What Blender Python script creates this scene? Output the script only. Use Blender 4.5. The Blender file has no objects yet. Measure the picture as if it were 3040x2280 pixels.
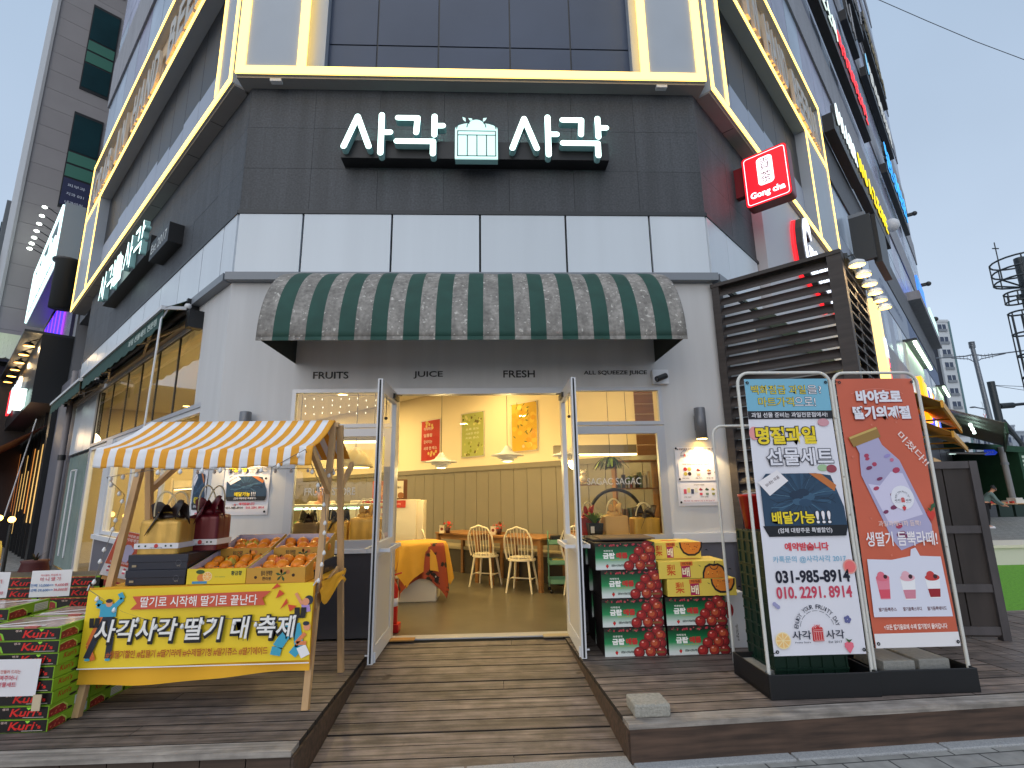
import bpy, math, random
from math import radians, sin, cos, pi, sqrt
from mathutils import Matrix, Vector
random.seed(7)
sc = bpy.context.scene
COL = sc.collection
# ---------------------------------------------------------------- camera
cd = bpy.data.cameras.new('camera'); cam = bpy.data.objects.new('camera', cd); COL.objects.link(cam)
cd.sensor_fit = 'HORIZONTAL'; cd.sensor_width = 36.0; cd.lens = 36.0 * 1540 / 3040
cd.clip_start = 0.05; cd.clip_end = 2000
YAW, PITCH, ROLL = radians(-2.4), radians(12.0), radians(-0.9)
fwd = Vector((-sin(YAW) * cos(PITCH), cos(YAW) * cos(PITCH), sin(PITCH)))
r0 = Vector((cos(YAW), sin(YAW), 0)); u0 = r0.cross(fwd)
rt = r0 * cos(ROLL) + u0 * sin(ROLL); up = rt.cross(fwd)
Mc = Matrix((rt, up, -fwd)).transposed().to_4x4(); Mc.translation = Vector((0, -5.558, 1.38))
cam.matrix_world = Mc
sc.camera = cam
# ---------------------------------------------------------------- world and sun (overcast dusk)
w = bpy.data.worlds.new('World'); sc.world = w; w.use_nodes = True
nt = w.node_tree; nt.nodes.clear()
sky = nt.nodes.new('ShaderNodeTexSky'); sky.sky_type = 'NISHITA'; sky.sun_disc = False
sky.sun_elevation = radians(14); sky.sun_rotation = radians(200); sky.air_density = 1.0; sky.dust_density = 3.0; sky.ozone_density = 1.5
hs = nt.nodes.new('ShaderNodeHueSaturation'); hs.inputs['Saturation'].default_value = 0.5
# soft cloud cover: evens the clear-sky gradient out to a pale overcast tone
mx = nt.nodes.new('ShaderNodeMixRGB'); mx.inputs[0].default_value = 0.72
tc = nt.nodes.new('ShaderNodeTexCoord'); sp = nt.nodes.new('ShaderNodeSeparateXYZ')
rp = nt.nodes.new('ShaderNodeValToRGB'); rp.color_ramp.elements[0].position = 0.0; rp.color_ramp.elements[1].position = 0.9
rp.color_ramp.elements[0].color = (4.6, 5.5, 6.8, 1); rp.color_ramp.elements[1].color = (2.7, 3.75, 5.15, 1)
nz = nt.nodes.new('ShaderNodeTexNoise'); nz.inputs['Scale'].default_value = 2.2; nz.inputs['Detail'].default_value = 4
mu = nt.nodes.new('ShaderNodeMixRGB'); mu.blend_type = 'MULTIPLY'; mu.inputs[0].default_value = 0.28
bg = nt.nodes.new('ShaderNodeBackground'); bg.inputs['Strength'].default_value = 0.1
out = nt.nodes.new('ShaderNodeOutputWorld')
L = nt.links.new
L(sky.outputs[0], hs.inputs['Color']); L(hs.outputs[0], mx.inputs[1])
L(tc.outputs['Generated'], sp.inputs[0]); L(sp.outputs[2], rp.inputs[0]); L(tc.outputs['Generated'], nz.inputs['Vector'])
L(rp.outputs[0], mu.inputs[1]); L(nz.outputs[0], mu.inputs[2]); L(mu.outputs[0], mx.inputs[2])
L(mx.outputs[0], bg.inputs['Color']); L(bg.outputs[0], out.inputs['Surface'])
sd = bpy.data.lights.new('sun', 'SUN'); sd.energy = 0.5; sd.angle = radians(60); sd.color = (1.0, 0.95, 0.9)
so = bpy.data.objects.new('sun', sd); COL.objects.link(so)
so.rotation_euler = (radians(24), 0, radians(-20))
sc.view_settings.view_transform = 'Standard'; sc.view_settings.look = 'None'; sc.view_settings.gamma = 1.0
sc.view_settings.exposure = 0.85
sc.cycles.use_denoising = True
sc.cycles.max_bounces = 8; sc.cycles.transparent_max_bounces = 16; sc.cycles.sample_clamp_indirect = 6.0

# ---------------------------------------------------------------- materials
def lin(c):
    return tuple((x / 255 / 12.92) if x / 255 <= 0.04045 else ((x / 255 + 0.055) / 1.055) ** 2.4 for x in c[:3])
MATS = {}
def mat(name, col=(200, 200, 200), rough=0.6, metal=0.0, noise=None, bump=None, rand=0.0, emit=0.0, ecol=None,
        spec=0.5, streak=None, blot=None, trans=0.0):
    """col in sRGB 0-255; noise=(scale, amount); bump=(scale, strength); rand: value change per loose piece;
    streak=(scale, amount) vertical weather streaks; blot=(scale, threshold, colour)"""
    if name in MATS: return MATS[name]
    m = bpy.data.materials.new(name); m.use_nodes = True; MATS[name] = m
    n = m.node_tree; b = n.nodes['Principled BSDF']; l = n.links.new
    c = lin(col) + (1,)
    b.inputs['Base Color'].default_value = c
    b.inputs['Roughness'].default_value = rough; b.inputs['Metallic'].default_value = metal
    b.inputs['Specular IOR Level'].default_value = spec
    if trans: b.inputs['Transmission Weight'].default_value = trans
    cur = None
    def tco():
        t = n.nodes.new('ShaderNodeTexCoord'); return t.outputs['Object']
    def mult(cur, fac_out, lo, hi):
        mr = n.nodes.new('ShaderNodeMapRange'); mr.inputs[3].default_value = lo; mr.inputs[4].default_value = hi
        l(fac_out, mr.inputs[0])
        mm = n.nodes.new('ShaderNodeMixRGB'); mm.blend_type = 'MULTIPLY'; mm.inputs[0].default_value = 1
        if cur is None: mm.inputs[1].default_value = c
        else: l(cur, mm.inputs[1])
        l(mr.outputs[0], mm.inputs[2]); return mm.outputs[0]
    if noise:
        t = n.nodes.new('ShaderNodeTexNoise'); t.inputs['Scale'].default_value = noise[0]; t.inputs['Detail'].default_value = 6
        l(tco(), t.inputs['Vector'])
        mr = n.nodes.new('ShaderNodeMapRange'); mr.inputs[1].default_value = .3; mr.inputs[2].default_value = .7; l(t.outputs[0], mr.inputs[0])
        cur = mult(cur, mr.outputs[0], 1 - noise[1], 1 + noise[1])
    if streak:
        mp = n.nodes.new('ShaderNodeMapping'); mp.inputs['Scale'].default_value = (streak[0], streak[0], streak[0] * 0.08 if len(streak) < 3 else streak[2])
        if len(streak) > 3: mp.inputs['Scale'].default_value = streak[3]
        l(tco(), mp.inputs[0])
        t = n.nodes.new('ShaderNodeTexNoise'); t.inputs['Scale'].default_value = 1; t.inputs['Detail'].default_value = 5
        l(mp.outputs[0], t.inputs['Vector'])
        mr = n.nodes.new('ShaderNodeMapRange'); mr.inputs[1].default_value = .35; mr.inputs[2].default_value = .65; l(t.outputs[0], mr.inputs[0])
        cur = mult(cur, mr.outputs[0], 1 - streak[1], 1 + streak[1] * .5)
    if rand:
        g = n.nodes.new('ShaderNodeNewGeometry'); cur = mult(cur, g.outputs['Random Per Island'], 1 - rand, 1 + rand)
    if blot:
        t = n.nodes.new('ShaderNodeTexNoise'); t.inputs['Scale'].default_value = blot[0]; t.inputs['Detail'].default_value = 3
        l(tco(), t.inputs['Vector'])
        mr = n.nodes.new('ShaderNodeMapRange'); mr.inputs[1].default_value = blot[1]; mr.inputs[2].default_value = blot[1] + .04; l(t.outputs[0], mr.inputs[0])
        mm = n.nodes.new('ShaderNodeMixRGB'); l(mr.outputs[0], mm.inputs[0])
        if cur is None: mm.inputs[1].default_value = c
        else: l(cur, mm.inputs[1])
        mm.inputs[2].default_value = lin(blot[2]) + (1,); cur = mm.outputs[0]
    if cur is not None: l(cur, b.inputs['Base Color'])
    if bump:
        t = n.nodes.new('ShaderNodeTexNoise'); t.inputs['Scale'].default_value = bump[0]; t.inputs['Detail'].default_value = 4
        l(tco(), t.inputs['Vector']); bp = n.nodes.new('ShaderNodeBump'); bp.inputs['Strength'].default_value = bump[1]; bp.inputs['Distance'].default_value = 0.01
        l(t.outputs[0], bp.inputs['Height']); l(bp.outputs[0], b.inputs['Normal'])
    if emit:
        b.inputs['Emission Color'].default_value = (lin(ecol) if ecol else c[:3]) + (1,) if ecol else c
        b.inputs['Emission Strength'].default_value = emit
    return m
def glass_mat(name, tint=(235, 240, 238), refl=1.0, ior=1.5, rough=0.0):
    if name in MATS: return MATS[name]
    m = bpy.data.materials.new(name); m.use_nodes = True; MATS[name] = m
    n = m.node_tree; n.nodes.clear(); l = n.links.new
    o = n.nodes.new('ShaderNodeOutputMaterial'); mi = n.nodes.new('ShaderNodeMixShader')
    tr = n.nodes.new('ShaderNodeBsdfTransparent'); tr.inputs[0].default_value = lin(tint) + (1,)
    gl = n.nodes.new('ShaderNodeBsdfGlossy'); gl.inputs['Roughness'].default_value = rough; gl.inputs[0].default_value = (.95, .97, 1, 1)
    fr = n.nodes.new('ShaderNodeFresnel'); fr.inputs[0].default_value = ior
    mm = n.nodes.new('ShaderNodeMath'); mm.operation = 'MULTIPLY'; mm.inputs[1].default_value = refl; mm.use_clamp = True
    l(fr.outputs[0], mm.inputs[0]); l(mm.outputs[0], mi.inputs[0]); l(tr.outputs[0], mi.inputs[1]); l(gl.outputs[0], mi.inputs[2])
    l(mi.outputs[0], o.inputs[0]); return m

def ink(c, rough=.6):          # plain printed colour
    return mat('ink_%d_%d_%d' % tuple(c), c, rough)
def glow(c, s):                # something that gives off light
    return mat('glow_%d_%d_%d_%d' % (c[0], c[1], c[2], int(s * 100)), c, .5, emit=s, ecol=c)

# ---------------------------------------------------------------- text meshes
TX = {}
def text_geo(s, bold=0.0, ext=0.0, shear=0.0):
    k = (s, bold, ext, shear)
    if k in TX: return TX[k]
    c = bpy.data.curves.new('t', 'FONT'); c.body = s; c.offset = bold; c.extrude = ext; c.shear = shear
    c.resolution_u = 3; c.align_x = 'LEFT'
    o = bpy.data.objects.new('t', c); me = o.to_mesh()
    vs = [v.co.copy() for v in me.vertices]; fs = [tuple(p.vertices) for p in me.polygons]
    o.to_mesh_clear(); bpy.data.objects.remove(o); bpy.data.curves.remove(c)
    TX[k] = (vs, fs); return TX[k]

class MB:
    def __init__(s, M=None):
        s.v = []; s.f = []; s.mi = []; s.sm = []; s.mats = []; s.M = M.copy() if M else Matrix()
    def _m(s, m):
        if m not in s.mats: s.mats.append(m)
        return s.mats.index(m)
    def add(s, vs, fs, m, smooth=False, T=None):
        o = len(s.v); X = s.M @ T if T is not None else s.M
        s.v.extend([X @ Vector(v) for v in vs]); k = s._m(m)
        for f in fs: s.f.append([o + i for i in f]); s.mi.append(k); s.sm.append(smooth)
        return s
    def box(s, x0, x1, y0, y1, z0, z1, m, T=None):
        v = [(x0, y0, z0), (x1, y0, z0), (x1, y1, z0), (x0, y1, z0), (x0, y0, z1), (x1, y0, z1), (x1, y1, z1), (x0, y1, z1)]
        return s.add(v, [(0, 3, 2, 1), (4, 5, 6, 7), (0, 1, 5, 4), (1, 2, 6, 5), (2, 3, 7, 6), (3, 0, 4, 7)], m, T=T)
    def plank(s, x0, x1, y0, y1, z0, z1, m, me):      # walked-on face m, edges me coloured dark as the shade in the gaps; z0/z1 may be (front, back) pairs
        a0, b0 = z0 if isinstance(z0, tuple) else (z0, z0); a1, b1 = z1 if isinstance(z1, tuple) else (z1, z1)
        o = len(s.v); s.v.extend([s.M @ Vector(v) for v in [(x0, y0, a0), (x1, y0, a0), (x1, y1, b0), (x0, y1, b0), (x0, y0, a1), (x1, y0, a1), (x1, y1, b1), (x0, y1, b1)]])
        for f, k in (((0, 3, 2, 1), me), ((4, 5, 6, 7), m), ((0, 1, 5, 4), me), ((1, 2, 6, 5), me), ((2, 3, 7, 6), me), ((3, 0, 4, 7), me)): s.f.append([o + i for i in f]); s.mi.append(s._m(k)); s.sm.append(False)
    def poly(s, pts, m, T=None): return s.add(pts, [tuple(range(len(pts)))], m, T=T)
    def rect(s, x0, x1, z0, z1, y, m, T=None): return s.poly([(x0, y, z0), (x1, y, z0), (x1, y, z1), (x0, y, z1)], m, T)
    def shape(s, pts, y, m, T=None): return s.poly([(a, y, b) for a, b in pts], m, T)
    def disc(s, cx, cz, rx, y, m, rz=None, n=20, a0=0, a1=2 * pi, T=None):
        rz = rz or rx; full = abs(a1 - a0 - 2 * pi) < 1e-6
        p = [(cx + rx * cos(a0 + (a1 - a0) * i / (n if full else n - 1)), y, cz + rz * sin(a0 + (a1 - a0) * i / (n if full else n - 1))) for i in range(n)]
        return s.poly(p, m, T)
    def ring(s, cx, cz, r0, r1, y, m, a0=0, a1=2 * pi, n=24, T=None):
        v = []
        for i in range(n + 1):
            a = a0 + (a1 - a0) * i / n; v += [(cx + r0 * cos(a), y, cz + r0 * sin(a)), (cx + r1 * cos(a), y, cz + r1 * sin(a))]
        return s.add(v, [(2 * i, 2 * i + 1, 2 * i + 3, 2 * i + 2) for i in range(n)], m, T=T)
    def prism(s, pts, y0, y1, m, m2=None, T=None):      # outline in x,z pushed from y0 (front) to y1
        n = len(pts); v = [(a, y0, b) for a, b in pts] + [(a, y1, b) for a, b in pts]
        s.add(v, [tuple(range(n)), tuple(range(2 * n - 1, n - 1, -1))], m, T=T)
        return s.add(v, [(i, n + i, n + (i + 1) % n, (i + 1) % n) for i in range(n)], m2 or m, T=T)
    def slab(s, pts, z0, z1, m, T=None):                # outline in x,y (ccw) raised z0..z1
        n = len(pts); v = [(a, b, z0) for a, b in pts] + [(a, b, z1) for a, b in pts]
        return s.add(v, [tuple(range(n - 1, -1, -1)), tuple(range(n, 2 * n))] + [(i, (i + 1) % n, n + (i + 1) % n, n + i) for i in range(n)], m, T=T)
    def tube(s, pts, r, m, n=8, closed=False, r2=None, T=None, caps=True):
        P = [Vector(p) for p in pts]; k = len(P); v = []; prev = None
        for i, p in enumerate(P):
            if closed: d = P[(i + 1) % k] - P[i - 1]
            else: d = (P[min(i + 1, k - 1)] - P[max(i - 1, 0)])
            d.normalize()
            if prev is None:
                a = Vector((0, 0, 1)) if abs(d.z) < .9 else Vector((1, 0, 0)); a = (a - d * a.dot(d)).normalized()
            else: a = (prev - d * prev.dot(d)).normalized()
            prev = a; b = d.cross(a); rr = r if r2 is None else r + (r2 - r) * i / (k - 1)
            for j in range(n): v.append(p + a * (rr * cos(2 * pi * j / n)) + b * (rr * sin(2 * pi * j / n)))
        f = []
        for i in range(k if closed else k - 1):
            for j in range(n):
                f.append((i * n + j, i * n + (j + 1) % n, ((i + 1) % k) * n + (j + 1) % n, ((i + 1) % k) * n + j))
        s.add(v, f, m, True, T=T)
        if not closed and caps: s.add(v, [tuple(range(n - 1, -1, -1)), tuple(range((k - 1) * n, k * n))], m, T=T)
        return s
    def bar(s, p, q, w_, h_, m, T=None):                # square bar between two points
        p = Vector(p); q = Vector(q); d = (q - p).normalized()
        a = Vector((0, 0, 1)) if abs(d.z) < .9 else Vector((0, 1, 0)); a = (a - d * a.dot(d)).normalized(); b = d.cross(a)
        v = []
        for c in (p, q):
            for i, j in ((-1, -1), (1, -1), (1, 1), (-1, 1)): v.append(c + b * (i * w_ / 2) + a * (j * h_ / 2))
        return s.add(v, [(3, 2, 1, 0), (4, 5, 6, 7), (0, 1, 5, 4), (1, 2, 6, 5), (2, 3, 7, 6), (3, 0, 4, 7)], m, T=T)
    def lathe(s, prof, m, n=16, T=None, smooth=True):
        v = []; f = []; k = len(prof)
        for r, z in prof:
            for j in range(n): v.append((r * cos(2 * pi * j / n), r * sin(2 * pi * j / n), z))
        for i in range(k - 1):
            for j in range(n): f.append((i * n + j, i * n + (j + 1) % n, (i + 1) * n + (j + 1) % n, (i + 1) * n + j))
        if prof[0][0] > 1e-4: f.append(tuple(range(n - 1, -1, -1)))
        if prof[-1][0] > 1e-4: f.append(tuple(range((k - 1) * n, k * n)))
        return s.add(v, f, m, smooth, T=T)
    def ball(s, c, r, m, n=12, sz=1.0, T=None):
        pr = [(max(1e-5, r * sin(pi * i / n)), -r * sz * cos(pi * i / n)) for i in range(n + 1)]
        X = Matrix.Translation(Vector(c)); return s.lathe(pr, m, n + 4, T=(T @ X if T is not None else X))
    def grid(s, fn, nu, nv, m, smooth=True, T=None, mfn=None):
        v = [fn(i / nu, j / nv) for j in range(nv + 1) for i in range(nu + 1)]
        if mfn is None:
            return s.add(v, [(j * (nu + 1) + i, j * (nu + 1) + i + 1, (j + 1) * (nu + 1) + i + 1, (j + 1) * (nu + 1) + i) for j in range(nv) for i in range(nu)], m, smooth, T=T)
        o = len(s.v); X = s.M @ T if T is not None else s.M; s.v.extend([X @ Vector(a) for a in v])
        for j in range(nv):
            for i in range(nu):
                s.f.append([o + j * (nu + 1) + i, o + j * (nu + 1) + i + 1, o + (j + 1) * (nu + 1) + i + 1, o + (j + 1) * (nu + 1) + i]); s.mi.append(s._m(mfn(i, j))); s.sm.append(smooth)
        return s
    def txt(s, t, x0, x1, z0, z1, y, m, bold=0.0, ext=0.0, shear=0.0, T=None, side=None, keep=False):
        """fit text to the box x0..x1, z0..z1, facing -Y at depth y"""
        vs, fs = text_geo(t, bold, ext, shear)
        if not vs: return s
        vb = text_geo(t, 0.0, 0.0, shear)[0]
        a0 = min(v.x for v in vb); a1 = max(v.x for v in vb); b0 = min(v.y for v in vb); b1 = max(v.y for v in vb)
        kx = (x1 - x0) / (a1 - a0); kz = (z1 - z0) / (b1 - b0)
        if keep: kx = kz
        v = [(x0 + (p.x - a0) * kx, y - p.z, z0 + (p.y - b0) * kz) for p in vs]
        return s.add(v, fs, m, T=T)
    def otxt(s, t, x0, x1, z0, z1, y, m, mo, bold=.02, ow=.05, shear=0.0, T=None):   # outlined lettering
        s.txt(t, x0, x1, z0, z1, y, mo, bold + ow, 0, shear, T); return s.txt(t, x0, x1, z0, z1, y - .0015, m, bold, 0, shear, T)
    def build(s, name, parent=None, label=None, cat=None, group=None, kind=None, bevel=0, loc=None, solid=0, twosided=True):
        me = bpy.data.meshes.new(name); me.from_pydata([tuple(v) for v in s.v], [], s.f)
        for m in s.mats: me.materials.append(m)
        me.polygons.foreach_set('material_index', s.mi); me.polygons.foreach_set('use_smooth', s.sm); me.update()
        o = bpy.data.objects.new(name, me); COL.objects.link(o)
        if parent: o.parent = parent
        if loc: o.location = loc
        if label: o['label'] = label
        if cat: o['category'] = cat
        if group: o['group'] = group
        if kind: o['kind'] = kind
        if bevel:
            b = o.modifiers.new('bevel', 'BEVEL'); b.width = bevel; b.segments = 2; b.limit_method = 'ANGLE'; b.angle_limit = radians(40)
        if solid:
            b = o.modifiers.new('solid', 'SOLIDIFY'); b.thickness = solid; b.offset = 0
        return o
def thing(name, label, cat, loc=(0, 0, 0), rz=0, group=None, M=None):
    o = bpy.data.objects.new(name, None); COL.objects.link(o); o.empty_display_size = .1
    if M is not None: o.matrix_world = M
    else: o.location = loc; o.rotation_euler = (0, 0, rz)
    o['label'] = label; o['category'] = cat
    if group: o['group'] = group
    return o
def dup(root, label, loc=None, rz=None, group=None, M=None):
    def cp(o, par):
        c = o.copy(); COL.objects.link(c)
        if par: c.parent = par
        for ch in [x for x in o.children]: cp(ch, c)
        return c
    c = cp(root, None); c['label'] = label
    if group: c['group'] = group
    if M is not None: c.matrix_world = M
    if loc is not None: c.location = loc
    if rz is not None: c.rotation_euler = (0, 0, rz)
    return c
def lamp(name, loc, power, size, col, parent=None, typ='AREA', rot=(0, 0, 0)):
    d = bpy.data.lights.new(name, typ); d.energy = power; d.color = col
    if typ == 'AREA': d.size = size
    else: d.shadow_soft_size = size
    o = bpy.data.objects.new(name, d); COL.objects.link(o); o.location = loc; o.rotation_euler = rot
    if parent: o.parent = parent
    return o
def TR(x=0, y=0, z=0, rz=0, ry=0, rx=0):
    return Matrix.Translation((x, y, z)) @ Matrix.Rotation(rz, 4, 'Z') @ Matrix.Rotation(ry, 4, 'Y') @ Matrix.Rotation(rx, 4, 'X')
q = sqrt(.5)
# wall frames: local x = to the viewer's right, y = into the wall, z up
LW = Matrix.Translation((-2.883, 0, 0)) @ Matrix.Rotation(radians(-45), 4, 'Z')   # left wall, s = -x
RW = Matrix.Translation((2.575, 0, 0)) @ Matrix.Rotation(radians(45), 4, 'Z')     # right wall, s = x
PG = Matrix.Translation((2.575, 0, 0)) @ Matrix.Rotation(radians(-45), 4, 'Z')    # at right corner, square to the right wall
ORD = ['lowest', 'second', 'third', 'fourth', 'fifth', 'sixth', 'seventh', 'eighth', 'ninth', 'tenth']
# ---------------------------------------------------------------- shared materials
M_white = mat('white_render', (194, 195, 197), .75, streak=(5, .06), bump=(60, .05))
M_whitem = mat('white_metal', (205, 208, 214), .4, noise=(3, .02))
M_panel = mat('pale_panel', (200, 208, 216), .28, streak=(3, .04), rand=.03)
M_granite = mat('dark_granite', (63, 66, 71), .6, noise=(45, .36), streak=(6, .22), rand=.09, bump=(120, .06))
M_groove = mat('dark_groove', (28, 30, 34), .7)
M_trim = mat('grey_trim', (120, 126, 134), .45)
M_tgrey = mat('mid_grey_panel', (98, 98, 108), .55, noise=(2, .05))
M_base = mat('base_panel_grey', (62, 62, 70), .5, noise=(2, .06))
M_alu = mat('aluminium_frame', (178, 181, 188), .35, metal=.2)
M_dark = mat('dark_frame', (30, 31, 34), .4)
M_black = mat('black_metal', (20, 21, 24), .45)
M_soff = mat('soffit_metal', (142, 140, 140), .5, noise=(4, .04))
M_cbox = mat('frame_metal', (160, 168, 178), .4, noise=(2, .03))
M_winup = mat('tinted_glass', (62, 72, 92), .3, spec=.35, noise=(1.2, .1))
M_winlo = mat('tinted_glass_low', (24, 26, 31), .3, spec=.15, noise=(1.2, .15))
M_palewin = mat('pale_window_panel', (158, 168, 186), .5, noise=(1, .05))
M_led = glow((255, 208, 100), 2.1)
M_glass = glass_mat('shop_glass', (238, 240, 236), 1.0, 1.5)
M_glass2 = glass_mat('side_glass', (236, 236, 230), 1.1, 1.5)
M_in = mat('interior_wall', (222, 208, 178), .8)
M_ceil = mat('interior_ceiling', (228, 220, 205), .85)
M_wains = mat('wainscot', (122, 116, 102), .55, noise=(3, .03))
M_ifloor = mat('interior_floor', (92, 86, 73), .3, noise=(3, .16), bump=(30, .03))
M_wood = mat('oak_wood', (140, 98, 56), .5, streak=(2, .15, 20))
M_ply = mat('pine_wood', (196, 158, 112), .6, streak=(20, .14, 3))
M_slat = mat('stained_slat', (60, 54, 52), .65, streak=(3, .25, 30), rand=.18)
M_conc = mat('concrete_block', (140, 140, 136), .9, noise=(40, .12), bump=(80, .4))
M_steel = mat('white_painted_tube', (205, 205, 200), .4, blot=(9, .66, (120, 110, 100)))
M_iron = mat('dark_iron', (46, 50, 54), .5)
M_card = mat('brown_card', (165, 120, 62), .8)
M_paper = mat('white_paper', (222, 220, 224), .6, noise=(5, .02))
warm = (1.0, .72, .29)

# ---------------------------------------------------------------- ground
g = MB(); M_pav = mat('pavers', (128, 128, 124), .85, noise=(25, .1), bump=(60, .2))
n = M_pav.node_tree; b = n.nodes['Principled BSDF']
br = n.nodes.new('ShaderNodeTexBrick'); br.inputs['Scale'].default_value = 1.0
br.inputs['Brick Width'].default_value = .30; br.inputs['Row Height'].default_value = .15; br.inputs['Mortar Size'].default_value = .006
br.inputs['Color1'].default_value = (.29, .29, .275, 1); br.inputs['Color2'].default_value = (.23, .23, .22, 1); br.inputs['Mortar'].default_value = (.05, .05, .05, 1)
tcp = n.nodes.new('ShaderNodeTexCoord'); mpp = n.nodes.new('ShaderNodeMapping'); mpp.inputs['Rotation'].default_value = (0, 0, radians(-3.4))
n.links.new(tcp.outputs['Object'], mpp.inputs[0]); n.links.new(mpp.outputs[0], br.inputs['Vector'])
mxx = n.nodes.new('ShaderNodeMixRGB'); mxx.blend_type = 'MULTIPLY'; mxx.inputs[0].default_value = .8
nzz = n.nodes.new('ShaderNodeTexNoise'); nzz.inputs['Scale'].default_value = 9; nzz.inputs['Detail'].default_value = 8
mrr = n.nodes.new('ShaderNodeMapRange'); mrr.inputs[1].default_value = .3; mrr.inputs[2].default_value = .7; mrr.inputs[3].default_value = .7; mrr.inputs[4].default_value = 1.25
n.links.new(tcp.outputs['Object'], nzz.inputs['Vector']); n.links.new(nzz.outputs[0], mrr.inputs[0])
n.links.new(br.outputs[0], mxx.inputs[1]); n.links.new(mrr.outputs[0], mxx.inputs[2]); n.links.new(mxx.outputs[0], b.inputs['Base Color'])
g.poly([(-400, -200, -.224), (400, -200, -.224), (400, 500, -.224), (-400, 500, -.224)], M_pav)
g.build('pavement', kind='structure')
K = Matrix.Translation((.844, -2.07, 0)) @ Matrix.Rotation(radians(3.3), 4, 'Z')      # right deck frame
kb = MB(K); M_kerb = mat('granite_kerb', (150, 152, 154), .8, noise=(120, .22), bump=(150, .3))
x = -7.0
while x < 14:
    kb.box(x, x + .985, -.075, .105, -.3, -.212, M_kerb); x += 1.0
kb.build('kerb', kind='structure', bevel=.006)

# ---------------------------------------------------------------- decks
M_deck = mat('deck_board', (106, 95, 89), .62, streak=(2.2, .55, 40, (1.8, 34, 34)), noise=(7, .34), rand=.26, bump=(35, .3), blot=(3.1, .70, (60, 50, 46)))
M_deckg = mat('grey_deck_board', (144, 137, 130), .75, streak=(2.2, .4, 40, (1.8, 34, 34)), noise=(9, .22), rand=.1, bump=(35, .4))
M_deckf = mat('deck_fascia', (78, 60, 49), .6, streak=(2, .5, 40, (1.2, 30, 30)), noise=(4, .2), rand=.1)
M_edge = mat('board_edge', (34, 28, 25), .8)
def boards(mb, x0f, x1f, y0, y1, wd, z, m, th=.03, seam=(2.4, 3.6), first=None):
    y = y0; k = 0
    while y < y1 - .02:
        a, b_ = x0f(y), x1f(y); x = a
        while x < b_ - .01:
            e = min(b_, x + random.uniform(*seam))
            if b_ - e < .5: e = b_
            dz = random.uniform(-.0015, .0015)
            mb.plank(x, e - (.004 if e < b_ else 0), y, min(y + wd - .012, y1), z - th + dz, z + dz, first if (first and k < 1) else m, first if (first and k < 1) else M_edge); x = e
        y += wd; k += 1
dl = MB()
boards(dl, lambda y: -12.0, lambda y: -1.125, -2.262, 0, .138, 0, M_deck, first=M_deckg)
boards(dl, lambda y: -16.0, lambda y: -2.95 - y, .0, 6.0, .138, 0, M_deck)
for i in range(44): dl.box(-1.127 - .25 * (i + 1) + .006, -1.127 - .25 * i, -2.25, -2.235, -.222, -.032, M_deckf)
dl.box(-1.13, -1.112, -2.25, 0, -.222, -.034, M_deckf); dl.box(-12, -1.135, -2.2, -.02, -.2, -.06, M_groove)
dl.build('deck', kind='structure')
rp_ = MB()
def rz(y): return -.222 + (.222 - .012) * (y + 2.05) / 1.97
y = -2.06; k = 0
while y < -.09:
    x = -1.108; yy = min(y + .130, -.085)
    while x < .818:
        e = min(.818, x + random.uniform(1.1, 2.4)); e = .818 if .818 - e < .4 else e
        dz = random.uniform(-.003, .002)
        rp_.plank(x, e - .004, y, yy, (rz(y) - .03, rz(yy) - .03), (rz(y) + dz, rz(yy) + dz), M_deck, M_edge); x = e
    y += .143; k += 1
rp_.poly([(-1.1, -2.05, -.262), (.81, -2.05, -.262), (.81, -.09, -.055), (-1.1, -.09, -.055)], M_groove)  # dark sheet below the boards, stands in for shade in the gaps
rp_.build('ramp', kind='structure')
dr = MB(K)
boards(dr, lambda y: -.02, lambda y: 3.15, 0, 2.2, .138, 0, M_deck, first=M_deckg)
boards(dr, lambda y: 3.15, lambda y: 7.0, 0, .40, .138, 0, M_deck, first=M_deck)
for i in range(28): # boards running away from the street on the far right
    dr.box(3.155 + i * .138, 3.155 + i * .138 + .131, .42, 2.3, -.03, random.uniform(-.002, .002), M_deck)
dr.box(-.012, 7.0, .006, .03, -.222, -.0315, M_deckf)
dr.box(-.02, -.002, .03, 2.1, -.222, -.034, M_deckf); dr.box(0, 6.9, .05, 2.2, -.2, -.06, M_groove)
dr.build('deck', kind='structure')

# ---------------------------------------------------------------- the corner building
bld = thing('corner_building', 'grey corner building with dark stone band, lit frames and white ground floor shop', 'building')
def seg(M=None): return MB(M)
# inner core behind the cladding, upper floors and the units to the right
core = MB(); c = .12
core.slab([(-2.883 + c * .4, c), (2.575 - c * .4, c), (31.4, 28.99), (21.67, 38.9), (-1.96, 18.9), (-11.7, 9.0)], 6.3, 41, mat('core_grey', (92, 94, 100), .6))
core.slab([(3.66, 1.2), (31.4, 28.99), (21.67, 38.9), (-1.96, 18.9), (-5.9, 10.6)], -.2, 6.29, mat('core_grey', (92, 94, 100), .6))
core.build('core', bld)
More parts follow.
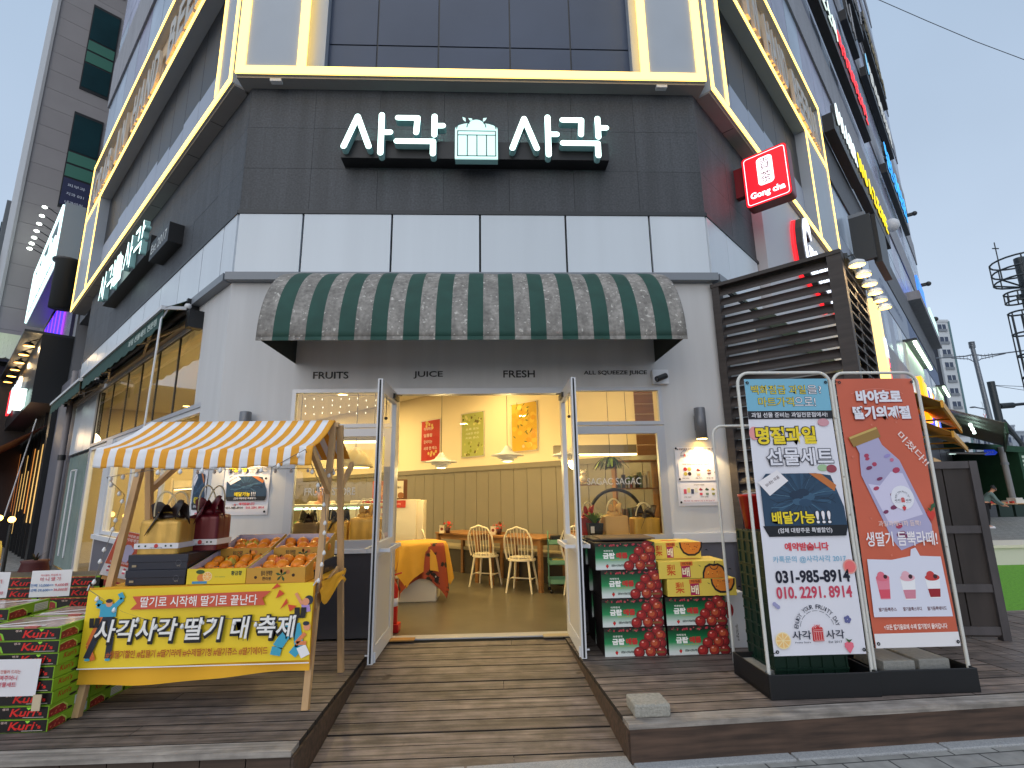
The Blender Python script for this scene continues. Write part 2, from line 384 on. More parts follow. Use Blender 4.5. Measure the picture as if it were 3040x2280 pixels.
# ground-floor walls
wl = MB()
wl.box(-2.883, -2.13, 0, .18, .86, 3.74, M_white); wl.box(1.885, 2.575, 0, .18, .86, 3.74, M_white)
wl.box(-2.13, 1.885, 0, .18, 2.52, 3.74, M_white)
wl.box(-2.89, -2.13, -.004, .17, .02, .86, M_base); wl.box(1.885, 2.58, -.004, .17, .02, .86, M_tgrey)
wl.box(-2.13, -1.04, -.004, .17, .02, .86, M_base); wl.box(.80, 1.885, -.004, .17, .02, .86, M_base)
wl.box(-2.9, -2.135, -.03, 0, .86, .955, M_whitem); wl.box(1.89, 2.61, -.03, 0, .86, .955, M_whitem)
wl.box(-2.13, -1.04, -.03, 0, .82, .862, M_whitem); wl.box(.80, 1.885, -.03, 0, .82, .862, M_whitem)
wl.build('wall', bld)
ws = MB(LW)
ws.box(-.62, 0, 0, .15, .0, 3.74, M_white); ws.box(-.86, -.62, 0, .15, 2.47, 3.74, M_white); ws.box(-9.6, -.86, 0, .15, 3.52, 3.74, M_white)
ws.box(-5.45, -.62, 0, .15, 0, .80, M_tgrey); ws.box(-5.45, -.60, -.05, 0, .76, .83, M_whitem)
ws.box(-12.7, -9.6, 0, .15, 0, 4.5, M_tgrey)
ws.box(-5.56, -5.1, 0, .14, .80, 2.42, M_whitem)
ws.build('wall', bld)
wr = MB(RW)
wr.box(0, 1.36, .0, .15, 0, 3.74, M_white)
wr.build('wall', bld)
# cornice
co = MB()
def mitre(mb, z0, z1, d, m, ext=(8, 3)):      # band round both corners, standing d proud of the walls
    t = d * math.tan(radians(22.5))
    mb.slab([(-2.883 - t, -d), (2.575 + t, -d), (2.575 + t + .0, .02), (-2.883 - t, .02)], z0, z1, m)
    mb.box(-ext[0], t, -d, .02, z0, z1, m, T=LW); mb.box(-t, ext[1], -d, .02, z0, z1, m, T=RW)
co.slab([(-2.92, -.1), (2.615, -.1), (2.575, .0), (-2.883, .0)], 3.742, 3.832, M_trim)
co.slab([(-.0, -.1), (.04, -.1), (0, 0), (-9.6, 0), (-9.6, -.1)][::-1][0:0] or [(-9.6, -.1), (.0, -.1), (-.04, 0), (-9.6, 0)], 3.742, 3.832, M_trim, T=LW)
co.slab([(.0, -.1), (.35, -.1), (.35, 0), (.04, 0)], 3.742, 3.832, M_trim, T=RW)
co.build('cornice', bld)
# pale panels
pn = MB()
xs = [-2.883, -2.148, -1.132, -.112, .892, 1.889, 2.575]
pn.box(-2.88, 2.57, .03, .1, 3.8, 4.66, M_groove)
for a, b_ in zip(xs[:-1], xs[1:]): pn.box(a + .012, b_ - .012, -.012, .03, 3.836, 4.585, M_panel)
pn.box(-2.893, 2.585, -.022, .03, 4.59, 4.635, M_iron)
pn.build('panel_band', bld)
pn = MB(LW); pn.box(-9.8, -.01, .03, .1, 3.8, 4.66, M_groove)
s_ = 0
for i, wd in enumerate([.42, .75] + [.95] * 9):
    pn.box(-min(s_ + wd, 9.78) + .008, -s_ - .012, -.012, .03, 3.836, 4.52 if i > 20 else 4.585, M_panel); s_ += wd
    if s_ > 9.7: break
pn.box(-9.8, -.004, -.022, .03, 4.59, 4.635, M_iron); pn.build('panel_band', bld)
pn = MB(RW); pn.box(.01, 1.86, .03, .1, 3.8, 4.66, M_groove)
pn.box(.012, .62, -.012, .03, 3.836, 4.585, M_panel); pn.box(.626, 1.8, -.012, .03, 3.836, 4.585, M_panel)
pn.box(.004, 1.86, -.022, .03, 4.59, 4.635, M_iron); pn.build('panel_band', bld)
# granite band: every slab separate
def granite(M, x0, x1, w_, name='stone_band'):
    mb = MB(M); n = max(1, round((x1 - x0) / w_)); d = (x1 - x0) / n
    for i in range(n):
        for j in range(3):
            mb.box(x0 + i * d + .0015, x0 + (i + 1) * d - .0015, random.uniform(0, .002), .06, 4.636 + j * .548 + .0015, 4.636 + (j + 1) * .548 - .0015, M_granite)
    mb.box(x0, x1, .06, .1, 4.62, 6.3, M_groove); return mb.build(name, bld)
granite(None, -2.883, 2.575, .8); granite(LW, -9.8, 0, .9); granite(RW, 0, 1.85, .9)
# lit frames
def strip(mb, x0, x1, z0, z1, y, t=.018): mb.box(x0, x1, y - t, y, z0, z1, M_led)
fr = MB()
y0 = -.2
fr.box(-2.99, 2.665, y0, .02, 6.3, 6.42, M_cbox)                        # bottom
fr.box(-2.99, -2.27, y0, .02, 6.42, 10.6, M_cbox); fr.box(1.96, 2.665, y0, .02, 6.42, 10.6, M_cbox)
fr.box(-2.27, 1.96, y0, .02, 9.0, 10.6, M_cbox)
fr.box(-2.99, 2.665, y0 + .03, .1, 6.272, 6.3, M_soff)
fr.box(-2.27, -2.0, -.1, .02, 6.42, 9.0, M_cbox); fr.box(1.8, 1.96, -.1, .02, 6.42, 9.0, M_cbox)
fr.build('frame', bld)
ls = MB()
strip(ls, -2.992, 2.667, 6.298, 6.40, y0); strip(ls, -2.992, -2.885, 6.40, 10.6, y0); strip(ls, 2.56, 2.667, 6.40, 10.6, y0)
strip(ls, -2.28, -2.175, 6.40, 9.0, y0); strip(ls, 1.865, 1.97, 6.40, 9.0, y0); strip(ls, -2.885, 2.56, 10.5, 10.6, y0)
ls.build('light_strip', bld)
for i, px in enumerate((-2.6, 2.06)):
    mb = MB(); mb.box(px, px + .13, -.17, -.11, 6.235, 6.272, M_whitem); mb.build('bracket', bld)
wn = MB(); gx = [-2.08, -1.397, -.629, .274, 1.048, 1.81]
wn.box(-2.2, 1.95, .02, .1, 6.4, 9.0, M_dark)
for a, b_ in zip(gx[:-1], gx[1:]):
    wn.box(a + .01, b_ - .01, .005, .02, 6.43, 6.925, M_winup); wn.box(a + .01, b_ - .01, .005, .02, 6.945, 8.98, M_winup)
wn.build('window', bld)
def side_frame(M, f, sw, sf):
    """f=-1 left wall, +1 right wall; sw = far edge of window, sf = far end"""
    X = lambda a, b_: (min(f * a, f * b_), max(f * a, f * b_))
    mb = MB(M)
    def bx(a, b_, ya, yb, z0, z1, m, w=mb): p = X(a, b_); w.box(p[0], p[1], ya, yb, z0, z1, m)
    bx(.10, sf, y0, .02, 6.3, 6.43, M_cbox); bx(.10, .70, y0, .02, 6.43, 8.85, M_cbox)
    bx(sw, sf, y0, .02, 6.43, 8.85, M_cbox); bx(.10, sf, -.02, .02, 8.85, 10.6, M_soff)
    bx(.10, sf, y0, .02, 8.83, 8.95, M_cbox); bx(.10, sf, y0, .02, 10.5, 10.62, M_cbox); bx(.1, .2, y0, .02, 8.9, 10.6, M_cbox); bx(sf - .1, sf, y0, .02, 8.9, 10.6, M_cbox)
    bx(.10, sf, y0 + .03, .1, 6.272, 6.3, M_soff)
    for k in range(1, int(sf)): bx(k * .97, k * .97 + .006, y0 + .05, .02, 6.268, 6.272, M_groove)
    mb.build('frame', bld)
    l_ = MB(M)
    def st(a, b_, z0, z1): bx(a, b_, y0 - .015, y0, z0, z1, M_led, l_)
    st(.10, sf, 6.3, 6.395); st(.10, .185, 6.395, 10.6); st(.615, .70, 6.43, 8.85); st(sf - .08, sf, 6.395, 10.6)
    st(sw, sw + .08, 6.43, 8.84); st(.19, sf - .09, 8.85, 8.94); st(.19, sf - .09, 10.51, 10.6)
    l_.build('light_strip', bld)
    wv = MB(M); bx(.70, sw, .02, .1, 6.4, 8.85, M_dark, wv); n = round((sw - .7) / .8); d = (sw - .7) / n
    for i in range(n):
        bx(.7 + i * d + .006, .7 + (i + 1) * d - .006, .0, .02, 6.44, 6.44 + .98 + .02 * i + random.uniform(-.08, .08), M_palewin, wv)  # paler panel over the lower part of each pane, stepped in height
        bx(.7 + i * d + .006, .7 + (i + 1) * d - .006, .004, .019, 6.44, 8.8, M_winlo, wv)
    wv.build('window', bld)
side_frame(LW, -1, 9.5, 11.5); side_frame(RW, 1, 5.63, 7.65)
# upper floors of both wings: bands of stone and glass
M_band = mat('stone_band_grey', (142, 142, 148), .6, noise=(12, .1), streak=(3, .12))
M_gl1 = mat('violet_tinted_glass', (146, 144, 168), .25, spec=.5, noise=(.8, .25))
M_gl2 = mat('blue_tinted_glass', (158, 172, 192), .25, spec=.5, noise=(.8, .2))
def floors(M, a, b_, f, zs):
    for k, (z0, z1, kind) in enumerate(zs):
        mb = MB(M); x0, x1 = (min(f * a, f * b_), max(f * a, f * b_))
        if kind == 'band':
            n = int((x1 - x0) / 1.6)
            for i in range(n): mb.box(x0 + i * (x1 - x0) / n + .004, x0 + (i + 1) * (x1 - x0) / n - .004, -.05, .02, z0, z1, M_band)
            mb.build('stone_band', bld)
        else:
            n = int((x1 - x0) / 1.25); d = (x1 - x0) / n
            mb.box(x0, x1, .03, .08, z0, z1, M_dark)
            for i in range(n):
                mm = random.choice([M_gl1, M_gl2, M_gl2, M_palewin, M_gl1])
                h = z0 + (z1 - z0) * .35
                mb.box(x0 + i * d + .02, x0 + (i + 1) * d - .02, .0, .03, z0 + .02, h - .02, mm)
                mb.box(x0 + i * d + .02, x0 + (i + 1) * d - .02, .0, .03, h + .02, z1 - .02, random.choice([mm, M_gl2, M_gl1]))
            mb.build('window_row', bld)
Z = []; z = 10.7
while z < 40: Z += [(z, z + 2.6, 'win'), (z + 2.6, z + 4.2, 'band')]; z += 4.2
floors(RW, .1, 41, 1, Z); floors(LW, .1, 12.6, -1, Z); floors(Matrix(), -2.8, 2.5, 1, Z)
# ---------------------------------------------------------------- shopfront windows
def win(M, x0, x1, z0, z1, y, fm, name='window', bars=(), t=.05, glass=None, d=.06):
    mb = MB(M)
    mb.box(x0, x0 + t, y, y + d, z0, z1, fm); mb.box(x1 - t, x1, y, y + d, z0, z1, fm)
    mb.box(x0 + t, x1 - t, y, y + d, z0, z0 + t, fm); mb.box(x0 + t, x1 - t, y, y + d, z1 - t, z1, fm)
    for b_ in bars: mb.box(b_ - .015, b_ + .015, y, y + d, z0 + t, z1 - t, fm)
    o = mb.build(name, bld)
    p = MB(M); p.rect(x0 + t, x1 - t, z0 + t, z1 - t, y + d / 2, glass or M_glass); p.build('pane', o); return o
win(None, -2.13, -1.04, 2.10, 2.52, .0, M_alu, t=.04); win(None, -2.13, -1.04, .862, 2.09, -.004, M_alu, t=.085)
win(None, .80, 1.885, 2.10, 2.52, .0, M_alu, t=.04); win(None, .80, 1.885, .862, 2.09, -.004, M_alu, t=.085)
mb = MB(); mb.box(-1.04, -1.0, -.01, .1, 0, 2.52, M_alu); mb.box(.76, .80, -.01, .1, 0, 2.52, M_alu); mb.box(-1.0, .76, -.01, .1, 2.455, 2.52, M_alu)
mb.box(-1.0, .76, -.02, .12, -.006, .006, M_alu); mb.build('door_frame', bld)
# left wall: low windows, high windows
win(LW, -5.1, -3.6, .84, 2.42, .02, M_whitem, t=.06, glass=M_glass2, bars=(-4.85,)); win(LW, -3.6, -.62, .84, 2.42, .02, M_whitem, t=.06, glass=M_glass2, bars=(-2.0,))
o = MB(LW); 
xs = [-.86, -1.85, -2.81, -3.77, -4.69, -5.8, -7.12]
for a, b_ in zip(xs[1:], xs[:-1]): win(LW, a, b_, 2.47, 3.52, .02, M_dark, t=.014, glass=M_glass2, d=.02)
mb = MB(LW); mb.box(-7.12, -.62, .0, .1, 2.42, 2.47, M_alu); mb.box(-7.16, -7.12, .0, .1, 0, 3.52, M_alu); mb.build('transom', bld)
win(LW, -7.12, -5.6, .02, 2.40, .02, M_whitem, t=.05, glass=M_glass2)
mb = MB(LW)
for a, b_ in ((-7.95, -7.18), (-8.75, -7.97), (-9.55, -8.77)): mb.box(a, b_, .0, .06, 2.40, 3.50, M_panel)
mb.box(-9.6, -7.12, .06, .12, 2.3, 3.52, M_groove); mb.build('panel', bld)
M_frost = mat('frosted_glass', (128, 150, 146), .25, noise=(2, .08))
mb = MB(LW)
for a, b_ in ((-7.6, -7.18), (-8.35, -7.62), (-9.1, -8.37), (-9.56, -9.12)): mb.box(a, b_, .03, .06, .03, 2.34, M_frost)
mb.build('glass_screen', bld)
mb = MB(LW); mb.tube([(-7.7, -.07, .3), (-7.7, -.07, 2.0)], .016, M_whitem); mb.tube([(-8.3, -.07, .3), (-8.3, -.07, 2.0)], .016, M_whitem)
mb.tube([(-7.7, -.07, 2.0), (-8.3, -.07, 2.0)], .016, M_whitem); mb.build('handle', bld)
mb = MB(LW); mb.tube([(-9.75, -.1, 0), (-9.75, -.1, 4.4)], .06, mat('grey_pipe', (130, 124, 126), .5)); mb.tube([(-9.75, -.1, 2.3), (-9.75, -.1, 2.42)], .075, M_black); mb.build('downpipe', bld)

# ---------------------------------------------------------------- doors standing open
def door(xh, sgn):
    """hinged at xh, opened square to the street; sgn +1: pull handle side faces +x"""
    mb = MB(); a, b_ = xh - .022, xh + .022; f, k = -.82, -.01
    for (y0_, y1_, z0, z1) in ((f, f + .09, .012, 2.45), (k - .09, k, .012, 2.45), (f + .09, k - .09, .012, .14), (f + .09, k - .09, 2.33, 2.45), (f + .09, k - .09, .86, .98)):
        mb.box(a, b_, y0_, y1_, z0, z1, M_whitem)
    mb.box(a + .008, b_ - .008, f + .09, k - .09, .14, .86, mat('door_panel', (196, 194, 190), .5))
    mb.box(xh - .008, xh + .008, f - .003, f, .02, 2.44, M_groove)
    d = mb.build('door', bld)
    p = MB(); p.poly([(xh, f + .09, .98), (xh, k - .09, .98), (xh, k - .09, 2.33), (xh, f + .09, 2.33)], M_glass); p.build('pane', d)
    for s2 in (-1, 1):
        h = MB(); xx = xh + s2 * .105
        h.bar((xx, f + .12, .91), (xx, k - .12, .91), .02, .035, M_whitem); h.bar((xh + s2 * .02, f + .14, .91), (xx, f + .14, .91), .02, .03, M_whitem); h.bar((xh + s2 * .02, k - .14, .91), (xx, k - .14, .91), .02, .03, M_whitem)
        h.build('handle', d)
    h = MB(); h.box(xh + sgn * .022, xh + sgn * .045, -.3, -.06, 2.36, 2.41, M_black); h.tube([(xh + sgn * .035, -.2, 2.41), (xh + sgn * .06, -.02, 2.44)], .008, M_black); h.build('closer', d)
    h = MB(); h.tube([(xh, f + .03, .075), (xh - sgn * .05, f + .03, .075)], .008, M_whitem); h.tube([(xh + sgn * .03, f + .03, .02), (xh + sgn * .03, f + .03, .1)], .01, M_whitem); h.build('door_stop', d)
    for z in (1.65,):
        c_ = MB(); c_.tube([(xh + sgn * .03, f + .16, 2.3), (xh + sgn * .03, f + .16, 2.12)], .003, M_black); c_.ball((xh + sgn * .03, f + .16, 2.1), .016, M_black, 6); c_.build('bell', d)
door(-1.02, 1); door(.775, -1)
# ---------------------------------------------------------------- room
rm = MB()
PW = Matrix.Translation((3.54, .96, 0)) @ Matrix.Rotation(radians(-45), 4, 'Z')     # partition frame: origin at right wall, run -x to the far left
ro = MB(PW); ro.box(-13.7, -.02, 0, .1, 1.9, 3.6, M_in); ro.build('room_wall', bld)
ro = MB(PW); x = -13.6
while x < -.1: ro.box(x + .005, x + .323, -.018, 0, .0, 1.84, M_wains); x += .328
ro.box(-13.7, -.02, -.006, .1, 0, 1.9, mat('wainscot_gap', (50, 45, 34), .8)); ro.box(-13.7, -.02, -.04, 0, 1.84, 1.93, M_wains); ro.build('wainscot', bld)
ro = MB(RW); ro.box(.05, 1.36, .15, .2, 1.9, 3.6, M_in); ro.box(.05, 1.36, .15, .215, 0, 1.9, M_wains); ro.build('room_wall', bld)
ro = MB(); ro.box(-2.8, 2.5, .18, .2, 2.55, 3.6, M_in); ro.build('room_wall', bld)
ro = MB(LW); ro.box(-9.7, -9.6, .1, 5.3, 0, 3.6, M_in); ro.box(-.62, .0, .15, .17, 0, 3.6, M_in); ro.box(-9.6, 0, .15, .17, 3.52, 3.6, M_in); ro.box(-5.45, -.62, .15, .17, 0, .8, M_in); ro.build('room_wall', bld)
ro = MB(); poly_room = [(-2.8, .16), (2.5, .16), (3.5, .98), (-5.99, 10.47), (-9.6, 6.85)]
ro.slab(poly_room, 3.56, 3.7, M_ceil); ro.build('ceiling', bld)
ro = MB(); ro.slab([(-2.9, .02), (2.57, .02), (3.54, .99), (-5.99, 10.47), (-9.7, 6.85)], -.12, .0, M_ifloor); ro.build('floor', bld)
mb = MB(); mb.box(-1.0, -.76, -.1, .0, .006, .016, M_card); mb.box(.5, .76, -.1, .0, .006, .016, mat('door_plate', (170, 160, 140), .4, metal=.4)); mb.build('threshold_plate', bld)
# light fittings in the room
def downlight(x, y, p):
    t = thing('ceiling_light', 'round warm ceiling light inside the shop', 'ceiling light', (x, y, 3.56), group='round ceiling lights inside the shop')
    m = MB(); m.lathe([(.11, -.02), (.12, -.012), (.12, 0)], M_whitem, 20); m.build('rim', t)
    m = MB(); m.disc(0, 0, .1, 0, glow((255, 205, 120), 6), T=TR(0, 0, -.022, rx=radians(90))); m.build('diffuser', t)
    lamp('ceiling_lamp', (0, 0, -.05), p, .2, warm, t)
for x, y in ((-1.2, 1.3), (.9, 1.5), (-.4, 3.6), (-2.6, 2.6), (-4.3, 3.6), (-3.2, 5.6), (-5.8, 5.3), (-7.2, 6.9), (-5.2, 8.0)): downlight(x, y, 19 if y < 5 and x > -2 else 40)
t = thing('ceiling_light', 'long hanging light bar seen through the right shop window', 'light bar', (1.35, 2.2, 0))
m = MB(); m.box(-.42, .82, -.06, .06, 1.95, 2.08, M_wains); m.build('housing', t); m = MB(); m.box(-.42, .82, -.05, .05, 1.928, 1.95, glow((255, 225, 150), 5)); m.build('tube', t)
for x in (-.3, .7):
    m = MB(); m.tube([(x, 0, 2.08), (x, 0, 3.56)], .004, M_black); m.build('cord', t)
t = thing('ceiling_light', 'hanging light bar behind the striped stall canopy, left shop window', 'light bar', (-2.1, 1.6, 0))
m = MB(); m.box(-.6, .6, -.06, .06, 2.12, 2.24, M_wains); m.build('housing', t); m = MB(); m.box(-.6, .6, -.05, .05, 2.098, 2.12, glow((255, 225, 150), 5)); m.build('tube', t)
for x in (-.5, .5):
    m = MB(); m.tube([(x, 0, 2.24), (x, 0, 3.56)], .004, M_black); m.build('cord', t)
# layered pendant lamps over the tables
def pendant(x, y, z, label, big=1.0):
    t = thing('pendant_lamp', label, 'pendant lamp', (x, y, z), group='layered white pendant lamps over the tables')
    m = MB(); m.lathe([(.20 * big, .035), (.19 * big, .05), (.085 * big, .085), (.055 * big, .13), (.03, .19)], M_whitem, 24)
    m.lathe([(.12 * big, .0), (.12 * big, .035), (.10 * big, .05)], M_whitem, 20); m.lathe([(.075 * big, -.05), (.08 * big, -.015), (.06 * big, .0)], M_whitem, 20); m.build('shade', t)
    m = MB(); m.lathe([(.0001, -.06), (.05 * big, -.055), (.06 * big, -.03)], glow((255, 230, 160), 6), 16); m.build('bulb', t)
    m = MB(); m.tube([(0, 0, .19), (0, 0, 3.56 - z)], .004, M_black); m.build('cord', t)
    lamp('pendant_glow', (0, 0, -.09), 12, .1, warm, t, 'POINT')
    return t
pendant(-.80, 2.85, 1.86, 'left white pendant lamp seen through the open doorway', 1.3)
pendant(.25, 2.55, 1.93, 'white pendant lamp hanging between the two yellow and green posters', 1.3)
pendant(1.05, 1.75, 1.86, 'white pendant lamp half hidden behind the right door leaf')
t = thing('pendant_lamp', 'large ribbed dome lamp behind the left shop window', 'pendant lamp', (-1.62, .75, 1.72))
m = MB(); m.lathe([(.21, 0), (.2, .03), (.17, .1), (.11, .17), (.05, .2), (.03, .24)], mat('cream_dome', (225, 210, 170), .5), 24); m.build('shade', t)
m = MB(); m.lathe([(.001, -.004), (.17, -.003)], glow((255, 225, 150), 4), 20); m.build('bulb', t); m = MB(); m.tube([(0, 0, .24), (0, 0, 1.84)], .004, M_black); m.build('cord', t)
# posters on the partition (s measured from its right end)
def ps(x, y): return -(sqrt((x - 3.54) ** 2 + (y - .96) ** 2))
def wposter(xa, ya, xb, yb, z0, z1, label, fn, nm='poster'):
    a, b_ = ps(xa, ya), ps(xb, yb); t = thing(nm, label, 'poster', M=PW @ Matrix.Translation(((a + b_) / 2, -.012, (z0 + z1) / 2)))
    m = MB(); w_, h_ = abs(b_ - a), z1 - z0; m.box(-w_ / 2, w_ / 2, -.006, .006, -h_ / 2, h_ / 2, M_paper); fn(m, w_, h_); m.build('print', t)
    m = MB()
    for i in (-1, 1):
        for j in (-1, 1): m.disc(i * (w_ / 2 - .02), j * (h_ / 2 - .02), .01, -.02, M_trim)
    m.rect(-w_ / 2 - .02, w_ / 2 + .02, -h_ / 2 - .02, h_ / 2 + .02, -.016, glass_mat('acrylic', (250, 250, 250), .6)); m.build('acrylic_sheet', t); return t
def p_red(m, w_, h_):
    m.rect(-w_ / 2 + .01, w_ / 2 - .01, -h_ / 2 + .01, h_ / 2 - .01, -.0075, ink((205, 62, 52)))
    random.seed(3)
    for i in range(14): m.disc(random.uniform(-.42, .42) * w_, random.choice([random.uniform(-.46, -.28), random.uniform(.3, .46)]) * h_, .035, -.009, ink((236, 205, 120)), n=12)
    for i, s_ in enumerate(['아삭하는', '달콤함', '좋아지는', '사과 한 박스']): m.txt(s_, -w_ * .35, w_ * (.1 + .25 * (i == 3)), h_ * (.25 - .16 * i), h_ * (.33 - .16 * i), -.0105, ink((245, 230, 215)), .02)
def p_green(m, w_, h_):
    m.rect(-w_ / 2 + .01, w_ / 2 - .01, -h_ / 2 + .01, h_ / 2 - .01, -.0075, ink((190, 196, 110)))
    random.seed(4)
    for i in range(46):
        m.disc(random.uniform(-.44, .44) * w_, random.choice([random.uniform(-.45, -.15), random.uniform(.22, .46)]) * h_, random.uniform(.012, .035), -.009 - i * 1e-4, ink(random.choice([(160, 170, 60), (214, 214, 120), (120, 110, 50), (228, 222, 150)])), n=10)
    for i in range(3): m.txt(['초록 포도', '시원한 한잔', '키위 쥬스'][i], -w_ * .3, w_ * .3, h_ * (.1 - .1 * i), h_ * (.15 - .1 * i), -.015, ink((240, 240, 205)), .02)
def p_lemon(m, w_, h_):
    m.rect(-w_ / 2 + .01, w_ / 2 - .01, -h_ / 2 + .01, h_ / 2 - .01, -.0075, ink((232, 190, 60)))
    random.seed(5)
    for i in range(24): m.disc(random.uniform(-.4, .4) * w_, random.uniform(-.44, .44) * h_, .06, -.009 - i * 1e-4, ink(random.choice([(244, 206, 70), (236, 178, 44), (250, 222, 110)])), rz=.045, n=12)
    for i in range(18):
        x, z, a = random.uniform(-.42, .42) * w_, random.uniform(-.45, .45) * h_, random.uniform(0, 3)
        m.shape([(x, z), (x + .045 * cos(a) + .012 * sin(a), z + .045 * sin(a) - .012 * cos(a)), (x + .09 * cos(a), z + .09 * sin(a)), (x + .045 * cos(a) - .012 * sin(a), z + .045 * sin(a) + .012 * cos(a))], -.0125 - i * 1e-4, ink((110, 120, 54)))
    m.disc(-.02, -h_ * .4, .03, -.016, ink((240, 235, 210)))
wposter(-1.536, 6.036, -1.076, 5.576, 2.11, 3.0, 'red fruit poster on the warm back wall, leftmost clear of the door', p_red)
wposter(-.591, 5.091, -.126, 4.626, 2.12, 3.01, 'pale green fruit poster, the middle one above the tables', p_green)
wposter(.393, 4.107, .843, 3.657, 2.14, 3.035, 'yellow lemon poster on the back wall, nearest the right door', p_lemon)
wposter(-2.6, 7.1, -2.15, 6.65, 2.1, 3.0, 'green fruit poster seen through the left door glass', p_green)
# bench along the partition
t = thing('bench', 'long dark bench running along the panelled back wall', 'bench', M=PW @ Matrix.Translation((-3.6, -.26, 0)))
m = MB(); m.box(-3.0, 2.6, -.2, .2, .40, .46, mat('bench_cushion', (140, 130, 108), .7)); m.build('seat', t, bevel=.01); m = MB(); m.box(-3.0, 2.6, -.18, .18, 0, .40, mat('bench_base', (60, 54, 46), .7)); m.build('base', t)
# tables
def table(x, y, label):
    t = thing('dining_table', label, 'table', M=Matrix.Translation((x, y, 0)) @ Matrix.Rotation(radians(-45), 4, 'Z'), group='oak tables along the back wall')
    m = MB(); m.box(-.55, .55, -.33, .33, .72, .75, M_wood); m.build('tabletop', t, bevel=.004)
    m = MB(); m.box(-.5, .5, -.29, -.265, .64, .72, M_wood); m.box(-.5, .5, .265, .29, .64, .72, M_wood); m.box(-.5, -.475, -.265, .265, .64, .72, M_wood); m.box(.475, .5, -.265, .265, .64, .72, M_wood); m.build('apron', t)
    for i in (-1, 1):
        for j in (-1, 1): m = MB(); m.box(i * .5 - .03, i * .5 + .03, j * .29 - .03, j * .29 + .03, 0, .72, M_wood); m.build('leg', t, bevel=.004)
table(.55, 2.83, 'oak table at right behind the two spindle chairs'); table(-.38, 3.85, 'oak table further left holding the first red flower pot')
M_cream = mat('cream_chair', (232, 222, 192), .4)
def chair(x, y, rz, label):
    t = thing('spindle_chair', label, 'chair', (x, y, 0), rz, group='cream spindle-back chairs')
    m = MB(); m.slab([(.2 * cos(a) * (1.05), .19 * sin(a)) for a in [2 * pi * i / 16 for i in range(16)]], .43, .46, M_cream); m.build('seat', t, bevel=.006)
    m = MB(); m.slab([(.18 * cos(a), .17 * sin(a)) for a in [2 * pi * i / 16 for i in range(16)]], .46, .485, mat('stripe_cushion', (200, 192, 170), .8, streak=(40, .4, 3))); m.build('cushion', t)
    m = MB(); bow = [(-.19, -.12, .46), (-.21, -.17, .62), (-.20, -.2, .76), (-.14, -.225, .87), (0, -.235, .915), (.14, -.225, .87), (.20, -.2, .76), (.21, -.17, .62), (.19, -.12, .46)]
    m.tube(bow, .014, M_cream); m.build('back_bow', t)
    m = MB()
    for i in range(-3, 4):
        xt = i * .052; zt = .91 - .19 * (abs(i) / 3.6) ** 2.4; m.tube([(i * .045, -.15, .46), (xt, -.225, zt)], .007, M_cream, 6)
    m.build('spindles', t)
    for i in (-1, 1):
        for j in (-1, 1): m = MB(); m.tube([(i * .13, j * .12, .43), (i * .19, j * .18, 0)], .019, M_cream, r2=.013); m.build('leg', t)
    m = MB(); m.tube([(-.165, -.155, .18), (-.165, .155, .18)], .009, M_cream, 6); m.tube([(.165, -.155, .18), (.165, .155, .18)], .009, M_cream, 6); m.tube([(-.165, 0, .18), (.165, 0, .18)], .009, M_cream, 6); m.build('stretcher', t)
chair(-.1, 2.98, radians(-25), 'cream spindle chair, left of the pair at the right table'); chair(.44, 2.42, radians(-20), 'cream spindle chair, right of the pair, nearest the door')
chair(-1.0, 3.35, radians(-60), 'cream spindle chair half hidden behind the yellow draped stand'); chair(1.25, 2.1, radians(-30), 'cream spindle chair seen through the right door glass')
def flowers(x, y, label):
    t = thing('flower_pot', label, 'flower pot', (x, y, .75), group='small red flower pots on the tables')
    m = MB(); m.lathe([(.035, 0), (.045, .09), (.04, .09)], mat('dark_pot', (60, 20, 22), .5), 10); m.build('pot', t)
    m = MB(); random.seed(int(x * 100) + 9)
    for i in range(44):
        a, r, z = random.uniform(0, 6.3), random.uniform(0, .1), random.uniform(.1, .19); p = Vector((r * cos(a), r * sin(a), z))
        d = [Vector([random.uniform(-.03, .03) for _ in range(3)]) for _ in range(3)]; m.poly([p + k for k in d], ink(random.choice([(220, 24, 18), (190, 14, 14), (60, 90, 30)])))
    m.build('flowers', t)
    m = MB(); m.box(-.14, -.06, -.02, .02, 0, .13, ink((225, 215, 190))); m.disc(-.1, .07, .025, -.021, ink((130, 60, 40))); m.build('menu_card', t)
flowers(-.75, 3.65, 'red flowers and menu card on the far left table'); flowers(.12, 3.1, 'red flowers behind the left spindle chair')
# draped display stand
t = thing('display_stand', 'white plastic crate stand under the yellow cloth', 'stand', (-1.04, 2.05, 0))
m = MB(); m.box(-.22, .3, -.24, .22, 0, .3, mat('white_plastic', (220, 214, 200), .4)); m.box(-.25, .33, -.27, .25, .3, .34, mat('white_plastic', (220, 214, 200), .4)); m.build('crate', t, bevel=.012)
m = MB(); m.box(-.2, .25, -.2, .2, .34, .73, M_card); m.build('box', t)
def drape(hw, hd, top, mat_, drop, seed, rot):
    m = MB(TR(0, 0, 0, rot)); N = 48; rings = 10; vs = []
    def f(u, v):
        a = 2 * pi * u; sq = max(abs(cos(a)), abs(sin(a))); e = (1 / sq)          # square outline
        if v < .35: k = v / .35; r = k; return (hw * r * cos(a) * min(e, 1.25) * .9, hd * r * sin(a) * min(e, 1.25) * .9, top + .002 * seed)
        k = (v - .35) / .65; fold = 1 + .10 * k * sin(a * 9 + seed)
        d = drop * (.62 + .38 * (e - 1) / .414)
        return (hw * cos(a) * min(e, 1.25) * .9 * fold * (1 + .16 * k), hd * sin(a) * min(e, 1.25) * .9 * fold * (1 + .16 * k), top - d * k ** 1.1)
    m.grid(f, N, 12, mat_); return m
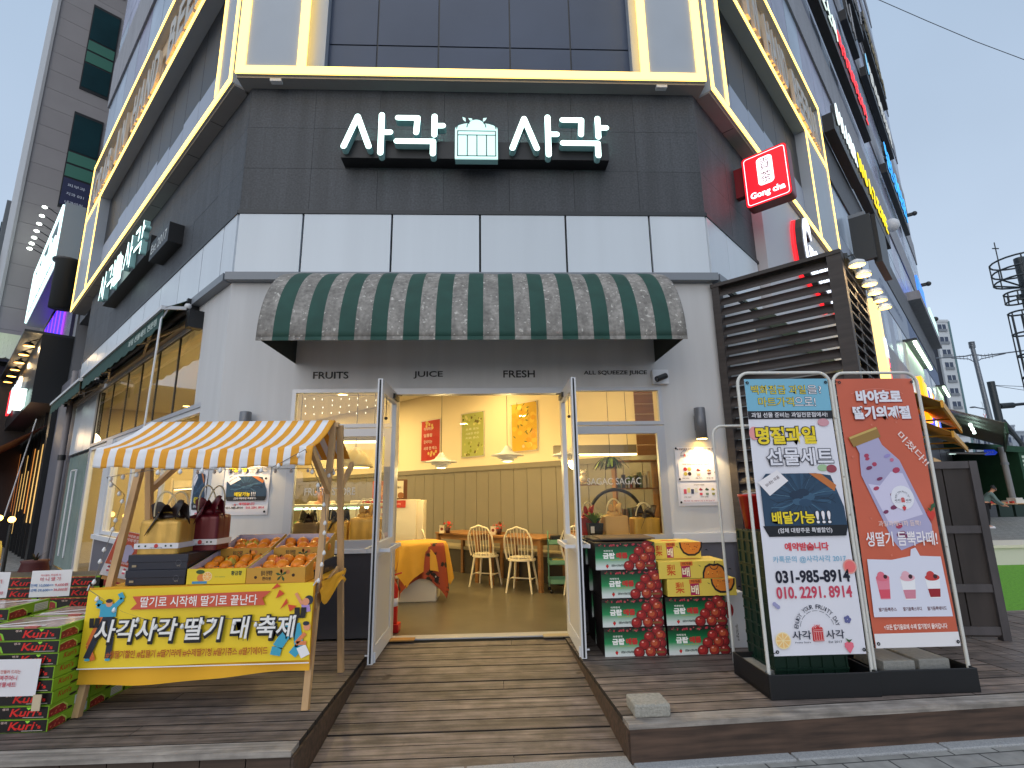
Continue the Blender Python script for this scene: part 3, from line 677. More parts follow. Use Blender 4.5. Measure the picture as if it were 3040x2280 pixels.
c1 = drape(.34, .34, .755, mat('yellow_cloth', (206, 156, 52), .7, noise=(6, .06)), .56, 1, radians(28)).build('tablecloth', None, 'yellow cloth draped over the small stand inside the door', 'cloth', loc=(-1.0, 2.05, 0))
c2 = drape(.325, .325, .742, mat('patterned_cloth', (150, 62, 36), .7, blot=(7, .56, (24, 20, 22))), .70, 2, radians(8)).build('tablecloth', None, 'black and rust patterned cloth hanging below the yellow one', 'cloth', loc=(-.97, 2.06, 0))
# fire extinguisher
t = thing('fire_extinguisher', 'red fire extinguisher behind the left door leaf', 'fire extinguisher', (-1.06, .32, 0)); M_redp = mat('red_paint', (190, 24, 20), .3)
m = MB(); m.box(-.12, .09, -.08, .08, 0, .08, M_redp); m.build('base', t, bevel=.01); m = MB(); m.lathe([(.06, .08), (.065, .1), (.065, .42), (.045, .48), (.02, .5)], M_redp, 18); m.build('tank', t)
m = MB(); m.lathe([(.066, .25), (.066, .33)], M_paper, 18, smooth=True); m.build('label', t)
m = MB(); m.tube([(0, 0, .5), (0, 0, .54)], .02, M_black); m.bar((-.02, 0, .55), (.1, 0, .58), .02, .015, M_redp); m.tube([(-.02, 0, .53), (-.07, 0, .5), (-.085, 0, .35)], .01, M_black); m.build('valve', t)
# white service cabinet with notices
t = thing('cabinet', 'white cabinet covered with notices beside the left door leaf', 'cabinet', (-1.75, 3.0, 0))
m = MB(); m.box(-.5, .55, 0, .5, 0, 1.32, mat('cabinet_white', (222, 214, 196), .5)); m.box(.55, .65, .1, .5, 0, 1.31, mat('cabinet_white', (222, 214, 196), .5)); m.build('body', t, bevel=.006)
m = MB(); m.box(-.15, .1, -.012, -.002, 1.33, 1.62, ink((190, 90, 50))); m.rect(-.1, .05, 1.4, 1.55, -.014, ink((226, 150, 90))); m.build('notice', t)
m = MB(); m.box(.14, .4, -.012, -.002, 1.33, 1.64, ink((96, 58, 36))); m.rect(.15, .34, 1.35, 1.62, -.014, ink((224, 214, 190))); m.txt('흑당버블티', .17, .3, 1.5, 1.53, -.0155, ink((40, 30, 24)), .02); m.disc(.3, 1.39, .05, -.0155, ink((150, 100, 60))); m.build('notice', t)
m = MB(); m.box(-.3, .38, -.012, -.002, 1.2, 1.31, ink((196, 66, 52))); m.txt('맛있는 과일가게', -.05, .3, 1.24, 1.27, -.0135, ink((240, 190, 170)), .02); m.build('notice', t)
m = MB(); m.box(-.1, .2, -.014, -.004, .93, 1.19, M_paper); m.txt('선물세트', -.04, .14, 1.08, 1.12, -.0155, ink((200, 60, 40)), .02); m.txt('예약판매 10,000', -.06, .16, 1.01, 1.04, -.0155, ink((60, 50, 40)), .01); m.build('notice', t)
# green trolley by the right leaf
t = thing('utility_trolley', 'green three-tray trolley behind the right door leaf', 'trolley', (1.02, 2.32, 0)); M_mint = mat('mint_metal', (108, 160, 128), .4)
for z in (.12, .38, .66):
    m = MB(); m.box(-.2, .2, -.15, .15, z, z + .01, M_mint); m.box(-.2, .2, -.15, -.145, z, z + .07, M_mint); m.box(-.2, .2, .145, .15, z, z + .07, M_mint); m.box(-.2, -.195, -.15, .15, z, z + .07, M_mint); m.box(.195, .2, -.15, .15, z, z + .07, M_mint); m.build('tray', t)
for i in (-1, 1):
    m = MB(); m.tube([(i * .2, 0, .08), (i * .2, 0, .85)], .01, M_mint); m.build('post', t)
    for j in (-1, 1): m = MB(); m.lathe([(.025, -.01), (.025, .01)], M_black, 12, T=TR(i * .18, j * .12, .027, rx=radians(90))); m.build('wheel', t)
m = MB(); m.box(-.16, .12, -.1, .1, .671, .78, M_black); m.build('pan', t); m = MB(); m.box(-.14, .1, -.1, .08, .391, .45, mat('lemon_bag', (220, 205, 120), .5)); m.build('bag', t)
# ---------------------------------------------------------------- wall writing and shop signs
def word(s_, x0, x1, z0, z1, label, M=None, y=-.004, m=None, bold=.01, cat='lettering', ext=.005, name='lettering', group=None):
    return MB(M).txt(s_, x0, x1, z0, z1, y, m or M_black, bold, ext).build(name, None, label, cat, group)
word('FRUITS', -1.92, -1.545, 2.635, 2.71, 'black word FRUITS on the wall over the left shop window')
word('JUICE', -.84, -.525, 2.63, 2.71, 'black word JUICE on the wall over the open doorway')
word('FRESH', .14, .485, 2.635, 2.713, 'black word FRESH on the wall above the right half of the door')
word('ALL SQUEEZE JUICE', 1.03, 1.735, 2.65, 2.705, 'black words ALL SQUEEZE JUICE over the right window')
M_sg = glow((214, 246, 238), 1.5); M_sgside = mat('sign_letter_side', (150, 200, 200), .5)
def strokes(m, lines, th, y, ext):
    """rounded lettering strokes: list of polylines in x,z"""
    for pl in lines:
        for (a, b_), (c_, d) in zip(pl[:-1], pl[1:]):
            L_ = math.hypot(c_ - a, d - b_); ux, uz = (c_ - a) / L_, (d - b_) / L_; px, pz = -uz * th, ux * th
            m.prism([(a + px, b_ + pz), (a - px, b_ - pz), (c_ - px, d - pz), (c_ + px, d + pz)], y, y + ext, M_sg, M_sgside)
        for i, (a, b_) in enumerate(pl):
            m.prism([(a + th * cos(k * pi / 6), b_ + th * sin(k * pi / 6)) for k in range(12)], y - .0008 * (i + 1), y + ext, M_sg, M_sgside)
def sa(x, z, w_, h_): # 사
    return [[(x + .03 * w_, z + .12 * h_), (x + .25 * w_, z + .95 * h_), (x + .47 * w_, z + .12 * h_)], [(x + .68 * w_, z - .05 * h_), (x + .68 * w_, z + 1.0 * h_)], [(x + .68 * w_, z + .52 * h_), (x + .84 * w_, z + .52 * h_)]]
def gak(x, z, w_, h_): # 각
    return [[(x + .05 * w_, z + .93 * h_), (x + .42 * w_, z + .93 * h_), (x + .40 * w_, z + .52 * h_)], [(x + .74 * w_, z + .46 * h_), (x + .74 * w_, z + .98 * h_)], [(x + .74 * w_, z + .72 * h_), (x + .9 * w_, z + .72 * h_)],
            [(x + .04 * w_, z + .28 * h_), (x + .72 * w_, z + .28 * h_), (x + .72 * w_, z - .06 * h_)]]
def crate_logo(m, cx, z0, w_, h_, y, base, line, red=False):
    """round-topped fruit crate with slats, two fruits and leaves"""
    r = w_ / 2; b_ = []
    zt = z0 + h_ * .72
    pts = [(cx - r, z0), (cx + r, z0), (cx + r, zt)] + [(cx + r * cos(a), zt + h_ * .16 * sin(a)) for a in [pi * k / 10 for k in range(1, 10)]] + [(cx - r, zt)]
    m.prism(pts, y, y + .02, base); m.disc(cx, zt + h_ * .06, r * .45, y - .001, base, h_ * .18)
    yy = y - .002; t = w_ * .024
    m.rect(cx - r * .9, cx + r * .9, z0 + h_ * .56, z0 + h_ * .56 + t, yy, line); m.rect(cx - r * .9, cx + r * .9, z0 + h_ * .66, z0 + h_ * .66 + t, yy, line)
    m.rect(cx - r * .9, cx + r * .9, z0 + h_ * .05, z0 + h_ * .05 + t, yy, line)
    for k in (-.9, -.45, 0, .45, .88): m.rect(cx + r * k, cx + r * k + t, z0 + h_ * .05, z0 + h_ * (.67 if abs(k) > .8 else .56), yy, line)
    m.ring(cx, zt + h_ * .04, r * .42, r * .42 + t, yy, line, 0.0, pi); m.ring(cx - r * .55, zt, r * .35, r * .35 + t, yy, line, .9, pi); m.ring(cx + r * .55, zt, r * .35, r * .35 + t, yy, line, 0, 2.2)
    for lx, a in ((-.5, 2.1), (-.15, 2.4), (.3, .9)):
        x0_, z0_ = cx + r * lx, zt + h_ * .17; m.shape([(x0_, z0_), (x0_ + w_ * .07 * cos(a - .4), z0_ + w_ * .11 * sin(a - .4)), (x0_ + w_ * .16 * cos(a), z0_ + w_ * .16 * sin(a)), (x0_ + w_ * .07 * cos(a + .5), z0_ + w_ * .11 * sin(a + .5))], yy, base)
t = thing('shop_sign', 'white lit lettering with a fruit crate emblem on the dark stone over the door', 'shop sign', (-.15, 0, 5.1))
m = MB(); m.box(-1.56, 1.56, -.19, .0, .10, .33, M_black); m.build('mounting_bar', t, bevel=.004)
for i, (x0_, fn, w_) in enumerate(((-1.52, sa, .64), (-.93, gak, .61), (.40, sa, .64), (.98, gak, .60))):
    m = MB(); strokes(m, fn(x0_, .12, w_, .47), .034, -.29, .1); m.build('letter', t)
m = MB(); crate_logo(m, .005, .03, .49, .53, -.3, glow((185, 222, 216), .62), ink((24, 66, 70))); m.prism([(-.24, .03), (.25, .03), (.25, .45), (-.24, .45)], -.28, -.19, M_sgside); m.build('emblem', t)
# side sign on the left wall
t = thing('shop_sign', 'smaller lit sign of the fruit shop on the left street side, with a crate', 'shop sign', M=LW @ Matrix.Translation((-5.0, -.2, 5.45)))
m = MB(); m.box(-1.75, 1.75, -.0, .2, -.24, .02, M_black); m.build('mounting_bar', t)
for i, (x0_, fn) in enumerate(((-1.72, sa), (-1.0, gak), (.35, sa), (1.05, gak))):
    m = MB(); strokes(m, fn(x0_, -.2, .66, .5), .032, -.08, .08); m.build('letter', t)
m = MB(); crate_logo(m, -.02, -.28, .5, .55, -.1, M_sg, M_sg); m.build('emblem', t)
t = thing('sign_box', 'dark box reading Est 2017 beside the lit side sign', 'sign', M=LW @ Matrix.Translation((-2.75, -.14, 5.16)))
m = MB(); m.box(-.5, .5, -.05, .14, -.15, .15, M_black); m.build('box', t); m = MB(); m.txt('Est 2017', -.42, .42, -.07, .08, -.053, ink((200, 205, 205)), .01); m.build('lettering', t)
# warm metal letters on the framed sign bands
M_let = mat('brushed_letter', (186, 180, 170), .4, metal=.3)
def band_sign(M, x0, x1, label):
    t = thing('restaurant_sign', label, 'sign', M=M @ Matrix.Translation((0, -.06, 9.1)))
    s_ = 'CRAB IN HAND BEEBAR'; n = len(s_); w_ = (x1 - x0) / n
    for i, ch in enumerate(s_):
        if ch == ' ': continue
        a = x0 + i * w_; k = .74 if ch != 'I' else .25
        m = MB(); m.txt(ch, a + w_ * .1, a + w_ * (.1 + k), .22, 1.02, -.09, M_let, .03, .03); m.build('letter', t)
    m = MB(); m.box(x0, x1, -.03, -.0, .0, .06, glow((255, 186, 84), 7)); m.build('light_strip', t)
    m = MB(); m.box(x0, x1, .0, .03, -.1, 1.4, mat('brick_cream', (206, 182, 150), .8, noise=(6, .12))); m.build('backing', t)
band_sign(LW, -11.2, -1.0, 'long sign band with standing metal letters on the left street side'); band_sign(RW, .6, 7.4, 'sign band with standing metal letters on the right street side')

# ---------------------------------------------------------------- striped half-barrel awning
t = thing('awning', 'curved awning with dirty grey and green stripes over the doorway', 'awning', (-.14, 0, 2.805))
M_ag = mat('awning_green', (22, 66, 58), .75, noise=(7, .14)); M_aw = mat('awning_dirty_white', (134, 131, 127), .85, streak=(9, .3, 3), noise=(30, .28), blot=(26, .63, (186, 184, 178)))
nst = 27; Wd = 3.98; R_ = .95
m = MB()
def af(u, v):
    a = v * pi / 2; x = -Wd / 2 + Wd * u; sag = .012 * (abs(sin(u * pi * 9)) - .5) * sin(a * 2)
    return (x, -R_ * cos(a) * (1 + sag) , (R_ + .01) * sin(a) * (1 + sag))
m.grid(af, nst * 3, 22, M_ag, True, mfn=lambda i, j: M_ag if (i // 3) % 2 == 1 else M_aw)
m.build('canopy', t, solid=.004)
m = MB()
def vf(u, v): x = -Wd / 2 + Wd * u; return (x, -R_ - .002, 0.01 - .035 * v)
m.grid(vf, nst * 3, 2, M_ag, False, mfn=lambda i, j: M_ag if (i // 3) % 2 == 1 else M_aw); m.build('valance', t, solid=.004)
for sx in (-1, 1):
    m = MB(); p = [(sx * (Wd / 2 - .01), -R_ * cos(a), R_ * sin(a)) for a in [pi / 2 * k / 12 for k in range(13)]] + [(sx * (Wd / 2 - .01), 0, 0)]
    m.poly(p, mat('awning_side', (44, 50, 48), .8)); m.build('side_panel', t, solid=.004)
for i in range(5):
    x = -Wd / 2 + .03 + i * (Wd - .06) / 4; m = MB(); m.tube([(x, -R_ * .985 * cos(a), R_ * .985 * sin(a)) for a in [pi / 2 * k / 10 for k in range(11)]], .012, M_iron); m.build('rib', t)
for i in range(8):
    m = MB(); x = -Wd / 2 + .05
m = MB(); m.tube([(-Wd / 2, -R_ + .01, .005), (Wd / 2, -R_ + .01, .005)], .014, M_iron); m.build('front_rail', t)
# retractable awnings on the left wall
M_gaw = mat('green_awning_cloth', (18, 62, 54), .7, noise=(5, .12))
def retract(s0, s1, label, rod=True):
    t = thing('awning', label, 'awning', M=LW @ Matrix.Translation((-(s0 + s1) / 2, 0, 3.6)), group='green retractable awnings along the left street side'); h = (s1 - s0) / 2
    m = MB(); m.grid(lambda u, v: (-h + 2 * h * u, -.02 - .34 * v, .27 - .21 * v + .015 * sin(u * 30) * v), 40, 4, M_gaw); m.build('cloth', t, solid=.004)
    m = MB()
    def sc_(u, v): return (-h + 2 * h * u, -.37, .03 - v * (.20 + .035 * abs(sin(u * h * 14))))
    m.grid(sc_, 120, 2, M_gaw, False)
    if rod: m.txt('과일 선물세트 전문점', h * .35, h * .9, -.12, -.03, -.374, ink((190, 205, 200)), .01)
    m.build('valance', t, solid=.003)
    m = MB(); m.box(-h, h, -.40, -.35, .02, .07, M_whitem); m.build('front_rail', t)
    m = MB(); m.tube([(-h, -.08, .14), (h, -.08, .14)], .055, M_black); m.build('roller', t)
    for k in (-.85, .1, .8):
        m = MB(); m.bar((k * h, -.05, .0), (k * h + .9 * (1 if k < .5 else -1), -.2, -.03), .03, .05, mat('beige_arm', (150, 134, 112), .5)); m.bar((k * h + .9 * (1 if k < .5 else -1), -.2, -.03), (k * h + .05, -.34, .02), .03, .04, mat('beige_arm', (150, 134, 112), .5)); m.build('folding_arm', t)
    m = MB(); m.box(-h, h, -.06, 0, -.03, .03, mat('beige_arm', (150, 134, 112), .5)); m.build('wall_bar', t)
    for k in (-1, 1):
        m = MB(); m.box(k * h - .03, k * h + .03, -.14, -.02, .02, .22, M_black); m.build('end_bracket', t)
        m = MB(); m.bar((k * h, -.1, .1), (k * h - k * .02, -.36, .05), .03, .04, M_whitem); m.ball((k * h, -.12, .12), .045, M_whitem, 8); m.build('end_fitting', t)
    if rod:
        m = MB(); m.tube([(h - .05, -.3, .1), (h - .02, -.38, -.1), (h - .12, -.4, -2.1)], .012, M_whitem, 6); m.build('crank_rod', t)
retract(1.1, 6.3, 'nearer green retractable awning over the tall side windows'); retract(6.6, 10.4, 'further green retractable awning, small and low at the far end', False)
m = MB(LW); m.box(-.98, -.86, -.16, 0, 3.4, 3.62, M_black); m.build('wall_speaker', None, 'small black speaker box under the cornice at the left corner', 'speaker')
# ---------------------------------------------------------------- wall lamps, camera
M_lampb = mat('lamp_grey', (112, 114, 120), .4, metal=.3)
def wlamp(x, label):
    t = thing('wall_lamp', label, 'wall lamp', (x, -.10, 1.93), group='grey cylinder lamps either side of the shopfront')
    m = MB(); m.lathe([(.056, .0), (.058, .0), (.058, .33), (.05, .335)], M_lampb, 24); m.build('cylinder', t); m = MB(); m.box(-.03, .03, .04, .1, .1, .26, M_lampb); m.build('bracket', t)
    m = MB(); m.lathe([(.0001, -.003), (.052, -.003)], glow((255, 214, 120), 14), 20); m.build('bulb', t); lamp('wall_lamp_glow', (0, 0, -.01), 22, .05, (1, .72, .35), t, 'SPOT').data.spot_size = radians(110)
wlamp(-2.555, 'grey cylinder lamp on the left wall, half hidden by the stall canopy'); wlamp(2.25, 'grey cylinder lamp lit above the menu sheet on the right wall')
t = thing('security_camera', 'black security camera on a white box over the right window', 'camera', (1.86, -.06, 2.60))
m = MB(); m.box(-.08, .1, 0, .06, -.06, .1, M_whitem); m.build('junction_box', t, bevel=.006); m = MB(); m.tube([(0, -.0, .02), (-.02, -.07, 0)], .014, M_black); m.tube([(.05, -.05, .02), (-.07, -.1, -.03)], .032, M_black, 12); m.build('camera_body', t)
m = MB(); m.tube([(-.07, -.1, -.03), (-.075, -.102, -.032)], .02, M_winup, 12); m.build('lens', t)
# ---------------------------------------------------------------- artwork pieces for prints
def cup(m, cx, z0, w_, h_, y, c1, c2, base=(236, 236, 240)):
    m.shape([(cx - w_ * .36, z0), (cx + w_ * .36, z0), (cx + w_ * .5, z0 + h_), (cx - w_ * .5, z0 + h_)], y, ink(base))
    m.shape([(cx - w_ * .34, z0 + h_ * .05), (cx + w_ * .34, z0 + h_ * .05), (cx + w_ * .42, z0 + h_ * .45), (cx - w_ * .42, z0 + h_ * .45)], y - .0006, ink(c1))
    m.disc(cx, z0 + h_, w_ * .5, y - .0012, ink(c2), h_ * .16); m.disc(cx - w_ * .1, z0 + h_ * 1.1, w_ * .28, y - .0018, ink(c2)); m.disc(cx + w_ * .2, z0 + h_ * 1.05, w_ * .14, y - .0024, ink((60, 30, 40)))
def berry(m, cx, cz, r, y, c=(196, 40, 40), leaf=True):
    m.shape([(cx, cz - r * 1.2), (cx + r * .8, cz - r * .1), (cx + r * .75, cz + r * .5), (cx, cz + r * .8), (cx - r * .75, cz + r * .5), (cx - r * .8, cz - r * .1)], y, ink(c))
    if leaf: m.shape([(cx, cz + r * .5), (cx + r * .7, cz + r * 1.1), (cx + .1 * r, cz + r), (cx - r * .5, cz + r * 1.3), (cx - r * .2, cz + r * .8)], y - .0006, ink((50, 92, 44)))
def slice_(m, cx, cz, r, y, c=(238, 176, 90)):
    m.disc(cx, cz, r, y, ink((240, 220, 170))); 
    for k in range(8): a = k * pi / 4; m.shape([(cx + r * .1 * cos(a + .4), cz + r * .1 * sin(a + .4)), (cx + r * .88 * cos(a + .08), cz + r * .88 * sin(a + .08)), (cx + r * .88 * cos(a + .7), cz + r * .88 * sin(a + .7))], y - .0006, ink(c))
def furoshiki(m, x0, x1, z0, z1, y):   # photograph of a blue wrapped gift: cloth, folds, knot, card
    W = x1 - x0; H = z1 - z0; X = lambda u: x0 + W * u; Zf = lambda v: z0 + H * v
    m.shape([(X(.02), Zf(.12)), (X(.06), Zf(0)), (X(.97), Zf(0)), (X(1), Zf(.12)), (X(.99), Zf(.45)), (X(.88), Zf(.96)), (X(.7), Zf(1)), (X(.1), Zf(1)), (X(.02), Zf(.85))], y, ink((38, 66, 92)))
    m.shape([(X(.0), Zf(.16)), (X(.06), Zf(-.01)), (X(.97), Zf(-.01)), (X(1.0), Zf(.16))], y - .0006, ink((18, 22, 30)))
    random.seed(11)
    for k in range(26):
        a = 2 * pi * k / 26 + random.uniform(-.12, .12); ca, sa_ = cos(a), sin(a); ex = X(.5) + W * .46 * ca * random.uniform(.7, 1); ez = Zf(.6) + (H * .4 if sa_ > 0 else H * .42) * sa_
        dx, dz = -sa_ * W * .022, ca * H * .03
        m.shape([(X(.5) + .05 * W * ca, Zf(.6) + .05 * H * sa_), (ex + dx, ez + dz), (ex - dx, ez - dz)], y - .001 - k * 1e-5, ink(random.choice([(42, 72, 98), (46, 78, 106), (34, 58, 82), (36, 62, 88), (50, 84, 112)])))
    for k in range(22):      # creases running in to the knot
        a = 2 * pi * k / 22 + .1; b2 = a + random.uniform(-.5, .5); p = []
        for f in (0.0, .35, .7, 1.0): aa = a + (b2 - a) * f * f; rr = .08 + .36 * f * random.uniform(.85, 1); p.append((X(.5) + W * rr * cos(aa), Zf(.6) + H * rr * sin(aa)))
        for (xa, za), (xb, zb) in zip(p[:-1], p[1:]): m.shape([(xa, za - .0012), (xb, zb - .0022), (xb, zb + .0022), (xa, za + .0012)], y - .0014 - k * 1e-5, ink(((22, 38, 56), (86, 124, 150), (24, 42, 62))[k % 3]))
    for a, r in ((.2, .09), (1.3, .08), (2.6, .09), (3.9, .07), (5.2, .08), (0, .05)):
        m.disc(X(.5) + W * .07 * cos(a), Zf(.6) + H * .09 * sin(a), W * r, y - .0017 - a * 1e-4, ink(random.choice([(40, 70, 98), (28, 50, 74), (56, 90, 118)])), H * r * .8, n=9)
    m.shape([(X(.62), Zf(1.0)), (X(.76), Zf(.99)), (X(.93), Zf(.80)), (X(.90), Zf(.70))], y - .0028, ink((190, 112, 58)))
    m.shape([(X(-.01), Zf(.86)), (X(.24), Zf(1.06)), (X(.36), Zf(.88)), (X(.12), Zf(.64))], y - .0032, ink((232, 228, 232)))
    m.txt('보내는 마음', -.1 * W, .1 * W, -.02 * H, .035 * H, 0, ink((70, 40, 50)), .01, T=Matrix.Translation((X(.17), y - .0036, Zf(.87))) @ Matrix.Rotation(radians(-32), 4, 'Y'))
def arc_text(m, s_, cx, cz, r, a0, a1, h_, y, mt):
    for i, ch in enumerate(s_):
        if ch == ' ': continue
        a = a0 + (a1 - a0) * i / (len(s_) - 1); m.txt(ch, -h_ * .36 * (.35 if ch == 'I' else 1), h_ * .36 * (.35 if ch == 'I' else 1), 0, h_, 0, mt, .005, T=Matrix.Translation((cx + r * cos(a), y, cz + r * sin(a))) @ Matrix.Rotation(pi / 2 - a, 4, 'Y'))
def brand(m, cx, z0, w_, y, arc=True):
    navy = ink((36, 40, 62)); h_ = w_ * .15; m.txt('사각', cx - w_ * .5, cx - w_ * .14, z0 + h_ * .5, z0 + h_ * 1.5, y, navy, .015); m.txt('사각', cx + w_ * .15, cx + w_ * .5, z0 + h_ * .5, z0 + h_ * 1.5, y, navy, .015)
    crate_logo(m, cx, z0 + h_ * .25, w_ * .2, w_ * .3, y - .001, ink((196, 48, 52)), ink((240, 225, 225)))
    m.txt('Fruity Store', cx - w_ * .46, cx - w_ * .16, z0, z0 + h_ * .25, y, navy, .005); m.txt('Est 2017', cx + w_ * .18, cx + w_ * .44, z0, z0 + h_ * .25, y, navy, .005)
    if arc:
        arc_text(m, 'ENJOY YOUR FRUITY DAY', cx, z0 + h_ * 1.6, w_ * .37, radians(172), radians(12), w_ * .075, y, navy)
        for k in range(7): m.ring(cx, z0 + h_ * 1.6, w_ * .33, w_ * .337, y, navy, radians(170 - k * 23), radians(152 - k * 23), 4)
# gift poster on the left wall
white = (232, 230, 236); yel = (236, 210, 40); blk = (22, 22, 28)
def gift_poster(t, w_, h_):
    m = MB(); m.grid(lambda u, v: (-w_ / 2 + w_ * u, -.006 - .004 * sin(v * 14) - .006 * v * v * (1 - v) * 4, -h_ / 2 + h_ * v), 6, 16, M_paper); X = lambda u: -w_ / 2 + w_ * u; Zf = lambda v: h_ / 2 - h_ * v; y = -.017
    m.otxt('명절과일', X(.10), X(.48), Zf(.165), Zf(.065), y, ink(yel), ink(blk), .03, .05); m.otxt('선물세트', X(.52), X(.93), Zf(.165), Zf(.065), y, ink(white), ink((110, 110, 120)), .01, .03)
    furoshiki(m, X(.05), X(.95), Zf(.72), Zf(.25), y); m.otxt('배달가능', X(.26), X(.60), Zf(.64), Zf(.56), y - .006, ink(yel), ink(blk), .03, .04); m.otxt('!!!', X(.63), X(.72), Zf(.64), Zf(.56), y - .006, ink(white), ink(blk), .01, .04)
    m.txt('(업체 대량주문 특별할인)', X(.25), X(.74), Zf(.705), Zf(.66), y - .006, ink(white), .01); m.txt('예약받습니다', X(.37), X(.71), Zf(.81), Zf(.76), y, ink((206, 44, 60)), .03)
    m.txt('031-985-8914', X(.09), X(.46), Zf(.88), Zf(.84), y, ink(blk), .03); m.txt('010. 2291. 8914', X(.53), X(.92), Zf(.88), Zf(.84), y, ink((200, 50, 80)), .03); brand(m, X(.28), Zf(.82), w_ * .13, y, False)
    m.build('print', t, solid=0)
    m = MB(); [m.disc(X(a), Zf(b_), .012, -.03, M_groove) for a, b_ in ((.94, .02), (.06, .93), (.95, .94), (.02, .78), (.93, .3))]; m.build('fixing', t)
t = thing('poster', 'gift set poster with a blue wrapped parcel on the left white wall', 'poster', (-2.52, -.0, 1.475)); gift_poster(t, .46, .52)
t = thing('poster', 'narrow gift set poster pinned at the edge of the left side windows', 'poster', M=LW @ Matrix.Translation((-.32, -.0, 1.45))); gift_poster(t, .42, .80)
t = thing('poster', 'white menu sheet with fruit cups under the lit lamp on the right wall', 'poster', (2.195, 0, 1.54)); w_, h_ = .44, .615
m = MB(); m.grid(lambda u, v: (-w_ / 2 + w_ * u, -.008 - .005 * sin(v * 9 + u * 2), -h_ / 2 + h_ * v), 6, 16, M_paper); X = lambda u: -w_ / 2 + w_ * u; Zf = lambda v: h_ / 2 - h_ * v; y = -.018
m.txt('★과일전문점 사각사각의 과일에 대한 모든 것', X(.05), X(.95), Zf(.05), Zf(.015), y, ink((60, 50, 60)), .02); brand(m, X(.24), Zf(.17), w_ * .24, y)
for i in range(3): m.txt(['신선하고 맛있는 과일만을', '엄선하여 정성껏 담은', '선물용 과일바구니'][i], X(.45), X(.88 - .05 * i), Zf(.10 + .035 * i), Zf(.08 + .035 * i), y, ink((216, 120, 90)), .01)
for i in range(2): m.txt('당일 예약 및 배달 가능 상담 문의 환영합니다', X(.45), X(.92), Zf(.21 + .025 * i), Zf(.195 + .025 * i), y, ink((90, 80, 90)), .005)
for z0, z1 in ((.26, .58), (.615, .95)): m.rect(X(.06), X(.95), Zf(z1), Zf(z0), y + .002, ink((226, 224, 232)))
m.txt('생과일 컵과일 신선하게 바로 담아 드립니다', X(.16), X(.82), Zf(.305), Zf(.285), y, ink((90, 50, 50)), .02); m.txt('아삭아삭 과일청', X(.4), X(.65), Zf(.66), Zf(.64), y, ink((60, 40, 40)), .02)
for i, c_ in enumerate(((170, 40, 44), (200, 180, 80), (190, 170, 70), (40, 24, 40))): m.disc(X(.22 + .1 * (i % 2)), Zf(.38 + .08 * (i // 2)), .02, y, ink(c_))
cup(m, X(.54), Zf(.5), .045, .06, y, (210, 180, 150), (150, 60, 60)); cup(m, X(.8), Zf(.47), .05, .035, y, (120, 60, 40), (200, 150, 90))
for i, c_ in enumerate(((200, 80, 100), (216, 206, 150), (50, 60, 90), (210, 210, 200))): m.rect(X(.14 + .09 * i), X(.21 + .09 * i), Zf(.80 - .02 * (i % 2)), Zf(.72 - .02 * (i % 2)), y, ink(c_))
cup(m, X(.56), Zf(.83), .04, .06, y, (200, 60, 90), (180, 30, 50)); cup(m, X(.71), Zf(.83), .04, .06, y, (120, 140, 120), (60, 90, 60)); cup(m, X(.86), Zf(.83), .04, .06, y, (150, 150, 80), (220, 200, 80))
m.txt('주문 제작 과일 선물세트 상담 및 예약 받습니다', X(.12), X(.88), Zf(.93), Zf(.905), y, ink((170, 80, 120)), .01)
for u_, v_, s_ in ((.13, .545, '모둠 컵과일'), (.45, .545, '과일 쥬스'), (.72, .545, '과일 컵'), (.14, .865, '수제 과일청'), (.56, .865, '수제 에이드')): m.txt(s_, X(u_), X(u_ + .17), Zf(v_), Zf(v_ - .022), y, ink((60, 50, 60)), .01)
m.build('print', t)
m = MB(); [m.disc(X(a), Zf(b_), .012, -.028, M_groove) for a, b_ in ((.02, .02), (.98, .02), (.05, .94), (.96, .95), (.06, .55), (.95, .44))]; m.build('fixing', t)
# lettering stuck on the shop glass
word('FRUITY STORE', -1.94, -1.42, 1.40, 1.475, 'faint white lettering on the glass of the left shop window', y=.0245, m=ink((225, 222, 215)), bold=.0, ext=0)
word('SAGAC SAGAC', 1.02, 1.60, 1.465, 1.535, 'white lettering on the glass of the right shop window', y=.0245, m=ink((228, 222, 210)), bold=.0, ext=0)

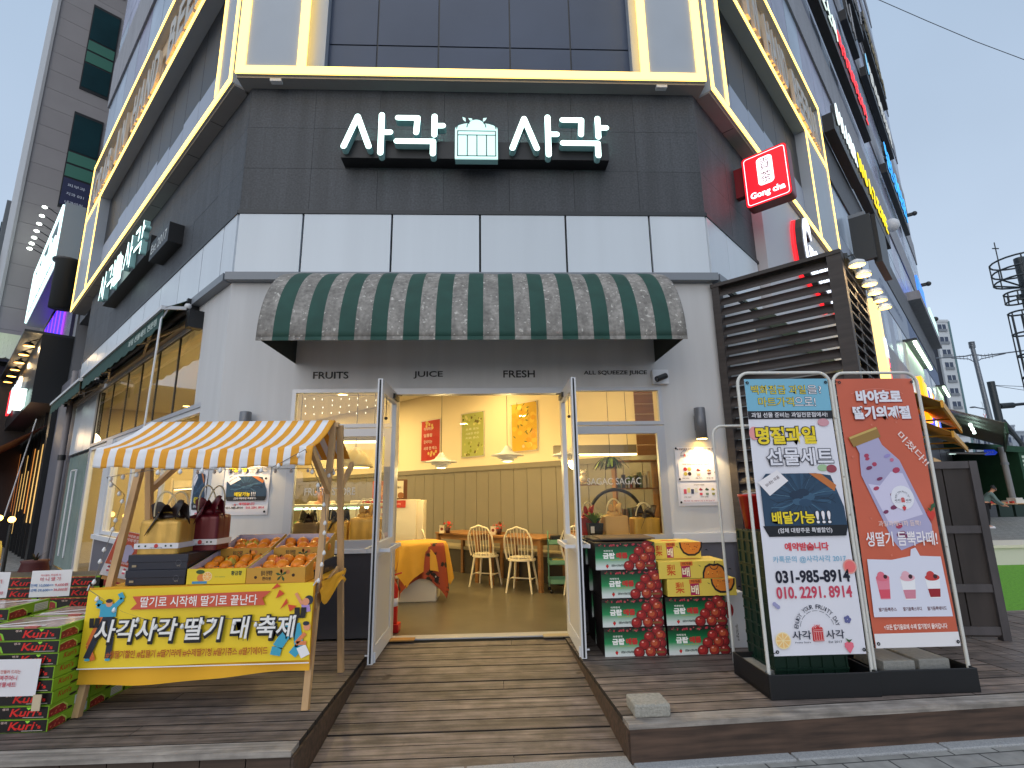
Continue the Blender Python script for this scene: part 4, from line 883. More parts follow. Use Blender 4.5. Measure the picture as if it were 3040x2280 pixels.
# ---------------------------------------------------------------- red tea shop signs
t = thing('blade_sign', 'red square light box with a white oval seal sticking out from the right wall', 'sign', M=RW @ Matrix.Translation((1.3, -.42, 5.52)) @ Matrix.Rotation(radians(-90), 4, 'Z'))
M_rs = glow((236, 10, 30), .9); M_rside = mat('red_sign_side', (120, 18, 30), .4)
def rrect(w_, h_, r, n=5, cx=0, cz=0):
    p = []
    for (sx, sz, a0) in ((1, -1, -pi / 2), (1, 1, 0), (-1, 1, pi / 2), (-1, -1, pi)):
        for k in range(n + 1): a = a0 + pi / 2 * k / n; p.append((cx + sx * (w_ - r) + r * cos(a), cz + sz * (h_ - r) + r * sin(a)))
    return p
m = MB(); m.prism(rrect(.29, .38, .05), -.10, .10, M_rside); m.build('box', t)
for sd_, rot in ((1, 0), (-1, pi)):
    m = MB(TR(0, 0, 0, rot)); m.shape(rrect(.283, .373, .045), -.101, M_rs)
    wh = glow((240, 235, 245), 1.0); r1 = rrect(.262, .352, .04); r2 = rrect(.254, .344, .036)
    m.add([(a, -.1025, b_) for a, b_ in r1] + [(a, -.1025, b_) for a, b_ in r2], [(i, (i + 1) % len(r1), len(r1) + (i + 1) % len(r1), len(r1) + i) for i in range(len(r1))], wh)
    m.shape(rrect(.10, .205, .05, cz=.09), -.1025, wh); m.txt('貢', -.065, .065, .10, .27, -.104, ink((120, 20, 36)), 0); m.txt('茶', -.065, .065, -.09, .08, -.104, ink((120, 20, 36)), 0)
    m.txt('Gong cha', -.215, .215, -.29, -.18, -.104, wh, .035); m.build('face', t)
m = MB(); m.box(-.50, -.29, -.05, .05, -.14, .30, M_rside); m.build('bracket', t)
lamp('sign_glow', (0, -.16, 0), .3, .4, (1, .15, .15), t, 'POINT')
# pale sign board and big letters
t = thing('tea_shop_sign', 'pale sign board with big white letters haloed red, above the slatted screen', 'sign', M=RW @ Matrix.Translation((1.86, 0, 4.3)))
m = MB(); m.box(0, 5.85, -.14, .12, -.5, 1.97, mat('sign_board_grey', (178, 180, 186), .5)); m.build('board', t)
for i, (ch, x0_, x1_, z0_, z1_) in enumerate((('G', 1.55, 2.05, .62, 1.62), ('o', 2.15, 2.5, .62, 1.18), ('n', 2.62, 2.95, .62, 1.18), ('g', 3.05, 3.4, .35, 1.18), ('c', 3.6, 3.9, .62, 1.18), ('h', 4.0, 4.3, .62, 1.6), ('a', 4.4, 4.75, .62, 1.18))):
    m = MB(); m.txt(ch, x0_, x1_, z0_, z1_, -.17, glow((255, 40, 50), .7), .04, .02); m.txt(ch, x0_ + .02, x1_ + .02, z0_, z1_, -.26, M_iron, .04, .05); m.txt(ch, x0_ + .03, x1_ + .03, z0_, z1_, -.33, glow((235, 240, 255), 1.1), .035, .005); m.build('letter', t)
for i in range(6):
    s_ = -.02 + i * .335
    t = thing('sign_lamp', 'warm spotlight on an arm under the frame, number %d of six from the corner' % (i + 1), 'spotlight', M=RW @ Matrix.Translation((s_, -1.41, 3.50)), group='row of warm sign spotlights')
    m = MB(); m.tube([(0, .09, .11), (0, .02, .12), (0, 0, .05)], .008, M_iron, 6); m.build('arm', t)
    m = MB(); m.lathe([(.074, 0), (.076, .004), (.066, .035), (.02, .06)], M_whitem, 18); m.build('shade', t)
    m = MB(); m.lathe([(.0001, -.003), (.066, -.002)], glow((255, 190, 92), 4), 18); m.build('bulb', t)
    if i % 2 == 0: lamp('sign_lamp_light', (0, 0, -.05), 3, .06, (1, .75, .4), t, 'POINT')
m = MB(RW); m.box(-.06, 1.75, -1.35, -1.325, 3.585, 3.64, M_iron); m.build('lamp_rail', None, 'dark rail carrying the row of warm spotlights along the timber screen', 'rail')
# ---------------------------------------------------------------- slatted timber screen
t = thing('slatted_screen', 'dark timber louvre screen round the service bay at the right corner', 'screen', M=PG)
def louvres(M, x0, x1, name):
    m = MB(M); z = .06
    while z < 3.60:
        m.add([(x0, -.05, z), (x1, -.05, z), (x1, .035, z + .095), (x0, .035, z + .095), (x0, -.05, z + .022), (x1, -.05, z + .022), (x1, .035, z + .117), (x0, .035, z + .117)],
              [(0, 3, 2, 1), (4, 5, 6, 7), (0, 1, 5, 4), (1, 2, 6, 5), (2, 3, 7, 6), (3, 0, 4, 7)], M_slat); z += .116
    m.build(name, t)
louvres(None, .09, 1.18, 'louvre_panel')
PR2 = Matrix.Translation((1.25, 0, 0)) @ Matrix.Rotation(radians(90), 4, 'Z')
louvres(PR2, .07, .63, 'louvre_panel'); louvres(PR2, .69, 1.22, 'louvre_panel')
for x, y, w_ in ((.05, 0, .08), (1.235, .0, .13), (1.25, .66, .05), (1.25, 1.26, .08)):
    m = MB(); m.box(x - w_ / 2, x + w_ / 2, y - .06, y + .06, 0, 3.66, M_slat); m.build('post', t)
m = MB(); m.box(0, 1.3, -.07, .08, 3.66, 3.70, M_slat); m.box(1.17, 1.31, .08, 1.30, 3.66, 3.70, M_slat); m.build('top_rail', t)
# ---------------------------------------------------------------- market stall
t = thing('market_stall', 'pine market stall with a yellow and white striped canopy', 'market stall', (-1.98, -1.35, 0)); Hx = .735
for sx in (-1, 1):
    m = MB(); m.bar((sx * Hx, -.34, 0), (sx * (Hx - .02), .0, 1.95), .045, .045, M_ply); m.build('leg', t, bevel=.003)
    m = MB(); m.bar((sx * (Hx + .02), .42, 0), (sx * (Hx + .02), .04, 1.95), .045, .045, M_ply); m.build('leg', t, bevel=.003)
    m = MB(); (m.bar((sx * (Hx - .0), -.10, 1.42), (sx * (Hx + .0), -.56, 1.72), .03, .05, M_ply) if sx > 0 else None); m.bar((sx * (Hx + .02), .14, 1.45), (sx * (Hx + .02), .46, 1.66), .03, .05, M_ply); m.build('brace', t)
    m = MB(); m.bar((sx * (Hx + .005), -.3, .66), (sx * (Hx + .005), .36, .82), .02, .09, M_ply); m.build('side_rail', t)
m = MB(); m.box(-Hx - .02, Hx + .02, -.02, .02, 1.93, 1.965, M_ply); m.build('ridge_bar', t)
m = MB(); m.bar((-Hx, -.3, .74), (Hx, -.3, .74), .02, .09, M_ply); m.bar((-Hx, .34, .74), (Hx, .34, .74), .02, .09, M_ply); m.build('apron', t)
m = MB(); m.box(-Hx + .02, Hx - .02, -.32, .55, .755, .78, M_ply); m.build('table_board', t)
M_sy = mat('canopy_yellow', (226, 156, 40), .75, noise=(8, .05), bump=(14, .15)); M_sw = mat('canopy_white', (226, 226, 230), .75, bump=(14, .15))
prof = [(.50, 1.715), (.46, 1.735), (.26, 1.84), (.0, 1.985), (-.22, 1.86), (-.44, 1.765), (-.585, 1.725), (-.60, 1.66), (-.60, 1.60)]
def cf(u, v):
    k = v * (len(prof) - 1); i = min(int(k), len(prof) - 2); f = k - i; y_ = prof[i][0] * (1 - f) + prof[i + 1][0] * f; z_ = prof[i][1] * (1 - f) + prof[i + 1][1] * f
    sag = .018 * sin(u * pi) + .006 * sin(u * 40) * (1 if k > 6 else .4); return (-.722 + 1.444 * u + .04 * max(0, -y_) / .6, y_ + (.008 * sin(u * 55) if k > 6 else 0), z_ - sag * (0 if i == 3 and f < .1 else 1))
m = MB(); m.grid(cf, 60, 32, M_sy, True, mfn=lambda i, j: M_sw if (i // 2) % 2 == 0 else M_sy); m.build('canopy', t, solid=.003)
M_yc = mat('yellow_cloth_stall', (232, 172, 34), .7, noise=(4, .04), bump=(6, .2))
m = MB(); m.grid(lambda u, v: (-Hx - .03 + (2 * Hx + .05) * u, -.345 + .012 * sin(u * 17) * v - .012 * v, .80 - (.60 + .02 * sin(u * 5) - .03 * u) * v), 40, 12, M_yc)
m.box(-Hx, Hx, -.34, .5, .781, .786, M_yc); m.grid(lambda u, v: (Hx + .045 + .01 * sin(v * 9 + u * 7), -.3 + .62 * u, .80 - .12 * v * (1 + .5 * sin(u * 6))), 10, 4, M_yc); m.build('cloth', t)
# banner on the stall
t = thing('banner', 'yellow strawberry festival banner across the front of the stall', 'banner', (-1.975, -1.742, .545)); w_, h_ = 1.50, .49
by = (238, 205, 40)
m = MB(); M_ban = mat('banner_yellow', by, .5, noise=(2.5, .05))
def bz(u): return -.012 * sin(u * 8)
m.grid(lambda u, v: (-w_ / 2 + w_ * u, bz(u) * .6 + .012, -h_ / 2 + h_ * v + .02 * u), 30, 6, M_ban)
y = -.004; X = lambda px: -w_ / 2 + w_ * (px - 548) / 1342; Zf = lambda py, px=1200: h_ / 2 - h_ * (py - 175) / 480 + .02 * (px - 548) / 1342
m.rect(-w_ / 2, w_ / 2, -h_ / 2 - .001, -h_ / 2 + .006, .004, ink((240, 236, 236)))
sh = Matrix.Shear('XY', 4, (0, 0)); 
m.shape([(X(815), Zf(310)), (X(1610), Zf(300)), (X(1590), Zf(258)), (X(1640), Zf(212)), (X(820), Zf(228)), (X(850), Zf(272))], y, ink((206, 86, 60)))
m.txt('딸기로 시작해 딸기로 끝난다', X(872), X(1560), Zf(296), Zf(232), y - .002, ink((244, 240, 236)), .01)
m.txt('"', X(600), X(640), Zf(405), Zf(365), y - .004, ink(blk), .06); m.txt('"', X(1800), X(1848), Zf(375), Zf(330), y - .004, ink(blk), .06)
for dx in range(3): m.txt('사각사각 딸기 대 축제', X(632) + .006 - dx * .002, X(1800) + .006 - dx * .002, Zf(506) - .008 + dx * .002, Zf(362) - .008 + dx * .002, y - .002 - dx * .0004, ink(blk), .06, shear=.12)
m.txt('사각사각 딸기 대 축제', X(632), X(1800), Zf(500), Zf(368), y - .0045, ink((236, 234, 230)), .018, shear=.12)
m.txt('#생딸기할인 #컵딸기 #딸기라떼 #수제딸기청 #딸기쥬스 #딸기에이드', X(710), X(1645), Zf(602), Zf(556), y - .001, ink((176, 84, 30)), .02)
for (a, b_, c_) in (((1640, 205), (1695, 185), (1672, 165)), ((1670, 262), (1720, 232), (1690, 205)), ((1700, 330), (1745, 290), (1735, 262)), ((1760, 345), (1800, 310), (1745, 300))): m.shape([(X(p[0]), Zf(p[1])) for p in (a, b_, c_)], y - .001, ink((212, 70, 40)))
sk, bl, nv, wh_ = ink((224, 150, 110)), ink((60, 160, 190)), ink((34, 42, 60)), ink((236, 234, 236))
def limb(pts, r, c_, yy): 
    for (a, b_), (c2, d) in zip(pts[:-1], pts[1:]):
        L_ = math.hypot(c2 - a, d - b_) or 1; px, pz = -(d - b_) / L_ * r, (c2 - a) / L_ * r; m.shape([(X(a - px), Zf(b_ - pz)), (X(a + px), Zf(b_ + pz)), (X(c2 + px), Zf(d + pz)), (X(c2 - px), Zf(d - pz))], yy, c_)
# two generic dancing figures printed on the ends
limb([(690, 330), (640, 470), (600, 600)], 18, nv, y - .0008); limb([(700, 330), (725, 470), (722, 600)], 18, nv, y - .0009); limb([(655, 340), (600, 520), (640, 610)], 14, ink((214, 110, 50)), y - .0006)
limb([(690, 270), (690, 350)], 48, bl, y - .0011); limb([(720, 290), (765, 240), (745, 205)], 14, bl, y - .0012); limb([(660, 290), (620, 280), (640, 250)], 14, bl, y - .0013)
m.disc(X(690), Zf(268), .022, y - .0014, sk); m.disc(X(688), Zf(252), .022, y - .0016, nv, .013); m.disc(X(722), Zf(608), .018, y - .0015, bl, .008); m.disc(X(606), Zf(606), .018, y - .0015, bl, .008)
limb([(1790, 410), (1700, 560), (1690, 610)], 30, bl, y - .0008); limb([(1800, 420), (1830, 560), (1790, 610)], 26, bl, y - .0009); limb([(1840, 560), (1870, 620)], 28, wh_, y - .001); limb([(1860, 480), (1810, 540), (1870, 540)], 12, ink((222, 130, 80)), y - .0012)
limb([(1850, 300), (1860, 350)], 24, ink((170, 140, 200)), y - .0011); m.disc(X(1852), Zf(285), .024, y - .0014, sk); m.disc(X(1870), Zf(275), .03, y - .0013, nv); limb([(1790, 230), (1830, 300)], 9, sk, y - .0010); m.disc(X(1868), Zf(440), .024, y - .0014, sk); m.disc(X(1862), Zf(420), .022, y - .0016, nv, .014)
m.build('banner_print', t)
for sx in (-1, 1): m = MB(); m.tube([(sx * w_ / 2, 0, h_ / 2), (sx * (w_ / 2 + .012), .03, h_ / 2 + .03)], .004, M_whitem, 6); m.build('tie', t)
# string lights
t = thing('string_lights', 'clear wire with small white drop bulbs draped over the stall', 'string lights', (-1.98, -1.35, 0)); M_bulb = mat('frosted_bulb', (226, 226, 226), .2); M_wire = mat('clear_wire', (110, 104, 96), .4)
paths = [[(.72, -.62, 1.70), (.735, -.40, 1.52), (.75, -.25, 1.40), (.75, -.18, 1.2), (.76, -.22, .98), (.76, -.27, .88), (.76, -.33, .72), (.70, -.38, .62), (.45, -.385, .56), (.1, -.385, .60), (-.2, -.385, .55), (-.5, -.385, .65), (-.74, -.38, .79)],
         [(-.74, -.36, .80), (-.76, -.27, 1.0), (-.745, -.22, 1.2), (-.75, -.15, 1.42), (-.72, -.4, 1.54), (-.3, -.6, 1.575), (.1, -.6, 1.585), (.5, -.61, 1.58), (.72, -.62, 1.70)],
         [(.75, -.2, 1.55), (.74, .1, 1.6), (.5, .3, 1.62), (0, .3, 1.62), (-.5, .3, 1.62)]]
for pth in paths:
    m = MB(); m.tube(pth, .0025, M_wire, 5); m.build('wire', t)
    P = [Vector(p) for p in pth]; acc = 0
    for a, b_ in zip(P[:-1], P[1:]):
        L_ = (b_ - a).length; k = .06
        while k < L_:
            c_ = a.lerp(b_, k / L_) + Vector((random.uniform(-.006, .006), -.012, 0)); mb = MB(Matrix.Translation(c_)); mb.lathe([(.001, -.036), (.012, -.028), (.0135, -.018), (.007, -.004), (.004, 0)], M_bulb, 8); mb.build('bulb', t); k += .14
# navy gift cartons, fruit cartons, gift bags on the stall
M_navy = mat('navy_carton', (20, 28, 48), .35); M_gold = mat('gold_satin', (206, 164, 78), .34, metal=.25, bump=(7, .5), streak=(14, .22, 2)); M_mar = mat('maroon_satin', (96, 14, 30), .35, metal=.2)
M_rib = mat('dark_brown_ribbon', (38, 24, 22), .4); M_rope = mat('cream_handle', (222, 212, 180), .5)
def navy(z, label, dx=0, x=-2.385, y=-1.28, w_=.205):
    t = thing('gift_carton', label, 'carton', (x + dx, y, z), group='dark navy gift cartons on the stall'); m = MB(); m.box(-w_, w_, -.3, .3, 0, .098, M_navy); m.box(-w_ - .004, w_ + .004, -.304, .304, .05, .103, M_navy); m.build('box', t, bevel=.003)
    m = MB(); m.rect(-w_ + .03, -w_ + .06, .02, .035, -.306, ink((150, 136, 110))); m.ring(w_ - .06, .045, .018, .0195, -.306, ink((110, 110, 120))); m.txt('사각', w_ - .07, w_ - .045, .02, .032, -.306, ink((170, 165, 150)), .01); m.build('print', t)
navy(.79, 'lower navy gift carton at the left of the stall table'); navy(.894, 'upper navy gift carton carrying the two gift bags', .006)
navy(.786, 'navy carton under the rear right fruit carton', 0, -1.52, -1.12, .19); navy(.786, 'navy carton under the rear left fruit carton', 0, -1.96, -1.12, .19)
def gift_bag(loc, w_, d_, h_, mt, label, rz=0, rib=None, band=True, handles=True, bow=1.0):
    t = thing('gift_bag', label, 'gift bag', loc, rz); m = MB(); rib = rib or M_rib
    def f(u, v):
        a = 2 * pi * u; e = 1 / max(abs(cos(a)), abs(sin(a))); e = min(e, 1.36); v2 = v
        k = 1 - .02 * v2 if v2 < .7 else (.986 - (v2 - .7) / .18 * .72 if v2 < .88 else .266 + (v2 - .88) / .12 * .2); hh = v2 / .7 * .80 if v2 < .7 else (.80 + (v2 - .7) / .18 * .09 if v2 < .88 else .89 + (v2 - .88) / .12 * .12)
        fo = 1 + (.008 * sin(a * 11 + 1) + .006 * sin(a * 23 + 2) + .008 * sin(a * 5)) * v2 * (1 + 6 * max(0, v2 - .62) / .38)
        return (w_ * .5 * cos(a) * e * k * fo * .97, d_ * .5 * sin(a) * e * k * fo * .97, h_ * hh)
    m.grid(f, 72, 24, mt); m.poly([(w_ * .5 * cos(2 * pi * k / 16) * min(1.3, 1 / max(abs(cos(2 * pi * k / 16)), abs(sin(2 * pi * k / 16)))) * .96, d_ * .5 * sin(2 * pi * k / 16) * .96, .002) for k in range(16)][::-1], mt); m.build('wrap', t)
    m = MB(); zt = h_ * .93
    m.tube([(.24 * w_ * cos(2 * pi * k / 12), .24 * d_ * sin(2 * pi * k / 12), zt - .012) for k in range(12)], .026, rib, closed=True)
    for a, L_, dz in ((.25, .5, -.03), (2.75, .5, -.02), (4.3, .42, -.10), (5.7, .5, .01)):
        ca, sa_ = cos(a) * bow, sin(a) * bow; m.grid(lambda u, v: (ca * L_ * w_ * u + (-sa_) * .03 * (v - .5) * (1 + 2 * u), -.02 + sa_ * L_ * d_ * u * (1 if sa_ > 0 else .9) - .03 * u, zt + .02 + dz * u * u + .04 * sin(u * 3) + .085 * (v - .5) * (.4 + 1.2 * u)), 8, 3, rib)
    m.build('ribbon', t, solid=.003)
    if handles:
        for s2 in (-1, 1): m = MB(); m.tube([(w_ * .30 * cos(a) + .01 * s2, s2 * d_ * .14 + .04 * sin(a) * s2, h_ * .9 + h_ * .62 * sin(a)) for a in [pi * k / 14 for k in range(15)]], .0065, M_rope, 6); m.build('handle', t)
    if band:
        m = MB(); W2, D2 = w_ * .5 * 1.0, d_ * .5 * 1.0
        m.box(-W2 - .006, W2 + .006, -D2 - .008, -D2 - .003, h_ * .13, h_ * .26, M_paper); m.box(W2 + .0, W2 + .006, -D2 - .003, D2, h_ * .13, h_ * .26, M_paper)
        m.disc(0, h_ * .195, h_ * .05, -D2 - .010, ink((200, 60, 60))); [m.disc(W2 * k, h_ * .195, .007, -D2 - .010, ink((40, 60, 40))) for k in (-.8, -.5, .45, .7)]; m.txt('사각사각', -W2 * .3, W2 * .3, h_ * .14, h_ * .165, -D2 - .0105, ink(blk), .01); m.build('paper_band', t)
    return t
gift_bag((-2.42, -1.42, .998), .30, .26, .29, M_gold, 'gold satin gift bag with brown bow and rope handles on the navy cartons')
gift_bag((-2.22, -1.24, .998), .24, .22, .32, M_mar, 'maroon satin gift bag standing behind the gold one', rib=M_mar)
M_or = mat('orange_peel', (240, 142, 28), .4, bump=(120, .15), noise=(3, .06)); M_lav = mat('lavender_card', (196, 188, 206), .7)
def fruit_carton(loc, w_, d_, h_, mt, label, art):
    t = thing('fruit_carton', label, 'fruit carton', loc, 0); m = MB()
    m.box(-w_, w_, -d_, -d_ + .006, 0, h_, mt); hb = h_ + .085; m.box(-w_, w_, d_ - .006, d_, 0, hb, mt)
    for sx in (-1, 1):
        x0_, x1_ = sorted((sx * w_, sx * (w_ - .006))); m.add([(x0_, -d_ + .006, 0), (x1_, -d_ + .006, 0), (x1_, d_ - .006, 0), (x0_, d_ - .006, 0), (x0_, -d_ + .006, h_), (x1_, -d_ + .006, h_), (x1_, d_ - .006, hb), (x0_, d_ - .006, hb)], [(0, 3, 2, 1), (4, 5, 6, 7), (0, 1, 5, 4), (1, 2, 6, 5), (2, 3, 7, 6), (3, 0, 4, 7)], mt)
    m.box(-w_ + .006, w_ - .006, -d_ + .006, d_ - .006, 0, .01, M_lav)
    m.build('box', t)
    m = MB(); e = .008; m.box(-w_ + .006, w_ - .006, -d_ + .006, -d_ + e, .01, h_ - .002, M_lav); m.box(-w_ + .006, w_ - .006, d_ - e, d_ - .006, .01, hb - .002, M_lav)
    for sx in (-1, 1):
        x0_, x1_ = sorted((sx * (w_ - .0062), sx * (w_ - e))); m.add([(x0_, -d_ + e, .01), (x1_, -d_ + e, .01), (x1_, d_ - e, .01), (x0_, d_ - e, .01), (x0_, -d_ + e, h_ + .001), (x1_, -d_ + e, h_ + .001), (x1_, d_ - e, hb + .001), (x0_, d_ - e, hb + .001)], [(0, 3, 2, 1), (4, 5, 6, 7), (0, 1, 5, 4), (1, 2, 6, 5), (2, 3, 7, 6), (3, 0, 4, 7)], M_lav)
    m.build('liner', t)
    m = MB(); art(m, w_, h_, -d_ - .0015); m.build('print', t); return t
def art_a(m, w_, h_, y):
    slice_(m, -w_ * .30, h_ * .5, .032, y); m.disc(-w_ * .52, h_ * .42, .026, y + .0004, ink((214, 130, 60))); m.disc(-w_ * .55, h_ * .8, .03, y, ink((50, 84, 40)), .014); m.rect(-w_ * .8, -w_ * .3, h_ * .04, h_ * .2, y, ink((60, 140, 190))); m.txt('황금향', w_ * .5, w_ * .86, h_ * .55, h_ * .82, y, ink((40, 60, 40)), .03); m.txt('제주 감귤농장', -w_ * .05, w_ * .3, h_ * .42, h_ * .5, y, ink((120, 160, 90)), .0)
def art_b(m, w_, h_, y):
    m.txt('탐라 천혜향', -w_ * .5, -w_ * .12, h_ * .5, h_ * .82, y, ink((60, 50, 30)), .02); m.txt('한라봉', -w_ * .45, -w_ * .15, h_ * .2, h_ * .42, y, ink((60, 50, 30)), .02); m.disc(w_ * .2, h_ * .8, .015, y, ink((190, 120, 60))); m.disc(w_ * .4, h_ * .72, .015, y, ink((190, 120, 60)))
    for a in (.6, 1.7, 2.8, 4.0, 5.2): m.shape([(w_ * .2, h_ * .5), (w_ * .2 + .03 * cos(a - .3), h_ * .5 + .03 * sin(a - .3)), (w_ * .2 + .045 * cos(a), h_ * .5 + .045 * sin(a)), (w_ * .2 + .03 * cos(a + .3), h_ * .5 + .03 * sin(a + .3))], y, ink((44, 80, 40)))
    m.disc(-w_ * .68, h_ * .4, .01, y, ink((50, 30, 10))); m.disc(w_ * .6, h_ * .5, .011, y, ink((50, 30, 10)))
def oranges(cx, cy, z, w_, d_, where, seed, tissue):
    random.seed(seed); k = 0
    for j in range(3):
        for i in range(4):
            x = cx + (-.75 + i * .5) * w_ + random.uniform(-.008, .008) + (.02 if j % 2 else 0); yy = cy + (-.66 + j * .62) * d_ + random.uniform(-.008, .008); r = random.uniform(.046, .052)
            t = MB(Matrix.Translation((0, 0, 0)) @ Matrix.Rotation(random.uniform(-.5, .5), 4, 'X') @ Matrix.Rotation(random.uniform(-.5, .5), 4, 'Y')).lathe([(.0001, -r * .86), (r * .5, -r * .8), (r * .85, -r * .45), (r, 0), (r * .88, r * .42), (r * .55, r * .76), (r * .15, r * .86), (.0001, r * .8)], M_or, 14).build('orange', None, 'orange citrus fruit lying in the %s carton on the stall' % where, 'orange', 'oranges in the %s carton' % where)
            t.location = (x, yy, z + r + .004 + (0, .028, .058)[j] + random.uniform(-.004, .004)); k += 1
    if tissue:
        for i in range(2):
            m = MB(Matrix.Translation((cx + random.uniform(-.5, .5) * w_, cy + random.uniform(.1, .6) * d_, z + .08))); m.grid(lambda u, v: (.05 * cos(6.28 * u) * (1 - v * .4), .05 * sin(6.28 * u) * (1 - v * .4), .05 * v + .012 * sin(u * 31)), 16, 3, tissue)
            m.build('tissue_wrap', None, '%s tissue cup %s in the %s carton' % ('yellow' if tissue == T_y else 'peach', ['beside the rear fruit', 'at the back corner'][i], where), 'tissue')
T_y = mat('yellow_tissue', (214, 196, 80), .8); T_p = mat('peach_tissue', (232, 130, 80), .8)
yc, kc = mat('lemon_carton', (222, 200, 40), .5), mat('ochre_carton', (196, 148, 52), .6)
for (x, yy, z, w_, mt, lb, art, tis) in ((-1.958, -1.38, .79, .205, yc, 'front left', art_a, T_y), (-1.535, -1.40, .79, .205, kc, 'front right', art_b, T_p), (-1.94, -1.05, .89, .195, kc, 'rear left', art_b, T_y), (-1.53, -1.05, .89, .195, kc, 'rear right', art_b, T_p)):
    d_ = .21 if 'front' in lb else .15
    fruit_carton((x, yy, z), w_, d_, .105, mt, {'front left': 'bright yellow open carton of oranges, front left on the stall', 'front right': 'ochre open carton of oranges, front right on the stall', 'rear left': 'open carton of oranges behind, in front of the white wall', 'rear right': 'open carton of oranges behind, next to the right stall leg'}[lb], art)
    oranges(x, yy, z + .012, w_, d_, lb, hash(lb) % 7 if False else len(lb) + int(x * 10), tis)
# ---------------------------------------------------------------- orange menu board behind the stall
def menu_small(t, w_, h_):
    m = MB(); m.box(-w_ / 2, w_ / 2, -.004, .012, 0, h_, M_paper); m.rect(-w_ / 2 + .005, w_ / 2 - .005, h_ * .25, h_ * .99, -.006, ink((212, 96, 66))); m.txt('바야흐로', -w_ * .2, w_ * .3, h_ * .88, h_ * .94, -.0075, ink((240, 225, 220)), .03); m.txt('딸기의계절', -w_ * .25, w_ * .35, h_ * .79, h_ * .86, -.0075, ink((240, 225, 220)), .03)
    m.shape([(-.02, h_ * .36), (.05, h_ * .34), (.07, h_ * .62), (.03, h_ * .72), (.0, h_ * .72), (-.03, h_ * .62)], -.008, ink((196, 190, 220))); m.txt('생딸기 라떼', -w_ * .35, w_ * .3, h_ * .29, h_ * .34, -.0085, ink(white), .01)
    for k in range(3): cup(m, (k - 1) * w_ * .28, h_ * .09, w_ * .12, h_ * .1, -.008, (200, 80, 100), (190, 60, 80)); m.build('board', t)
t = thing('menu_board', 'leaning orange menu board at the left end of the stall', 'menu board', M=Matrix.Translation((-2.93, -1.2, .80)) @ Matrix.Rotation(radians(12), 4, 'Y') @ Matrix.Rotation(radians(-10), 4, 'X')); menu_small(t, .22, .34)
m = MB(); m.box(-.10, .1, .02, .2, -.03, 0, M_card); m.build('foot', t)
# ---------------------------------------------------------------- kiwi and strawberry cartons at the left
M_kg = mat('lime_carton', (126, 168, 34), .5, noise=(5, .05)); M_kb = mat('black_carton', (20, 16, 18), .4); M_kr = mat('strawberry_print', (150, 40, 34), .5, blot=(40, .58, (205, 110, 80)), noise=(30, .3)); M_film = mat('clear_film', (170, 150, 140), .15, noise=(20, .3))
def kiwi_mesh(t, w_, d_, h_, side):
    m = MB(); m.box(-w_, w_, -d_, d_, .001, h_ - .002, M_kg); m.build('box', t)
    m = MB(); y = -d_ - .0012
    m.rect(-w_ * .98, w_ * .98, .003, h_ - .006, y, M_kb); m.shape([(-w_ * .98, .004), (-w_ * .35, .004), (-w_ * .42, h_ * .55), (-w_ * .6, h_ * .8), (-w_ * .98, h_ * .92)], y - .0008, ink((130, 190, 50))); m.shape([(-w_ * .98, .004), (-w_ * .40, .004), (-w_ * .47, h_ * .5), (-w_ * .64, h_ * .72), (-w_ * .98, h_ * .84)], y - .0016, M_kr)
    red = ink((214, 30, 24)); m.txt('Kuri', w_ * .08, w_ * .70, h_ * .22, h_ * .8, y - .0012, red, .015, shear=.2); m.shape([(w_ * .2, h_ * .4), (w_ * .34, h_ * .24), (w_ * .5, h_ * .4), (w_ * .36, h_ * .33)], y - .0018, red); m.txt("'s", w_ * .74, w_ * .84, h_ * .3, h_ * .6, y - .0012, red, .03); m.txt('생과', -w_ * .12, w_ * .04, h_ * .68, h_ * .86, y - .0012, ink((220, 190, 180)), .01); m.shape([(w_ * .52, h_ * .68), (w_ * .58, h_ * .86), (w_ * .54, h_ * .9), (w_ * .52, h_ * .86), (w_ * .5, h_ * .9), (w_ * .46, h_ * .86)], y - .0018, ink((150, 220, 60)))
    m.rect(w_ * .4, w_ * .9, h_ * .12, h_ * .16, y - .0012, ink((190, 180, 170)))
    T = TR(w_, 0, 0, radians(90)); yy = -.0012
    if side == 0:   # strawberry picture and label
        m.shape([(-d_ * .98, .004), (-d_ * .1, .004), (-d_ * .12, h_ * .45), (-d_ * .35, h_ * .8), (-d_ * .7, h_ * .78), (-d_ * .98, h_ * .7)], yy, ink((186, 214, 90)), T=T); m.shape([(-d_ * .98, .004), (-d_ * .15, .004), (-d_ * .18, h_ * .4), (-d_ * .38, h_ * .72), (-d_ * .7, h_ * .7), (-d_ * .98, h_ * .6)], yy - .0006, M_kr, T=T)
        m.rect(d_ * .2, d_ * .9, h_ * .18, h_ * .88, yy, ink((198, 204, 196)), T=T)
        for k in range(4): m.rect(d_ * .26, d_ * .84, h_ * (.26 + .15 * k), h_ * (.29 + .15 * k), yy - .0006, ink((120, 126, 124)), T=T)
        m.disc(-d_ * .05, h_ * .12, d_ * .18, yy, M_kb, h_ * .1, T=T)
    else:
        m.txt("Kuri's", -d_ * .75, -d_ * .1, h_ * .42, h_ * .86, yy, ink((176, 40, 24)), .01, shear=.2, T=T); m.shape([(d_ * .98, h_ * .2), (d_ * .98, h_ * .96), (d_ * .7, h_ * .9), (d_ * .35, h_ * .55), (d_ * .2, h_ * .2)], yy, M_kr, T=T); m.disc(d_ * .02, h_ * .14, d_ * .2, yy, M_kb, h_ * .1, T=T)
    m.build('print', t)
protos = {}
